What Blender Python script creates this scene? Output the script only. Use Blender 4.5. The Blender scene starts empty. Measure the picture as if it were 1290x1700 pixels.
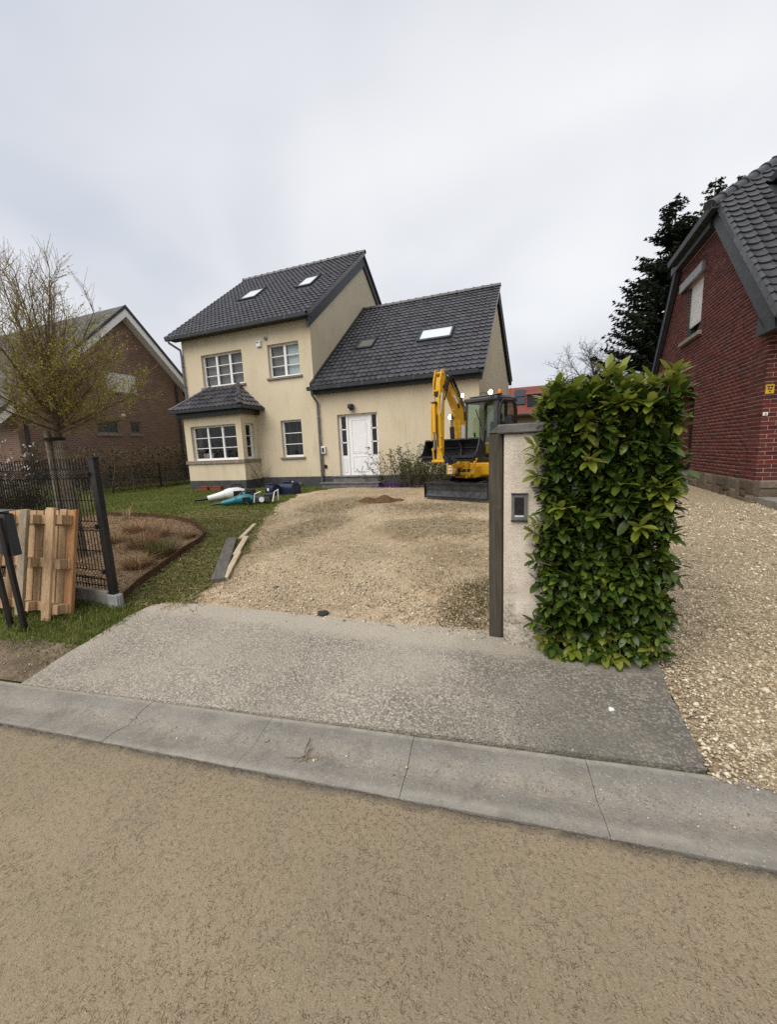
import bpy, bmesh, math, random
import numpy as np
from mathutils import Vector, Matrix, Quaternion
R = math.radians
rng = random.Random(7)
nr = np.random.default_rng(11)
S = bpy.context.scene
COL = S.collection

# ------------------------------------------------------------------ camera
CAMZ = 1.6
cam_d = bpy.data.cameras.new('camera')
cam = bpy.data.objects.new('camera', cam_d); COL.objects.link(cam)
_r = Vector((0.93378, 0.35555, -0.04126)); _f = Vector((-0.35617, 0.92185, -0.15306))
_f.normalize(); _r = (_r - _f * _r.dot(_f)).normalized(); _u = _r.cross(_f)
cam.matrix_world = Matrix(((_r.x, _u.x, -_f.x, 0), (_r.y, _u.y, -_f.y, 0), (_r.z, _u.z, -_f.z, CAMZ), (0, 0, 0, 1)))
cam_d.sensor_fit = 'VERTICAL'; cam_d.sensor_height = 36.0
cam_d.lens = 651.97 / 1700 * 36.0
cam_d.clip_start = 0.05; cam_d.clip_end = 1500
S.camera = cam

# ------------------------------------------------------------------ sky, sun, exposure
W = bpy.data.worlds.new('World'); S.world = W; W.use_nodes = True
wn, wl = W.node_tree.nodes, W.node_tree.links
wn.clear()
SUN_EL, SUN_AZ = R(50), R(205)          # azimuth clockwise from +Y: behind the camera, a little to the left
sky = wn.new('ShaderNodeTexSky'); sky.sky_type = 'NISHITA'; sky.sun_disc = False
sky.sun_elevation = SUN_EL; sky.sun_rotation = SUN_AZ; sky.dust_density = 4; sky.air_density = 1.2
tc = wn.new('ShaderNodeTexCoord')
sep = wn.new('ShaderNodeSeparateXYZ'); wl.new(tc.outputs['Generated'], sep.inputs[0])
ad = wn.new('ShaderNodeMath'); ad.operation = 'ADD'; ad.inputs[1].default_value = 0.35
ab = wn.new('ShaderNodeMath'); ab.operation = 'ABSOLUTE'; wl.new(sep.outputs['Z'], ab.inputs[0]); wl.new(ab.outputs[0], ad.inputs[0])
dv = wn.new('ShaderNodeVectorMath'); dv.operation = 'DIVIDE'
cmb = wn.new('ShaderNodeCombineXYZ')
for i in range(3): wl.new(ad.outputs[0], cmb.inputs[i])
wl.new(tc.outputs['Generated'], dv.inputs[0]); wl.new(cmb.outputs[0], dv.inputs[1])
def wnoise(scale, detail, rough, dist):
    n = wn.new('ShaderNodeTexNoise'); n.inputs['Scale'].default_value = scale; n.inputs['Detail'].default_value = detail
    n.inputs['Roughness'].default_value = rough; n.inputs['Distortion'].default_value = dist
    wl.new(dv.outputs[0], n.inputs['Vector']); return n
n1 = wnoise(0.95, 3, 0.45, 0.5)
n2 = wnoise(2.3, 3, 0.5, 0.3)
mm = wn.new('ShaderNodeMath'); mm.operation = 'MULTIPLY_ADD'; mm.inputs[1].default_value = 0.25
wl.new(n2.outputs['Fac'], mm.inputs[0]); wl.new(n1.outputs['Fac'], mm.inputs[2])
rp = wn.new('ShaderNodeValToRGB'); wl.new(mm.outputs[0], rp.inputs['Fac'])
e = rp.color_ramp.elements
e[0].position = 0.42; e[0].color = (0.50, 0.565, 0.645, 1)
e[1].position = 0.84; e[1].color = (0.85, 0.86, 0.875, 1)
x = e.new(0.60); x.color = (0.675, 0.69, 0.735, 1)
sc = wn.new('ShaderNodeVectorMath'); sc.operation = 'SCALE'; sc.inputs['Scale'].default_value = 5.7
wl.new(rp.outputs['Color'], sc.inputs[0])
mx = wn.new('ShaderNodeMix'); mx.data_type = 'RGBA'; mx.inputs['Factor'].default_value = 0.93
wl.new(sky.outputs[0], mx.inputs['A']); wl.new(sc.outputs[0], mx.inputs['B'])
bg = wn.new('ShaderNodeBackground'); bg.inputs['Strength'].default_value = 0.1
wl.new(mx.outputs['Result'], bg.inputs['Color'])
wo = wn.new('ShaderNodeOutputWorld'); wl.new(bg.outputs[0], wo.inputs['Surface'])

sd = bpy.data.lights.new('sun', 'SUN'); sd.energy = 1.5; sd.angle = R(50); sd.color = (1.0, 0.95, 0.87)
sun = bpy.data.objects.new('sun', sd); COL.objects.link(sun); sun.location = (0, -5, 30)
_sd = Vector((math.sin(SUN_AZ) * math.cos(SUN_EL), math.cos(SUN_AZ) * math.cos(SUN_EL), math.sin(SUN_EL)))
sun.rotation_euler = _sd.to_track_quat('Z', 'Y').to_euler()
vs = S.view_settings
S.display_settings.display_device = 'sRGB'
vs.view_transform = 'Standard'; vs.look = 'None'; vs.gamma = 1; vs.use_curve_mapping = False
vs.exposure = 0.96

S.render.engine = 'CYCLES'
S.cycles.max_bounces = 8; S.cycles.transparent_max_bounces = 12
S.cycles.use_denoising = False

# ------------------------------------------------------------------ helpers: ground profile
GA = R(7.3); GN = (-math.sin(GA), math.cos(GA)); GT = (math.cos(GA), math.sin(GA)); GO = (0.783, 2.09)
SP = np.array([-.0, 1.1, 2.5, 6.5, 11, 25, 80, 300.]); ZP = np.array([0, .09, .17, .34, .39, .5, 1.0, 1.6])
def sdist(x, y): return (x - GO[0]) * GN[0] + (y - GO[1]) * GN[1]
def g(x, y): return float(np.interp(sdist(x, y), SP, ZP))
def gv(x, y): return np.interp((x - GO[0]) * GN[0] + (y - GO[1]) * GN[1], SP, ZP)
def gut(t, s):                      # gutter frame: t metres along the kerb line, s metres inland
    return (GO[0] + GT[0] * t + GN[0] * s, GO[1] + GT[1] * t + GN[1] * s)

# ------------------------------------------------------------------ helpers: materials
class NM:
    def __init__(s, name, rough=0.8, spec=0.3):
        s.m = bpy.data.materials.new(name); s.m.use_nodes = True
        s.n, s.l = s.m.node_tree.nodes, s.m.node_tree.links
        s.b = s.n['Principled BSDF']
        s.b.inputs['Roughness'].default_value = rough
        s.b.inputs['Specular IOR Level'].default_value = spec
        s.pos = None
    def link(s, a, b): s.l.new(a, b)
    def P(s):
        if s.pos is None: s.pos = s.n.new('ShaderNodeNewGeometry')
        return s.pos.outputs['Position']
    def xyz(s, v=None):
        q = s.n.new('ShaderNodeSeparateXYZ'); s.link(v or s.P(), q.inputs[0]); return q.outputs
    def obj(s):
        t = s.n.new('ShaderNodeTexCoord'); return t.outputs['Object']
    def map(s, v, scale=(1, 1, 1), rot=(0, 0, 0), loc=(0, 0, 0)):
        q = s.n.new('ShaderNodeMapping'); s.link(v, q.inputs[0])
        q.inputs['Scale'].default_value = scale; q.inputs['Rotation'].default_value = rot; q.inputs['Location'].default_value = loc
        return q.outputs[0]
    def noise(s, scale, detail=3, rough=.55, v=None, dist=0):
        q = s.n.new('ShaderNodeTexNoise'); s.link(v or s.P(), q.inputs['Vector'])
        q.inputs['Scale'].default_value = scale; q.inputs['Detail'].default_value = detail
        q.inputs['Roughness'].default_value = rough; q.inputs['Distortion'].default_value = dist
        return q.outputs['Fac']
    def voro(s, scale, feat='F1', v=None, out='Distance', rnd=1):
        q = s.n.new('ShaderNodeTexVoronoi'); q.feature = feat; s.link(v or s.P(), q.inputs['Vector'])
        q.inputs['Scale'].default_value = scale; q.inputs['Randomness'].default_value = rnd
        return q.outputs[out]
    def ramp(s, f, *st):
        q = s.n.new('ShaderNodeValToRGB'); s.link(f, q.inputs[0]); e = q.color_ramp.elements
        while len(e) < len(st): e.new(.5)
        for k, (p, c) in enumerate(st):
            e[k].position = p; e[k].color = (c, c, c, 1) if not hasattr(c, '__len__') else (*c, 1)
        return q.outputs[0]
    def mix(s, f, a, b, mode='MIX'):
        q = s.n.new('ShaderNodeMix'); q.data_type = 'RGBA'; q.blend_type = mode
        if hasattr(f, 'links'): s.link(f, q.inputs['Factor'])
        else: q.inputs['Factor'].default_value = f
        for k, c in (('A', a), ('B', b)):
            if hasattr(c, 'links'): s.link(c, q.inputs[k])
            else: q.inputs[k].default_value = (*c, 1) if hasattr(c, '__len__') else (c, c, c, 1)
        return q.outputs['Result']
    def math(s, op, a, b=0., c=0.):
        q = s.n.new('ShaderNodeMath'); q.operation = op
        for k, v in enumerate((a, b, c)):
            if hasattr(v, 'links'): s.link(v, q.inputs[k])
            else: q.inputs[k].default_value = v
        return q.outputs[0]
    def rnd(s):                         # one random number per piece: per object and per island
        a = s.n.new('ShaderNodeObjectInfo').outputs['Random']
        b = s.n.new('ShaderNodeNewGeometry').outputs['Random Per Island']
        return s.math('FRACT', s.math('ADD', a, b))
    def color(s, c):
        if hasattr(c, 'links'): s.link(c, s.b.inputs['Base Color'])
        else: s.b.inputs['Base Color'].default_value = (*c, 1)
    def rough(s, c): s.link(c, s.b.inputs['Roughness'])
    def bump(s, h, strength=.5, dist=.01, prev=None):
        q = s.n.new('ShaderNodeBump'); s.link(h, q.inputs['Height'])
        q.inputs['Strength'].default_value = strength; q.inputs['Distance'].default_value = dist
        if prev: s.link(prev, q.inputs['Normal'])
        s.link(q.outputs[0], s.b.inputs['Normal']); return q.outputs[0]

M = {}
def simple(name, col, rough=.6, spec=.4, var=.12, scale=6, metal=0, bump=0, bscale=60):
    m = NM(name, rough, spec); o = m.obj()
    n = m.noise(scale, 4, .6, o)
    lo = tuple(max(0, c * (1 - var * 1.6)) for c in col); hi = tuple(min(1, c * (1 + var)) for c in col)
    m.color(m.ramp(n, (.3, lo), (.7, hi)))
    m.b.inputs['Metallic'].default_value = metal
    m.rough(m.ramp(m.noise(scale * 3, 3, .6, o), (.3, max(.02, rough - .08)), (.75, min(1, rough + .1))))
    if bump: m.bump(m.noise(bscale, 3, .6, o), bump, .01)
    M[name] = m.m
    return m
simple('white_paint', (.80, .79, .79), .38, .45, .03)
simple('anthracite', (.030, .034, .040), .55, .4, .15)
simple('letterbox_grey', (.034, .035, .036), .5, .3, .15)
simple('zinc', (.16, .155, .15), .42, .5, .2, metal=.35)
simple('dark_metal', (.018, .018, .02), .45, .45, .2)
simple('black_coat', (.012, .012, .013), .38, .5, .2)
simple('wire_black', (.010, .010, .011), .65, .15, .1)
simple('galvanised', (.36, .36, .36), .5, .5, .2, 9, metal=.2)
simple('bluestone', (.15, .145, .14), .75, .3, .22, 9, bump=.25)
simple('sill_stone', (.23, .20, .165), .8, .3, .25, 12, bump=.25)
simple('concrete', (.24, .225, .20), .88, .2, .22, 8, bump=.4, bscale=90)
simple('concrete_dark', (.115, .105, .095), .9, .2, .3, 7, bump=.5, bscale=60)
simple('plinth_grey', (.062, .062, .068), .8, .25, .2, 4)
simple('rubber', (.016, .016, .017), .8, .2, .3, 14)
simple('steel_worn', (.075, .08, .085), .5, .5, .35, 9, metal=.4, bump=.25, bscale=35)
simple('bucket_steel', (.032, .032, .036), .42, .5, .3, 9, metal=.3, bump=.2, bscale=30)
simple('yellow_paint', (.66, .36, .012), .36, .5, .1, 4)
m = NM('yellow_paint', .42, .45); o = m.obj()
c = m.ramp(m.noise(3, 4, .6, o), (.3, (.58, .31, .012)), (.7, (.70, .385, .015)))
c = m.mix(m.ramp(m.noise(7, 6, .75, o), (.54, 0), (.72, .65)), c, (.24, .15, .06))
c = m.mix(m.ramp(m.noise(38, 4, .7, o), (.62, 0), (.68, .7)), c, (.09, .065, .04))
m.color(c); m.rough(m.ramp(m.noise(7, 5, .7, o), (.4, .34), (.7, .75))); M['yellow_paint'] = m.m
simple('terracotta', (.22, .075, .05), .8, .3, .2, 14)
simple('navy_plastic', (.010, .016, .045), .38, .5, .2, 10)
simple('white_plastic', (.72, .72, .70), .4, .5, .06)
simple('teal_plastic', (.012, .16, .19), .4, .5, .12)
simple('grey_plastic', (.05, .05, .055), .5, .4, .2)
simple('corten', (.085, .042, .022), .85, .2, .35, 16, bump=.4, bscale=120)
simple('bark', (.085, .062, .042), .92, .15, .35, 22, bump=.6, bscale=70)
simple('twig_bark', (.21, .155, .095), .9, .15, .3, 12)
simple('limb_bark', (.125, .092, .058), .9, .15, .3, 12)
simple('bare_twig', (.10, .085, .07), .9, .15, .3, 4)
simple('stake_wood', (.20, .165, .12), .9, .15, .3, 14, bump=.4)
simple('curtain_grey', (.22, .205, .21), .95, .05, .25, 1.2)
simple('blind_blue', (.50, .56, .58), .9, .05, .06)
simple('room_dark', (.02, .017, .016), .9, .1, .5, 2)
simple('mustard', (.55, .33, .02), .6, .4, .1)
simple('interior_pale', (.42, .40, .36), .8, .1, .3, 3)
simple('amber', (.75, .20, .01), .25, .5, .05)
simple('cream_render', (.47, .42, .35), .9, .2, .2)

def wood(name, lo, hi, knots=True, axis=(22, 22, 1.2), rough=.75):
    m = NM(name, rough, .25); o = m.obj()
    gr = m.noise(3.2, 5, .62, m.map(o, axis), .6)
    r = m.rnd()
    c = m.ramp(gr, (.28, lo), (.5, tuple((a + b) / 2 for a, b in zip(lo, hi))), (.72, hi))
    c = m.mix(m.math('MULTIPLY', r, .55), c, tuple(.55 * v for v in lo), 'MIX')
    st = m.ramp(m.noise(2.1, 4, .7, o), (.52, 0), (.75, .75))
    c = m.mix(st, c, tuple(v * .45 for v in lo))
    m.color(c); m.bump(gr, .3, .004); M[name] = m.m
wood('pallet_wood', (.36, .22, .115), (.68, .49, .29))
wood('pallet_wood_grey', (.21, .17, .12), (.42, .345, .245))
wood('pallet_wood_orange', (.36, .17, .07), (.60, .34, .16))
wood('dark_plank', (.075, .068, .06), (.21, .19, .165), axis=(22, 1.2, 22))
wood('light_batten', (.42, .33, .215), (.70, .59, .43), axis=(22, 1.2, 22))
wood('post_wood', (.040, .034, .026), (.115, .098, .074), axis=(26, 26, 1.0), rough=.85)

# stucco
m = NM('yellow_stucco', .92, .15)
c = m.ramp(m.noise(.55, 5, .62), (.3, (.575, .49, .35)), (.7, (.65, .565, .415)))
c = m.mix(m.ramp(m.noise(2.2, 5, .7, m.map(m.P(), (1, 1, .35))), (.52, 0), (.8, .5)), c, (.43, .36, .25))
z_ = m.xyz()['Z']
c = m.mix(m.math('MULTIPLY', m.ramp(m.noise(9, 4, .6, m.map(m.P(), (1, 1, .08))), (.52, 0), (.72, .5)), m.ramp(m.noise(.9, 3, .5), (.45, 0), (.65, 1))), c, (.36, .30, .21))
c = m.mix(m.ramp(m.noise(55, 3, .7), (.35, .08), (.6, 0)), c, (.36, .29, .19))
m.color(c); m.bump(m.noise(90, 3, .7), .18, .005); M['stucco'] = m.m

# roughcast gate column with moss and grime
m = NM('roughcast', .95, .1); z = m.xyz()['Z']
c = m.ramp(m.noise(7, 5, .65), (.3, (.53, .46, .375)), (.7, (.68, .61, .515)))
pits = m.ramp(m.noise(130, 4, .7), (.36, 1), (.48, 0))
c = m.mix(m.math('MULTIPLY', pits, m.ramp(m.noise(4, 4, .6), (.40, .05), (.68, .6))), c, (.22, .185, .145))
low = m.ramp(m.math('ADD', m.math('MULTIPLY', z, -.9), m.math('MULTIPLY', m.noise(5, 5, .7), 1.3)), (.12, 0), (.46, 1))
c = m.mix(m.math('MULTIPLY', low, m.ramp(m.noise(38, 4, .75), (.38, .85), (.62, .15))), c, (.075, .07, .05))
c = m.mix(m.ramp(m.noise(2.6, 5, .6, m.map(m.P(), (1, 1, .5))), (.55, 0), (.75, .35)), c, (.26, .22, .17))
m.color(c); h = m.math('ADD', m.noise(75, 3, .65), m.math('MULTIPLY', pits, -.5)); m.bump(h, .45, .010); M['roughcast'] = m.m

def tilemat(name, lo, hi, ro):
    m = NM(name, ro, .55); r = m.rnd()
    c = m.ramp(r, (0, lo), (1, hi))
    c = m.mix(m.ramp(m.noise(9, 4, .65), (.5, 0), (.8, .5)), c, tuple(v * 1.9 for v in hi))
    c = m.mix(m.math('MULTIPLY', m.ramp(m.noise(2.3, 6, .75), (.56, 0), (.68, .45)), m.ramp(m.noise(40, 3, .7), (.45, 0), (.6, 1))), c, (.13, .13, .11))
    m.color(c); m.rough(m.math('ADD', m.ramp(m.noise(14, 3, .6), (.3, ro - .06), (.8, ro + .16)), m.math('MULTIPLY', r, .08)))
    m.bump(m.noise(70, 2, .5), .12, .004); M[name] = m.m
tilemat('roof_tile', (.024, .024, .029), (.060, .058, .066), .30)
tilemat('roof_tile_blue', (.038, .040, .046), (.056, .058, .066), .40)

m = NM('red_brick', .82, .22); r = m.rnd()
c = m.ramp(r, (0, (.058, .0145, .013)), (.3, (.092, .021, .018)), (.7, (.12, .027, .022)), (.9, (.085, .030, .026)), (1, (.045, .020, .019)))
c = m.mix(m.ramp(m.noise(30, 4, .7), (.45, 0), (.75, .5)), c, (.035, .012, .010))
m.color(c); m.bump(m.noise(90, 3, .6), .35, .006); M['red_brick'] = m.m
simple('mortar_pink', (.38, .25, .21), .95, .1, .2, 6, bump=.4, bscale=120)
m = NM('rubble_stone', .85, .25); r = m.rnd()
c = m.ramp(r, (0, (.075, .06, .045)), (.4, (.15, .115, .08)), (.75, (.20, .16, .115)), (1, (.10, .095, .085)))
c = m.mix(m.ramp(m.noise(24, 5, .7), (.45, 0), (.7, .7)), c, (.055, .045, .035))
m.color(c); m.bump(m.noise(32, 5, .7), .9, .02); M['rubble_stone'] = m.m

# far brick walls (courses of about two pixels)
def farbrick(name, swap, c1, c2, mort):
    m = NM(name, .88, .15); p = m.xyz()
    q = m.n.new('ShaderNodeCombineXYZ'); m.link(p['Y' if swap else 'X'], q.inputs[0]); m.link(p['Z'], q.inputs[1])
    b = m.n.new('ShaderNodeTexBrick'); m.link(q.outputs[0], b.inputs['Vector'])
    b.inputs['Scale'].default_value = 1; b.inputs['Brick Width'].default_value = .222; b.inputs['Row Height'].default_value = .076
    b.inputs['Mortar Size'].default_value = .009; b.inputs['Mortar Smooth'].default_value = .2
    b.inputs['Color1'].default_value = (*c1, 1); b.inputs['Color2'].default_value = (*c2, 1); b.inputs['Mortar'].default_value = (*mort, 1)
    c = m.mix(m.ramp(m.noise(1.3, 5, .65), (.4, 0), (.75, .4)), b.outputs['Color'], tuple(v * .65 for v in c1))
    m.color(c); m.bump(b.outputs['Fac'], -.5, .01); M[name] = m.m
farbrick('brown_brick_side', True, (.20, .118, .088), (.135, .078, .060), (.28, .22, .18))
farbrick('brown_brick_front', False, (.20, .118, .088), (.135, .078, .060), (.28, .22, .18))

# glass: mirror sheen over a see-through pane
def glassmat(name, tint, f0):
    m = NM(name); nd, lk = m.n, m.l
    nd.remove(m.b)
    tr = nd.new('ShaderNodeBsdfTransparent'); tr.inputs[0].default_value = (*tint, 1)
    gl = nd.new('ShaderNodeBsdfGlossy'); gl.inputs['Roughness'].default_value = .015
    lw = nd.new('ShaderNodeLayerWeight'); lw.inputs['Blend'].default_value = .5
    fa = m.math('MULTIPLY_ADD', m.math('POWER', lw.outputs['Facing'], 4.0), .85, f0)
    ms = nd.new('ShaderNodeMixShader'); lk.new(fa, ms.inputs[0]); lk.new(tr.outputs[0], ms.inputs[1]); lk.new(gl.outputs[0], ms.inputs[2])
    lk.new(ms.outputs[0], nd['Material Output'].inputs['Surface']); M[name] = m.m
glassmat('glass', (.82, .86, .85), .05)
glassmat('cab_glass', (.62, .74, .68), .09)
m = NM('skylight_glass', .06, .6); m.color((.62, .66, .70)); m.b.inputs['Specular IOR Level'].default_value = .9; M['skylight_glass'] = m.m
m = NM('skylight_dull', .15, .6); m.color((.13, .135, .125)); M['skylight_dull'] = m.m
m = NM('lamp_lit', .3); m.color((1, .95, .8)); m.b.inputs['Emission Color'].default_value = (1, .84, .45, 1); m.b.inputs['Emission Strength'].default_value = 9; M['lamp_lit'] = m.m
m = NM('solar_panel', .2, .5); m.color((.012, .014, .022)); M['solar_panel'] = m.m

# foliage: colour varies leaf by leaf
def leafmat(name, stops, rough=.45, spec=.4, trans=.25):
    m = NM(name, rough, spec); r = m.rnd()
    c = m.ramp(r, *stops)
    m.color(m.mix(m.ramp(m.noise(3, 3, .6), (.35, 0), (.7, .35)), c, tuple(v * .6 for v in stops[0][1])))
    if trans:
        tl = m.n.new('ShaderNodeBsdfTranslucent'); m.link(c, tl.inputs[0])
        x = m.n.new('ShaderNodeMixShader'); x.inputs[0].default_value = trans
        m.link(m.b.outputs[0], x.inputs[1]); m.link(tl.outputs[0], x.inputs[2]); m.link(x.outputs[0], m.n['Material Output'].inputs[0])
    M[name] = m.m
leafmat('laurel', ((0, (.026, .050, .007)), (.4, (.046, .084, .010)), (.75, (.074, .122, .014)), (1, (.135, .175, .025))), .40, .45, .2)
leafmat('laurel_young', ((0, (.16, .20, .022)), (.5, (.23, .27, .035)), (1, (.30, .31, .07))), .32, .45, .35)
leafmat('grass', ((0, (.062, .092, .014)), (.45, (.115, .152, .024)), (.78, (.18, .20, .045)), (1, (.34, .28, .13))), .7, .2, .3)
leafmat('straw', ((0, (.15, .085, .042)), (.35, (.33, .225, .125)), (.7, (.50, .37, .225)), (1, (.68, .55, .37))), .85, .15, .2)
leafmat('tuft_green', ((0, (.05, .055, .015)), (.5, (.10, .095, .03)), (1, (.25, .20, .09))), .7, .2, .3)
leafmat('tuft_brown', ((0, (.13, .065, .03)), (.5, (.26, .15, .075)), (1, (.48, .34, .19))), .8, .15, .2)
leafmat('pale_grass', ((0, (.17, .19, .07)), (.5, (.27, .27, .12)), (1, (.40, .36, .19))), .7, .2, .3)
leafmat('spruce', ((0, (.014, .022, .012)), (.5, (.026, .040, .020)), (1, (.048, .064, .032))), .75, .2, .08)
leafmat('bud', ((0, (.24, .23, .018)), (.5, (.36, .34, .03)), (1, (.46, .42, .07))), .6, .3, .35)
leafmat('shrub_leaf', ((0, (.045, .065, .014)), (.5, (.09, .11, .025)), (1, (.17, .18, .05))), .55, .3, .3)
leafmat('purple_flower', ((0, (.07, .018, .16)), (.5, (.13, .035, .30)), (1, (.22, .08, .42))), .6, .2, .3)
leafmat('magnolia', ((0, (.55, .48, .48)), (1, (.75, .70, .70))), .6, .2, .3)
leafmat('hedge_leaf', ((0, (.035, .026, .014)), (.5, (.075, .058, .026)), (1, (.10, .11, .035))), .7, .2, .2)
leafmat('far_green', ((0, (.05, .06, .02)), (.5, (.09, .10, .035)), (1, (.15, .15, .06))), .7, .2, .2)

# ground materials (world coordinates)
m = NM('road_surface', .9, .15); p = m.P()
wv = m.n.new('ShaderNodeVectorMath'); wv.operation = 'ADD'
nn = m.n.new('ShaderNodeTexNoise'); m.link(p, nn.inputs['Vector']); nn.inputs['Scale'].default_value = 14; nn.inputs['Detail'].default_value = 3
sv = m.n.new('ShaderNodeVectorMath'); sv.operation = 'SCALE'; sv.inputs['Scale'].default_value = .05; m.link(nn.outputs['Color'], sv.inputs[0])
m.link(p, wv.inputs[0]); m.link(sv.outputs[0], wv.inputs[1])
c = m.ramp(m.noise(.8, 5, .6), (.3, (.285, .228, .153)), (.5, (.335, .267, .178)), (.72, (.395, .308, .203)))
c = m.mix(m.ramp(m.noise(2.6, 5, .65), (.55, 0), (.75, .45)), c, (.335, .24, .155))
c = m.mix(m.ramp(m.noise(1.7, 5, .7, m.map(p, loc=(5, 2, 0))), (.58, 0), (.74, .5)), c, (.20, .18, .16))
tyre = m.ramp(m.noise(.9, 4, .6, m.map(p, (.16, 1.6, 1), (0, 0, R(-6)))), (.45, 0), (.62, .28))
c = m.mix(tyre, c, (.225, .185, .125))
# thin ragged cracks in the dust skin, plenty in some patches and few in others
msk = m.ramp(m.noise(2.6, 3, .55), (.34, 0), (.66, 1))
def worm(sc, wid, gate, lo, hi, ang):
    n_ = m.noise(sc, 2, .5, m.map(wv.outputs[0], (1, .55, 1), (0, 0, ang)), .3)
    ln_ = m.ramp(m.math('ABSOLUTE', m.math('SUBTRACT', n_, .5)), (0, 1), (wid, 0))
    return m.math('MULTIPLY', ln_, m.ramp(m.noise(gate, 3, .6), (lo, 0), (hi, 1)))
pit = m.math('MULTIPLY', m.math('MAXIMUM', worm(44, .040, 38, .50, .60, .6), worm(74, .06, 50, .52, .62, .45)), m.math('MULTIPLY_ADD', msk, .6, .4))
w2_ = m.noise(95, 4, .65, m.map(wv.outputs[0], (1, .6, 1), (0, 0, .5)), .4)
c = m.mix(m.ramp(w2_, (.55, 0), (.68, .35)), c, (.45, .375, .25))
c = m.mix(m.ramp(w2_, (.34, .30), (.44, 0)), c, (.20, .16, .108))
fine = m.ramp(m.noise(230, 3, .7), (.38, 1), (.56, 0))
c = m.mix(m.math('MULTIPLY', pit, .25), c, (.085, .068, .045))
c = m.mix(m.math('MULTIPLY', fine, .32), c, (.15, .12, .085))
sc_ = m.n.new('ShaderNodeSeparateColor'); m.link(m.voro(120, 'F1', out='Color'), sc_.inputs[0])
chip = m.math('MULTIPLY', m.ramp(m.voro(120, 'F1'), (.22, 1), (.38, 0)), m.ramp(sc_.outputs[1], (.72, 0), (.78, .8)))
o = m.xyz()
ed_ = m.math('SUBTRACT', m.math('MULTIPLY_ADD', o['X'], 0.10826, 1.55587), o['Y'])
edg = m.math('SUBTRACT', 1, m.math('MULTIPLY', m.math('ADD', ed_, m.math('MULTIPLY', m.math('SUBTRACT', m.noise(9, 5, .75), .5), .14)), 16.0))
c = m.mix(m.math('MULTIPLY', m.math('MAXIMUM', m.math('MINIMUM', edg, 1), 0), .85), c, m.ramp(m.noise(120, 3, .7), (.35, (.045, .04, .035)), (.65, (.15, .13, .105))))
c = m.mix(chip, c, m.ramp(sc_.outputs[0], (0, (.12, .10, .08)), (.5, (.33, .27, .18)), (1, (.50, .42, .30))))
m.color(c)
b1 = m.bump(m.math('SUBTRACT', m.noise(170, 4, .7), m.math('MULTIPLY', pit, 1.0)), .8, .009)
m.bump(m.noise(58, 3, .6, m.map(p, (1, .6, 1), (0, 0, .5))), .55, .010, b1); M['road'] = m.m

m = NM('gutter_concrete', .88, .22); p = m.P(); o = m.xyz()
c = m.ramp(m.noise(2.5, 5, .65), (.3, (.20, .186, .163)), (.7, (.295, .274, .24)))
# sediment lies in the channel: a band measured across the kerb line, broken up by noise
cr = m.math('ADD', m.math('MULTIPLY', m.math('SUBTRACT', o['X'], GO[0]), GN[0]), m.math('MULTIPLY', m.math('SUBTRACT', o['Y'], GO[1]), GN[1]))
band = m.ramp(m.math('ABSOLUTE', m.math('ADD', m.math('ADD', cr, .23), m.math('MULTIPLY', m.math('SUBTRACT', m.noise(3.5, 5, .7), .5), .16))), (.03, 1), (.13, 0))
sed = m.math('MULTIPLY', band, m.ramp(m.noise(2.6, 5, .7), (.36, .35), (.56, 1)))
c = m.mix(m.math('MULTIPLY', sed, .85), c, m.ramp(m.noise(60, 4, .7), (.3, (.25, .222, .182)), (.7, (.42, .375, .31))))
vc_ = m.n.new('ShaderNodeSeparateColor'); m.link(m.voro(105, 'F1', out='Color'), vc_.inputs[0])
sp = m.ramp(m.voro(105, 'F1'), (.25, 1), (.45, 0))
c = m.mix(m.math('MULTIPLY', sp, m.ramp(vc_.outputs[1], (.5, 0), (.6, .75))), c, m.ramp(vc_.outputs[0], (.2, (.08, .073, .062)), (.6, (.30, .27, .23)), (1, (.55, .51, .44))))
c = m.mix(m.ramp(m.noise(6, 6, .75), (.50, 0), (.66, .55)), c, (.13, .115, .092))
c = m.mix(m.ramp(m.noise(1.6, 6, .7, m.map(m.P(), loc=(2, 8, 0))), (.55, 0), (.7, .4)), c, (.40, .36, .30))
c = m.mix(m.ramp(m.noise(240, 3, .7), (.36, .4), (.52, 0)), c, (.10, .09, .08))
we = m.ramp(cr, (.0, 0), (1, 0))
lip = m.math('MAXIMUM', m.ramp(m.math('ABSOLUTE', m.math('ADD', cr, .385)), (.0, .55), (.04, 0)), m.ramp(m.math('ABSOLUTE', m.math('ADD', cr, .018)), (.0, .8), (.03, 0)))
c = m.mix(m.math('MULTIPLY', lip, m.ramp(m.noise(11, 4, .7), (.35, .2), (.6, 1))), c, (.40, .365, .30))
m.color(c); m.bump(m.math('ADD', m.noise(190, 3, .7), m.math('MULTIPLY', m.noise(25, 4), .6)), .6, .008); M['gutter'] = m.m

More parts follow.
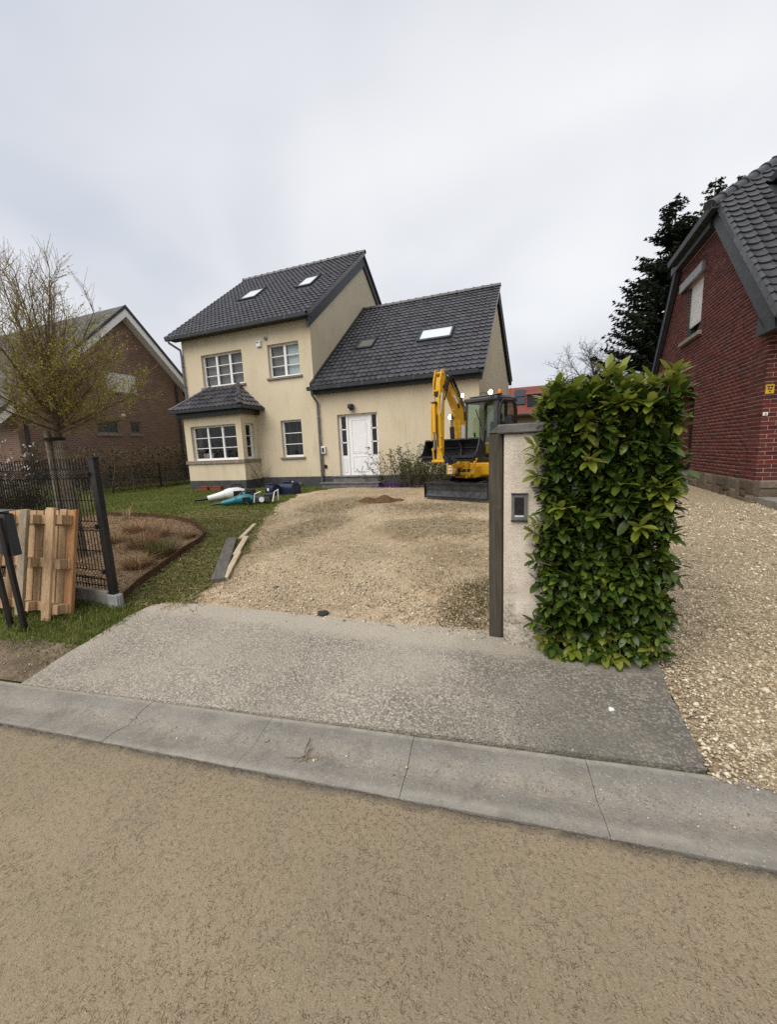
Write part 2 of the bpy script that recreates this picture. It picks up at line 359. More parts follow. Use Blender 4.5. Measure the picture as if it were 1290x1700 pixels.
m = NM('apron_concrete', .9, .2); o = m.xyz()
base = m.ramp(m.noise(1.1, 5, .6), (.3, (.34, .303, .245)), (.7, (.49, .44, .365)))
wear = m.ramp(m.math('ADD', m.math('MULTIPLY', o['X'], .32), m.math('MULTIPLY', m.noise(1.4, 5, .65), 1.0)), (.25, 0), (.75, 1))
base = m.mix(wear, base, (.185, .17, .147))
agg = m.voro(62, 'F1'); aggc = m.voro(62, 'F1', out='Color')
ac = m.n.new('ShaderNodeSeparateColor'); m.link(aggc, ac.inputs[0])
stone = m.ramp(ac.outputs[0], (.0, (.12, .107, .09)), (.35, (.26, .234, .19)), (.62, (.50, .45, .365)), (1, (.68, .615, .505)))
bandn = m.math('MULTIPLY', m.math('SUBTRACT', m.noise(4, 5, .65), .5), .16)
yb = m.math('ADD', m.math('MULTIPLY_ADD', o['X'], -.045, o['Y']), bandn)
bmask = m.ramp(m.math('SUBTRACT', yb, 2.0), (.74, 0), (.86, 1))
exposed = m.math('MULTIPLY', m.ramp(m.noise(1.5, 5, .65, m.map(m.P(), loc=(3, 1, 0))), (.36, .10), (.62, .8)), m.math('MULTIPLY_ADD', bmask, -.75, 1))
base = m.mix(m.math('MULTIPLY', bmask, .6), base, (.50, .445, .36))
c = m.mix(m.math('MULTIPLY', exposed, m.ramp(agg, (.28, .9), (.52, .25))), base, stone)
c = m.mix(m.math('MULTIPLY', exposed, m.ramp(agg, (.50, 0), (.75, .75))), c, (.105, .097, .083))
c = m.mix(m.math('MULTIPLY', wear, .42), c, (.115, .107, .093))
edge = m.ramp(m.math('ADD', o['Y'], m.math('MULTIPLY', m.noise(3, 4), .3)), (.0, 0), (1, 1))
dots = m.math('MULTIPLY', m.ramp(m.voro(75, 'F1', m.map(m.P(), loc=(9, 4, 0))), (.24, 1), (.40, 0)), m.ramp(m.noise(1.25, 4, .6, m.map(m.P(), loc=(6, 3, 0))), (.38, .12), (.55, .9)))
dots = m.math('MULTIPLY', dots, m.math('MULTIPLY_ADD', bmask, -.8, 1))
c = m.mix(dots, c, (.095, .087, .073))
lich = m.ramp(m.voro(5.2, 'F1', m.map(m.P(), loc=(.3, .1, 0))), (.06, 1), (.12, 0))
c = m.mix(m.math('MULTIPLY', lich, m.ramp(m.noise(17, 4, .7), (.45, 0), (.6, .65))), c, (.34, .33, .29))
c = m.mix(m.ramp(m.noise(210, 3, .7), (.40, .45), (.55, 0)), c, (.065, .06, .052))
m.color(c); m.bump(m.math('SUBTRACT', m.noise(140, 3, .7), m.math('MULTIPLY', agg, .8)), .7, .008); M['apron'] = m.m

m = NM('drive_gravel', .95, .1); o = m.xyz(); p = m.P()
c = m.ramp(m.noise(.9, 6, .65), (.3, (.47, .345, .215)), (.5, (.62, .475, .31)), (.7, (.74, .60, .42)))
lane = m.math('ADD', m.math('MULTIPLY', m.math('ADD', o['X'], m.math('MULTIPLY', o['Y'], .16)), .9), m.math('MULTIPLY', m.noise(.8, 4, .6), 1.6))
trk = m.ramp(m.math('ABSOLUTE', m.math('SUBTRACT', m.math('FRACT', m.math('MULTIPLY', lane, .45)), .5)), (.06, 1), (.22, 0))
patch = m.ramp(m.noise(.75, 6, .7, m.map(p, loc=(4, 2, 0))), (.43, 0), (.57, 1))
wx = m.math('ADD', o['X'], m.math('MULTIPLY', m.math('SUBTRACT', m.noise(1.1, 5, .65), .5), 1.5)); wy = m.math('ADD', o['Y'], m.math('MULTIPLY', m.math('SUBTRACT', m.noise(1.1, 5, .65, m.map(p, loc=(7, 7, 0))), .5), 2.2))
spots = None
for cx_, cy_, rx_, ry_, a_ in ((-3.9, 6.0, .65, 1.6, 1.0), (-4.6, 8.5, 1.0, 2.0, 1.0), (-1.6, 6.6, 1.3, 1.1, 1.0), (-.6, 3.75, .4, .9, 1.0), (-2.2, 8.4, 1.7, .8, .95), (-2.6, 4.9, .9, .4, .65), (-1.0, 5.2, .8, .6, .75)):
    q_ = m.math('ADD', m.math('POWER', m.math('DIVIDE', m.math('SUBTRACT', wx, cx_), rx_), 2), m.math('POWER', m.math('DIVIDE', m.math('SUBTRACT', wy, cy_), ry_), 2))
    e_ = m.ramp(q_, (.35, a_), (1.0, 0)); spots = e_ if spots is None else m.math('MAXIMUM', spots, e_)
patch = m.math('MAXIMUM', spots, m.math('MULTIPLY', patch, .45))
dk = m.math('MULTIPLY', m.math('MAXIMUM', m.math('MULTIPLY', trk, .35), patch), m.ramp(m.noise(6.5, 6, .78), (.44, 1), (.68, .42)))
fib = m.ramp(m.noise(38, 4, .7, m.map(p, (1, .22, 1), (0, 0, 1.1)), .6), (.36, 1), (.46, 0))
c = m.mix(m.math('MULTIPLY', fib, m.ramp(m.noise(2.2, 5, .7), (.4, .1), (.62, .8))), c, (.20, .15, .085))
peb = m.voro(52, 'F1'); pc = m.n.new('ShaderNodeSeparateColor'); m.link(m.voro(52, 'F1', out='Color'), pc.inputs[0])
st = m.ramp(pc.outputs[0], (0, (.24, .19, .13)), (.5, (.48, .385, .265)), (1, (.76, .66, .50)))
amt = m.ramp(m.noise(1.5, 6, .7), (.38, .1), (.6, .75))
c = m.mix(m.math('MULTIPLY', amt, m.ramp(peb, (.2, 1), (.5, .25))), c, st)
c = m.mix(m.math('MULTIPLY', amt, m.ramp(peb, (.45, 0), (.72, .7))), c, (.20, .155, .095))
c = m.mix(m.ramp(m.noise(120, 4, .75), (.36, .55), (.54, 0)), c, (.21, .16, .10))
c = m.mix(m.math('MULTIPLY', dk, .92), c, m.mix(m.math('MULTIPLY', amt, .4), m.ramp(m.noise(3, 4, .6), (.4, (.185, .135, .075)), (.65, (.125, .108, .052))), st))
m.color(c); m.bump(m.math('SUBTRACT', m.noise(60, 4, .7), peb), .8, .015); M['drive'] = m.m

m = NM('pea_gravel', .92, .12); p = m.P()
wv = m.n.new('ShaderNodeVectorMath'); wv.operation = 'ADD'
nn = m.n.new('ShaderNodeTexNoise'); m.link(p, nn.inputs['Vector']); nn.inputs['Scale'].default_value = 40; nn.inputs['Detail'].default_value = 2
sv = m.n.new('ShaderNodeVectorMath'); sv.operation = 'SCALE'; sv.inputs['Scale'].default_value = .018; m.link(nn.outputs['Color'], sv.inputs[0])
m.link(p, wv.inputs[0]); m.link(sv.outputs[0], wv.inputs[1]); q = wv.outputs[0]
peb = m.voro(58, 'F1', q); pc = m.n.new('ShaderNodeSeparateColor'); m.link(m.voro(58, 'F1', q, out='Color'), pc.inputs[0])
pe2 = m.voro(27, 'F1', q)
c = m.ramp(pc.outputs[0], (0, (.27, .205, .13)), (.35, (.44, .355, .235)), (.75, (.60, .50, .345)), (1, (.78, .69, .53)))
c = m.mix(m.ramp(peb, (.45, 0), (.75, .75)), c, (.17, .125, .075))
c = m.mix(m.ramp(pe2, (.50, 0), (.72, .45)), c, (.16, .12, .075))
c = m.mix(m.ramp(m.noise(1.2, 6, .7), (.42, 0), (.72, .45)), c, (.33, .255, .16))
c = m.mix(m.ramp(m.noise(150, 3, .7), (.36, .5), (.52, 0)), c, (.20, .15, .09))
m.color(c); m.bump(m.math('SUBTRACT', m.math('MULTIPLY', peb, -1), pe2), .9, .015); M['pea_gravel'] = m.m
m = NM('pebble', .9, .15); r = m.rnd()
m.color(m.ramp(r, (0, (.20, .15, .10)), (.35, (.40, .31, .21)), (.75, (.56, .47, .33)), (1, (.72, .66, .54)))); M['pebble'] = m.m
m = NM('pebble_dull', .9, .15); r = m.rnd()
m.color(m.ramp(r, (0, (.17, .13, .095)), (.4, (.38, .30, .21)), (1, (.66, .57, .44)))); M['pebble_dull'] = m.m

m = NM('lawn_ground', .95, .1); o = m.xyz()
c = m.ramp(m.noise(1.3, 5, .65), (.3, (.075, .092, .020)), (.55, (.115, .132, .030)), (.75, (.165, .165, .050)))
mow = m.noise(1.0, 3, .6, m.map(m.P(), (.25, 2.6, 1), (0, 0, .05)))
c = m.mix(m.ramp(mow, (.42, 0), (.62, .5)), c, (.125, .13, .035))
c = m.mix(m.ramp(m.noise(1.9, 5, .7, m.map(m.P(), loc=(7, 3, 0))), (.54, 0), (.70, .6)), c, (.19, .135, .075))
c = m.mix(m.ramp(m.noise(90, 3, .7), (.36, .6), (.56, 0)), c, (.03, .032, .01))
m.color(c); m.bump(m.noise(70, 4, .7), .7, .02); M['lawn'] = m.m
m = NM('bare_soil', .97, .08)
c = m.ramp(m.noise(5, 6, .7), (.3, (.10, .075, .05)), (.5, (.19, .145, .10)), (.72, (.30, .24, .17)))
c = m.mix(m.ramp(m.noise(80, 3, .7), (.38, .6), (.55, 0)), c, (.05, .038, .025))
m.color(c); m.bump(m.noise(45, 4, .7), .8, .02); M['soil'] = m.m
simple('joint_dirt', (.07, .06, .045), .97, .08, .4, 30)
simple('mulch', (.22, .155, .10), .97, .08, .4, 25, bump=.8, bscale=40)

# ------------------------------------------------------------------ helpers: meshes
ID = lambda a, b, c: (a, b, c)
class MB:
    def __init__(s, T=None): s.v = []; s.f = []; s.T = T or ID
    def add(s, vs, fs):
        o = len(s.v); s.v += [tuple(s.T(*p)) for p in vs]; s.f += [tuple(i + o for i in f) for f in fs]; return s
    def box(s, x0, x1, y0, y1, z0, z1):
        return s.add([(x0, y0, z0), (x1, y0, z0), (x1, y1, z0), (x0, y1, z0), (x0, y0, z1), (x1, y0, z1), (x1, y1, z1), (x0, y1, z1)],
                     [(0, 3, 2, 1), (4, 5, 6, 7), (0, 1, 5, 4), (1, 2, 6, 5), (2, 3, 7, 6), (3, 0, 4, 7)])
    def quad(s, *p): return s.add(p, [tuple(range(len(p)))])
    def bar(s, p, q, w, h, up=(0, 0, 1)):              # straight rectangular bar
        p, q = Vector(p), Vector(q); d = (q - p).normalized(); u = Vector(up)
        a = d.cross(u)
        if a.length < 1e-4: a = d.cross(Vector((1, 0, 0)))
        a.normalize(); b = a.cross(d)
        vs = []
        for c in (p, q):
            for i, j in ((-1, -1), (1, -1), (1, 1), (-1, 1)): vs.append(tuple(c + a * (i * w / 2) + b * (j * h / 2)))
        return s.add(vs, [(0, 1, 2, 3), (7, 6, 5, 4), (0, 4, 5, 1), (1, 5, 6, 2), (2, 6, 7, 3), (3, 7, 4, 0)])
    def tube(s, pts, r, n=8, cap=True):
        pts = [Vector(p) for p in pts]; rs = r if hasattr(r, '__len__') else [r] * len(pts)
        vs, fs = [], []; prev = None
        for i, p in enumerate(pts):
            d = (pts[min(i + 1, len(pts) - 1)] - pts[max(i - 1, 0)]).normalized()
            a = prev - d * prev.dot(d) if prev is not None else d.cross(Vector((.31, .17, .93)) if abs(d.z) < .9 else Vector((1, .1, 0)))
            if a.length < 1e-6: a = d.orthogonal()
            a.normalize(); prev = a; b = d.cross(a)
            for k in range(n):
                t = 2 * math.pi * k / n; vs.append(tuple(p + a * (rs[i] * math.cos(t)) + b * (rs[i] * math.sin(t))))
        for i in range(len(pts) - 1):
            for k in range(n):
                k2 = (k + 1) % n; fs.append((i * n + k, i * n + k2, (i + 1) * n + k2, (i + 1) * n + k))
        if cap: fs.append(tuple(range(n - 1, -1, -1))); fs.append(tuple((len(pts) - 1) * n + k for k in range(n)))
        return s.add(vs, fs)
    def cyl(s, p, q, r, n=12): return s.tube([p, q], r, n)
    def prism(s, poly, axis, lo, hi):                   # poly in the two other axes, extruded along axis
        n = len(poly); vs = []
        for c in (lo, hi):
            for a, b in poly: vs.append((c, a, b) if axis == 0 else (a, c, b) if axis == 1 else (a, b, c))
        fs = [tuple(range(n)), tuple(range(2 * n - 1, n - 1, -1))] + [(i, i + n, (i + 1) % n + n, (i + 1) % n) for i in range(n)]
        return s.add(vs, fs)
    def lathe(s, prof, c=(0, 0, 0), n=14, axis='z'):
        vs, fs = [], []
        for r, h in prof:
            for k in range(n):
                t = 2 * math.pi * k / n; a, b = r * math.cos(t), r * math.sin(t)
                vs.append((c[0] + a, c[1] + b, c[2] + h) if axis == 'z' else (c[0] + a, c[1] + h, c[2] + b) if axis == 'y' else (c[0] + h, c[1] + a, c[2] + b))
        for i in range(len(prof) - 1):
            for k in range(n):
                k2 = (k + 1) % n; fs.append((i * n + k, i * n + k2, (i + 1) * n + k2, (i + 1) * n + k))
        fs += [tuple(range(n)), tuple((len(prof) - 1) * n + k for k in range(n))]
        return s.add(vs, fs)
    def mesh(s, name, mat, smooth=False, bevel=0, off=(0, 0, 0)):
        me = bpy.data.meshes.new(name)
        me.from_pydata([(a - off[0], b - off[1], c - off[2]) for a, b, c in s.v], [], s.f)
        bm = bmesh.new(); bm.from_mesh(me)
        bmesh.ops.recalc_face_normals(bm, faces=bm.faces)
        if bevel: bmesh.ops.bevel(bm, geom=bm.edges[:], offset=bevel, segments=1, affect='EDGES', clamp_overlap=True)
        bm.to_mesh(me); bm.free()
        me.materials.append(M[mat] if isinstance(mat, str) else mat)
        if smooth:
            me.polygons.foreach_set('use_smooth', [True] * len(me.polygons))
            try: me.set_sharp_from_angle(angle=R(38))
            except Exception: pass
        return me
    def build(s, name, mat, parent=None, smooth=False, bevel=0, org=None):
        off = parent_loc(parent) if parent is not None else (0, 0, 0)
        if org is None: org = off
        me = s.mesh(name, mat, smooth, bevel, org)
        return link(name, me, parent, tuple(o - f for o, f in zip(org, off)))
_ploc = {}
def parent_loc(p):
    return _ploc.get(p.name, (0, 0, 0))
def link(name, me, parent=None, loc=(0, 0, 0), mtx=None):
    o = bpy.data.objects.new(name, me); COL.objects.link(o)
    base = (0, 0, 0)
    if parent is not None: o.parent = parent; base = parent_loc(parent)
    if mtx is not None: o.matrix_basis = mtx; loc = mtx.to_translation()
    else: o.location = loc
    _ploc[o.name] = tuple(a + b for a, b in zip(base, loc))
    return o
def tag(o, label=None, cat=None, group=None, kind=None):
    if label: o['label'] = label
    if cat: o['category'] = cat
    if group: o['group'] = group
    if kind: o['kind'] = kind
    return o
def thing(name, label, cat, loc, group=None):
    o = link(name, None, None, loc); o.empty_display_size = .2
    return tag(o, label, cat, group)
def fast_mesh(name, V, F, mat, smooth=False):            # numpy arrays, all faces of one size
    me = bpy.data.meshes.new(name); V = np.asarray(V, np.float32).reshape(-1, 3); F = np.asarray(F, np.int32)
    k = F.shape[1]; n = F.shape[0]
    me.vertices.add(len(V)); me.vertices.foreach_set('co', V.ravel())
    me.loops.add(n * k); me.loops.foreach_set('vertex_index', F.ravel())
    me.polygons.add(n); me.polygons.foreach_set('loop_start', np.arange(0, n * k, k, dtype=np.int32))
    if smooth: me.polygons.foreach_set('use_smooth', np.ones(n, bool))
    me.update(calc_edges=True); me.validate()
    me.materials.append(M[mat]); return me
def replicate(me_v, me_f, mats):                         # many copies of a small mesh as arrays
    v = np.asarray(me_v, np.float64); f = np.asarray(me_f); A = np.asarray([np.array(m) for m in mats])
    VV = np.einsum('kij,nj->kni', A[:, :3, :3], v) + A[:, None, :3, 3]
    FF = f[None] + (np.arange(len(mats)) * len(v))[:, None, None]
    return VV.reshape(-1, 3), FF.reshape(-1, f.shape[1])
def arrays(mb):                                          # MB of quads -> arrays (tris doubled)
    f = [(q[0], q[i], q[i + 1]) for q in mb.f for i in range(1, len(q) - 1)]
    return np.array(mb.v), np.array(f)
def inpoly(x, y, poly):
    c = False; j = len(poly) - 1
    for i in range(len(poly)):
        xi, yi = poly[i]; xj, yj = poly[j]
        if (yi > y) != (yj > y) and x < (xj - xi) * (y - yi) / (yj - yi) + xi: c = not c
        j = i
    return c

# ================================================================== GROUND
def strip(name, mat, xs, lo, hi, ny, dz, kind='structure', skirt=0):
    """sheet draped on the ground: for every x a run of y from lo(x) to hi(x)"""
    V, F = [], []
    for i, xx in enumerate(xs):
        a, b = lo(xx), hi(xx)
        for j in range(ny + 1):
            y = a + (b - a) * j / ny; V.append((xx, y, g(xx, y) + dz))
    n = ny + 1
    for i in range(len(xs) - 1):
        for j in range(ny): F.append((i * n + j, (i + 1) * n + j, (i + 1) * n + j + 1, i * n + j + 1))
    mb = MB(); mb.v, mb.f = V, F
    if skirt:
        rim = [(i * n) for i in range(len(xs))] + [(len(xs) - 1) * n + j for j in range(1, n)] + \
              [i * n + ny for i in range(len(xs) - 2, -1, -1)] + [j for j in range(ny - 1, 0, -1)]
        k = len(mb.v); mb.v += [(V[r][0], V[r][1], V[r][2] - skirt) for r in rim]
        for q in range(len(rim)): mb.f.append((rim[q], k + q, k + (q + 1) % len(rim), rim[(q + 1) % len(rim)]))
    o = mb.build(name, mat, None, smooth=True); return tag(o, kind=kind)
def lerp_pts(pts):
    px = [p[0] for p in pts]; py = [p[1] for p in pts]
    return lambda v: float(np.interp(v, px, py))
def lin(a, b, n): return [a + (b - a) * i / n for i in range(n + 1)]
def wob(x, k=1.0, s=0): return k * (math.sin(x * 3.1 + s) * .5 + math.sin(x * 7.7 + 1.3 + s) * .3 + math.sin(x * 17.3 + s * 2) * .2)

# terrain: one sheet from the kerb to the horizon (lawn), and a lower one under the street
V, F = [], []
ts = sorted(set([-300, -150, -80, -50] + lin(-34, -13, 14) + lin(-13, 4, 68) + lin(4, 16, 16) + [25, 50, 90, 150, 300]))
ss = sorted(set([0.0, .1] + lin(.2, 11, 54) + lin(11, 25, 24) + [32, 42, 60, 80, 120, 200, 300]))
for t in ts:
    for s_ in ss:
        p = gut(t, s_); bumpz = .012 * (math.sin(p[0] * 2.3 + p[1]) + math.sin(p[1] * 3.1 - p[0] * 1.7)) if s_ > .4 else 0
        V.append((p[0], p[1], g(*p) - .02 + bumpz))
n = len(ss)
for i in range(len(ts) - 1):
    for j in range(n - 1): F.append((i * n + j, (i + 1) * n + j, (i + 1) * n + j + 1, i * n + j + 1))
mb = MB(); mb.v, mb.f = V, F; tag(mb.build('lawn_ground', 'lawn', smooth=True), kind='structure')
mb = MB()
q = [gut(-300, 0), gut(300, 0), gut(300, -300), gut(-300, -300)]
mb.quad(*[(a, b, -.07) for a, b in q]); tag(mb.build('street_bed', 'joint_dirt'), kind='structure')

# road: its edge runs at a slightly different angle to the kerb, ragged against the gutter
RE0, RE1 = (-3.167, 1.213), (.851, 1.648)
def roadedge(x): return RE0[1] + (RE1[1] - RE0[1]) * (x - RE0[0]) / (RE1[0] - RE0[0])
xs = sorted(set(lin(-60, -6, 40) + lin(-6, 3.5, 420) + lin(3.5, 60, 40)))
er = random.Random(3)
V, F = [], []
prof = [0, .012, .05, .15, .4, 1, 2.2, 3.4, 6.5]
for xx in xs:
    fine = er.uniform(-.007, .007) + .010 * wob(xx * 2.2) if -7 < xx < 4 else 0
    for j, d in enumerate(prof):
        y = roadedge(xx) - .003 - d + (fine if j < 3 else fine * .3 if j == 3 else 0)
        V.append((xx, y, .000 - (.005 if j == 0 else .0015 if j == 1 else 0) + .02 * (1 - math.exp(-d))))
n = len(prof)
for i in range(len(xs) - 1):
    for j in range(n - 1): F.append((i * n + j, i * n + j + 1, (i + 1) * n + j + 1, (i + 1) * n + j))
mb = MB(); mb.v, mb.f = V, F; tag(mb.build('road', 'road', smooth=True), kind='structure')

# gutter: concave precast slabs, each one an object
gutter_bed = MB()
p = [gut(-12, -.015), gut(8, -.015), gut(8, -.46), gut(-12, -.46)]
gutter_bed.quad(*[(a, b, -.030) for a, b in p])
gutter = tag(gutter_bed.build('gutter', 'joint_dirt'), kind='structure')
def road_s(t):                                           # where the road edge lies in the gutter frame
    xx = gut(t, -.4)[0]; return sdist(xx, roadedge(xx))
t0 = -10.3365; SL = .8905
for k in range(17):
    a, b = t0 + k * SL + .0014, t0 + (k + 1) * SL - .0014
    V, F = [], []; nu, nv = 6, 12
    jz = er.uniform(-.002, .002)
    for i in range(nu + 1):
        t = a + (b - a) * i / nu
        s0, s1 = road_s(t) + .004, -.005
        for j in range(nv + 1):
            f_ = j / nv; s_ = s0 + (s1 - s0) * f_
            zz = -.024 * math.exp(-((f_ - .47) / .20) ** 2) + .003 + jz - (.003 if j in (0, nv) else 0)
            if i in (0, nu): zz -= .003
            P_ = gut(t, s_); V.append((P_[0], P_[1], zz))
    n = nv + 1
    for i in range(nu):
        for j in range(nv): F.append((i * n + j, (i + 1) * n + j, (i + 1) * n + j + 1, i * n + j + 1))
    rim = [i * n for i in range(nu + 1)] + [nu * n + j for j in range(1, n)] + [i * n + nv for i in range(nu - 1, -1, -1)] + [j for j in range(nv - 1, 0, -1)]
    q0 = len(V); V += [(V[r][0], V[r][1], -.06) for r in rim]
    for q in range(len(rim)): F.append((rim[q], q0 + q, q0 + (q + 1) % len(rim), rim[(q + 1) % len(rim)]))
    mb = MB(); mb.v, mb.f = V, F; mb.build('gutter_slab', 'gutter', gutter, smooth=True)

# driveway apron of exposed-aggregate concrete
apb = lerp_pts([(-3.80, 2.84), (-3.45, 2.93), (-1.92, 3.0), (-.4, 3.12), (-.28, 3.02), (.0, 2.99), (.85, 2.99)])
def aplo(xx): return GO[1] + GT[1] / GT[0] * (xx - GO[0]) + .012
xs = lin(-3.8, .84, 90)
def apx(xx): return xx
V, F = [], []; ny = 40
for i, xx in enumerate(xs):
    lo_, hi_ = aplo(xx), apb(xx) + .015 * wob(xx, 1, 2)
    for j in range(ny + 1):
        y = lo_ + (hi_ - lo_) * j / ny
        fl = (xx - xs[0]) / (xs[-1] - xs[0])
        left = lerp_pts([(1.5, -3.56), (1.9, -3.66), (2.5, -3.78), (2.75, -3.76), (2.85, -3.66), (2.95, -3.45)])(y) + .012 * wob(y * 2)
        right = lerp_pts([(2.05, .80), (2.25, .785), (2.6, .775), (2.9, .79), (3.1, .8)])(y) + .012 * wob(y * 3, 1, 4)
        X_ = left + (right - left) * fl
        V.append((X_, y, g(X_, y) + .012))
n = ny + 1
for i in range(len(xs) - 1):
    for j in range(ny): F.append((i * n + j, (i + 1) * n + j, (i + 1) * n + j + 1, i * n + j + 1))
rim = [(i * n) for i in range(len(xs))] + [(len(xs) - 1) * n + j for j in range(1, n)] + [i * n + ny for i in range(len(xs) - 2, -1, -1)] + [j for j in range(ny - 1, 0, -1)]
k = len(V); V += [(V[r][0] , V[r][1], V[r][2] - .09) for r in rim]
for q in range(len(rim)): F.append((rim[q], k + q, k + (q + 1) % len(rim), rim[(q + 1) % len(rim)]))
mb = MB(); mb.v, mb.f = V, F; tag(mb.build('driveway_apron', 'apron', smooth=True), kind='structure')

# unpaved drive: sand and gravel, ragged border with the grass
dl = lerp_pts([(2.85, -3.40), (3.15, -3.54), (3.33, -3.53), (3.6, -3.57), (4.34, -3.98), (5.6, -4.75), (6.7, -5.4), (7.75, -5.95), (9.5, -6.75), (10.6, -7.05), (11.9, -6.95), (12.6, -5.95), (13.0, -5.2)])
def sheet_y(name, mat, ys, left, right, nx, dz):
    V, F = [], []
    for y in ys:
        a, b = left(y), right(y)
        for j in range(nx + 1):
            xx = a + (b - a) * j / nx
            V.append((xx, y, g(xx, y) + dz - (.014 if j in (0, nx) else 0) + .004 * wob(xx * 1.3 + y * 2.1)))
    n = nx + 1
    for i in range(len(ys) - 1):
        for j in range(nx): F.append((i * n + j, i * n + j + 1, (i + 1) * n + j + 1, (i + 1) * n + j))
    mb = MB(); mb.v, mb.f = V, F; return tag(mb.build(name, mat, smooth=True), kind='structure')
sheet_y('gravel_driveway', 'drive', lin(2.88, 12.97, 130), lambda y: dl(y) + .16 * wob(y * .9) + .05 * wob(y * 4), lambda y: -.33 if y < 3.3 else .3, 40, .008)
gr_ = lerp_pts([(2.06, .80), (2.4, .775), (2.7, .775), (2.9, .785), (3.4, .6), (5, .4), (30, .4)])
sheet_y('pea_gravel_drive', 'pea_gravel', lin(2.06, 6, 40) + lin(6.2, 26, 50), lambda y: gr_(y) + .03 * wob(y * 4, 1, 1), lambda y: 16 if y < 9.2 else 16, 60, .006)
# mulch bed inside the curved steel edging
BED = [(-4.186, 2.753), (-4.434, 3.117), (-4.715, 3.678), (-5.098, 4.424), (-5.252, 4.807), (-5.50, 5.20), (-6.039, 5.62), (-6.741, 6.05), (-7.459, 6.32), (-8.292, 6.47), (-9.2, 6.5), (-10.2, 6.4), (-11.5, 6.2), (-11.5, 2.75)]
bl = lerp_pts([(p[1], p[0]) for p in BED[:11]])
sheet_y('planting_bed', 'mulch', lin(2.74, 6.44, 50), lambda y: -11.4, lambda y: bl(y) - .03, 50, .0)
# bare trodden soil along the kerb on the left
strip('verge_soil', 'soil', lin(-12, -3.52, 110), lambda x: aplo(x) + .002, lambda x: aplo(x) + .46 + .06 * wob(x * 2, 1, 3) + .05 * (x + 3.6 > -.6), 10, .0)

# ================================================================== BUILDING HELPERS
def T_front(Y0): return lambda u, d, z: (u, Y0 + d, z)           # wall facing the street, d goes inward
def T_right(X0): return lambda u, d, z: (X0 - d, u, z)           # wall facing +X
def T_left(X0): return lambda u, d, z: (X0 + d, u, z)            # wall facing -X
def wall_cells(mb, u0, u1, z0, z1, ops, depth=.16):
    us = sorted({u0, u1, *[v for o in ops for v in o[:2]]}); zs = sorted({z0, z1, *[v for o in ops for v in o[2:]]})
    for a, b in zip(us, us[1:]):
        for c, d in zip(zs, zs[1:]):
            if any(o[0] <= a and b <= o[1] and o[2] <= c and d <= o[3] for o in ops): continue
            mb.quad((a, 0, c), (b, 0, c), (b, 0, d), (a, 0, d))
    for a, b, c, d in ops:
        mb.quad((a, 0, c), (a, depth, c), (a, depth, d), (a, 0, d)); mb.quad((b, 0, c), (b, 0, d), (b, depth, d), (b, depth, c))
        mb.quad((a, 0, d), (a, depth, d), (b, depth, d), (b, 0, d)); mb.quad((a, 0, c), (b, 0, c), (b, depth, c), (a, depth, c))
def window(par, T, u0, u1, z0, z1, cols, rows, dep=.13, fw=.065, mull=.095, back=None, bars=.028, sill=True, over=.09, frame_mat='white_paint'):
    """white casement window: outer frame, mullions, glazing bars, panes"""
    f = MB(T); w = u1 - u0
    f.box(u0, u0 + fw, dep, dep + .07, z0, z1); f.box(u1 - fw, u1, dep, dep + .07, z0, z1)
    f.box(u0 + fw, u1 - fw, dep, dep + .07, z1 - fw, z1); f.box(u0 + fw, u1 - fw, dep - .012, dep + .07, z0, z0 + fw * 1.15)
    fr = f.build('window', frame_mat, par)
    ia, ib = u0 + fw, u1 - fw; cw = (ib - ia - mull * (cols - 1)) / cols
    za, zb = z0 + fw * 1.15, z1 - fw
    for c in range(1, cols):
        a = ia + c * cw + (c - 1) * mull
        MB(T).box(a, a + mull, dep - .008, dep + .06, za, zb).build('mullion', frame_mat, fr)
    rh = (zb - za) / rows
    for c in range(cols):
        a = ia + c * (cw + mull)
        for k in range(1, rows):
            zz = za + k * rh; MB(T).box(a, a + cw, dep + .012, dep + .05, zz - bars / 2, zz + bars / 2).build('glazing_bar', frame_mat, fr)
    for c in range(cols):
        a = ia + c * (cw + mull)
        for k in range(rows):
            MB(T).quad((a, dep + .035, za + k * rh + (bars / 2 if k else 0)), (a + cw, dep + .035, za + k * rh + (bars / 2 if k else 0)),
                       (a + cw, dep + .035, za + (k + 1) * rh - (bars / 2 if k < rows - 1 else 0)), (a, dep + .035, za + (k + 1) * rh - (bars / 2 if k < rows - 1 else 0))).build('pane', 'glass', fr)
        if back:
            mt = back[c] if isinstance(back, (list, tuple)) else back
            n = 10; q = MB(T)                                 # softly folded curtain
            for i in range(n):
                x0, x1 = a + cw * i / n, a + cw * (i + 1) / n
                d0, d1 = dep + .12 + .012 * (i % 2), dep + .12 + .012 * ((i + 1) % 2)
                if mt == 'blind_blue': d0 = d1 = dep + .10
                q.quad((x0, d0, za), (x1, d1, za), (x1, d1, zb), (x0, d0, zb))
            q.build('blind' if mt == 'blind_blue' else 'curtain', mt, fr)
    if sill:
        MB(T).box(u0 - over, u1 + over, -.07, dep, z0 - .075, z0 - .001).build('window_sill', 'sill_stone', par, bevel=.006)
    return fr

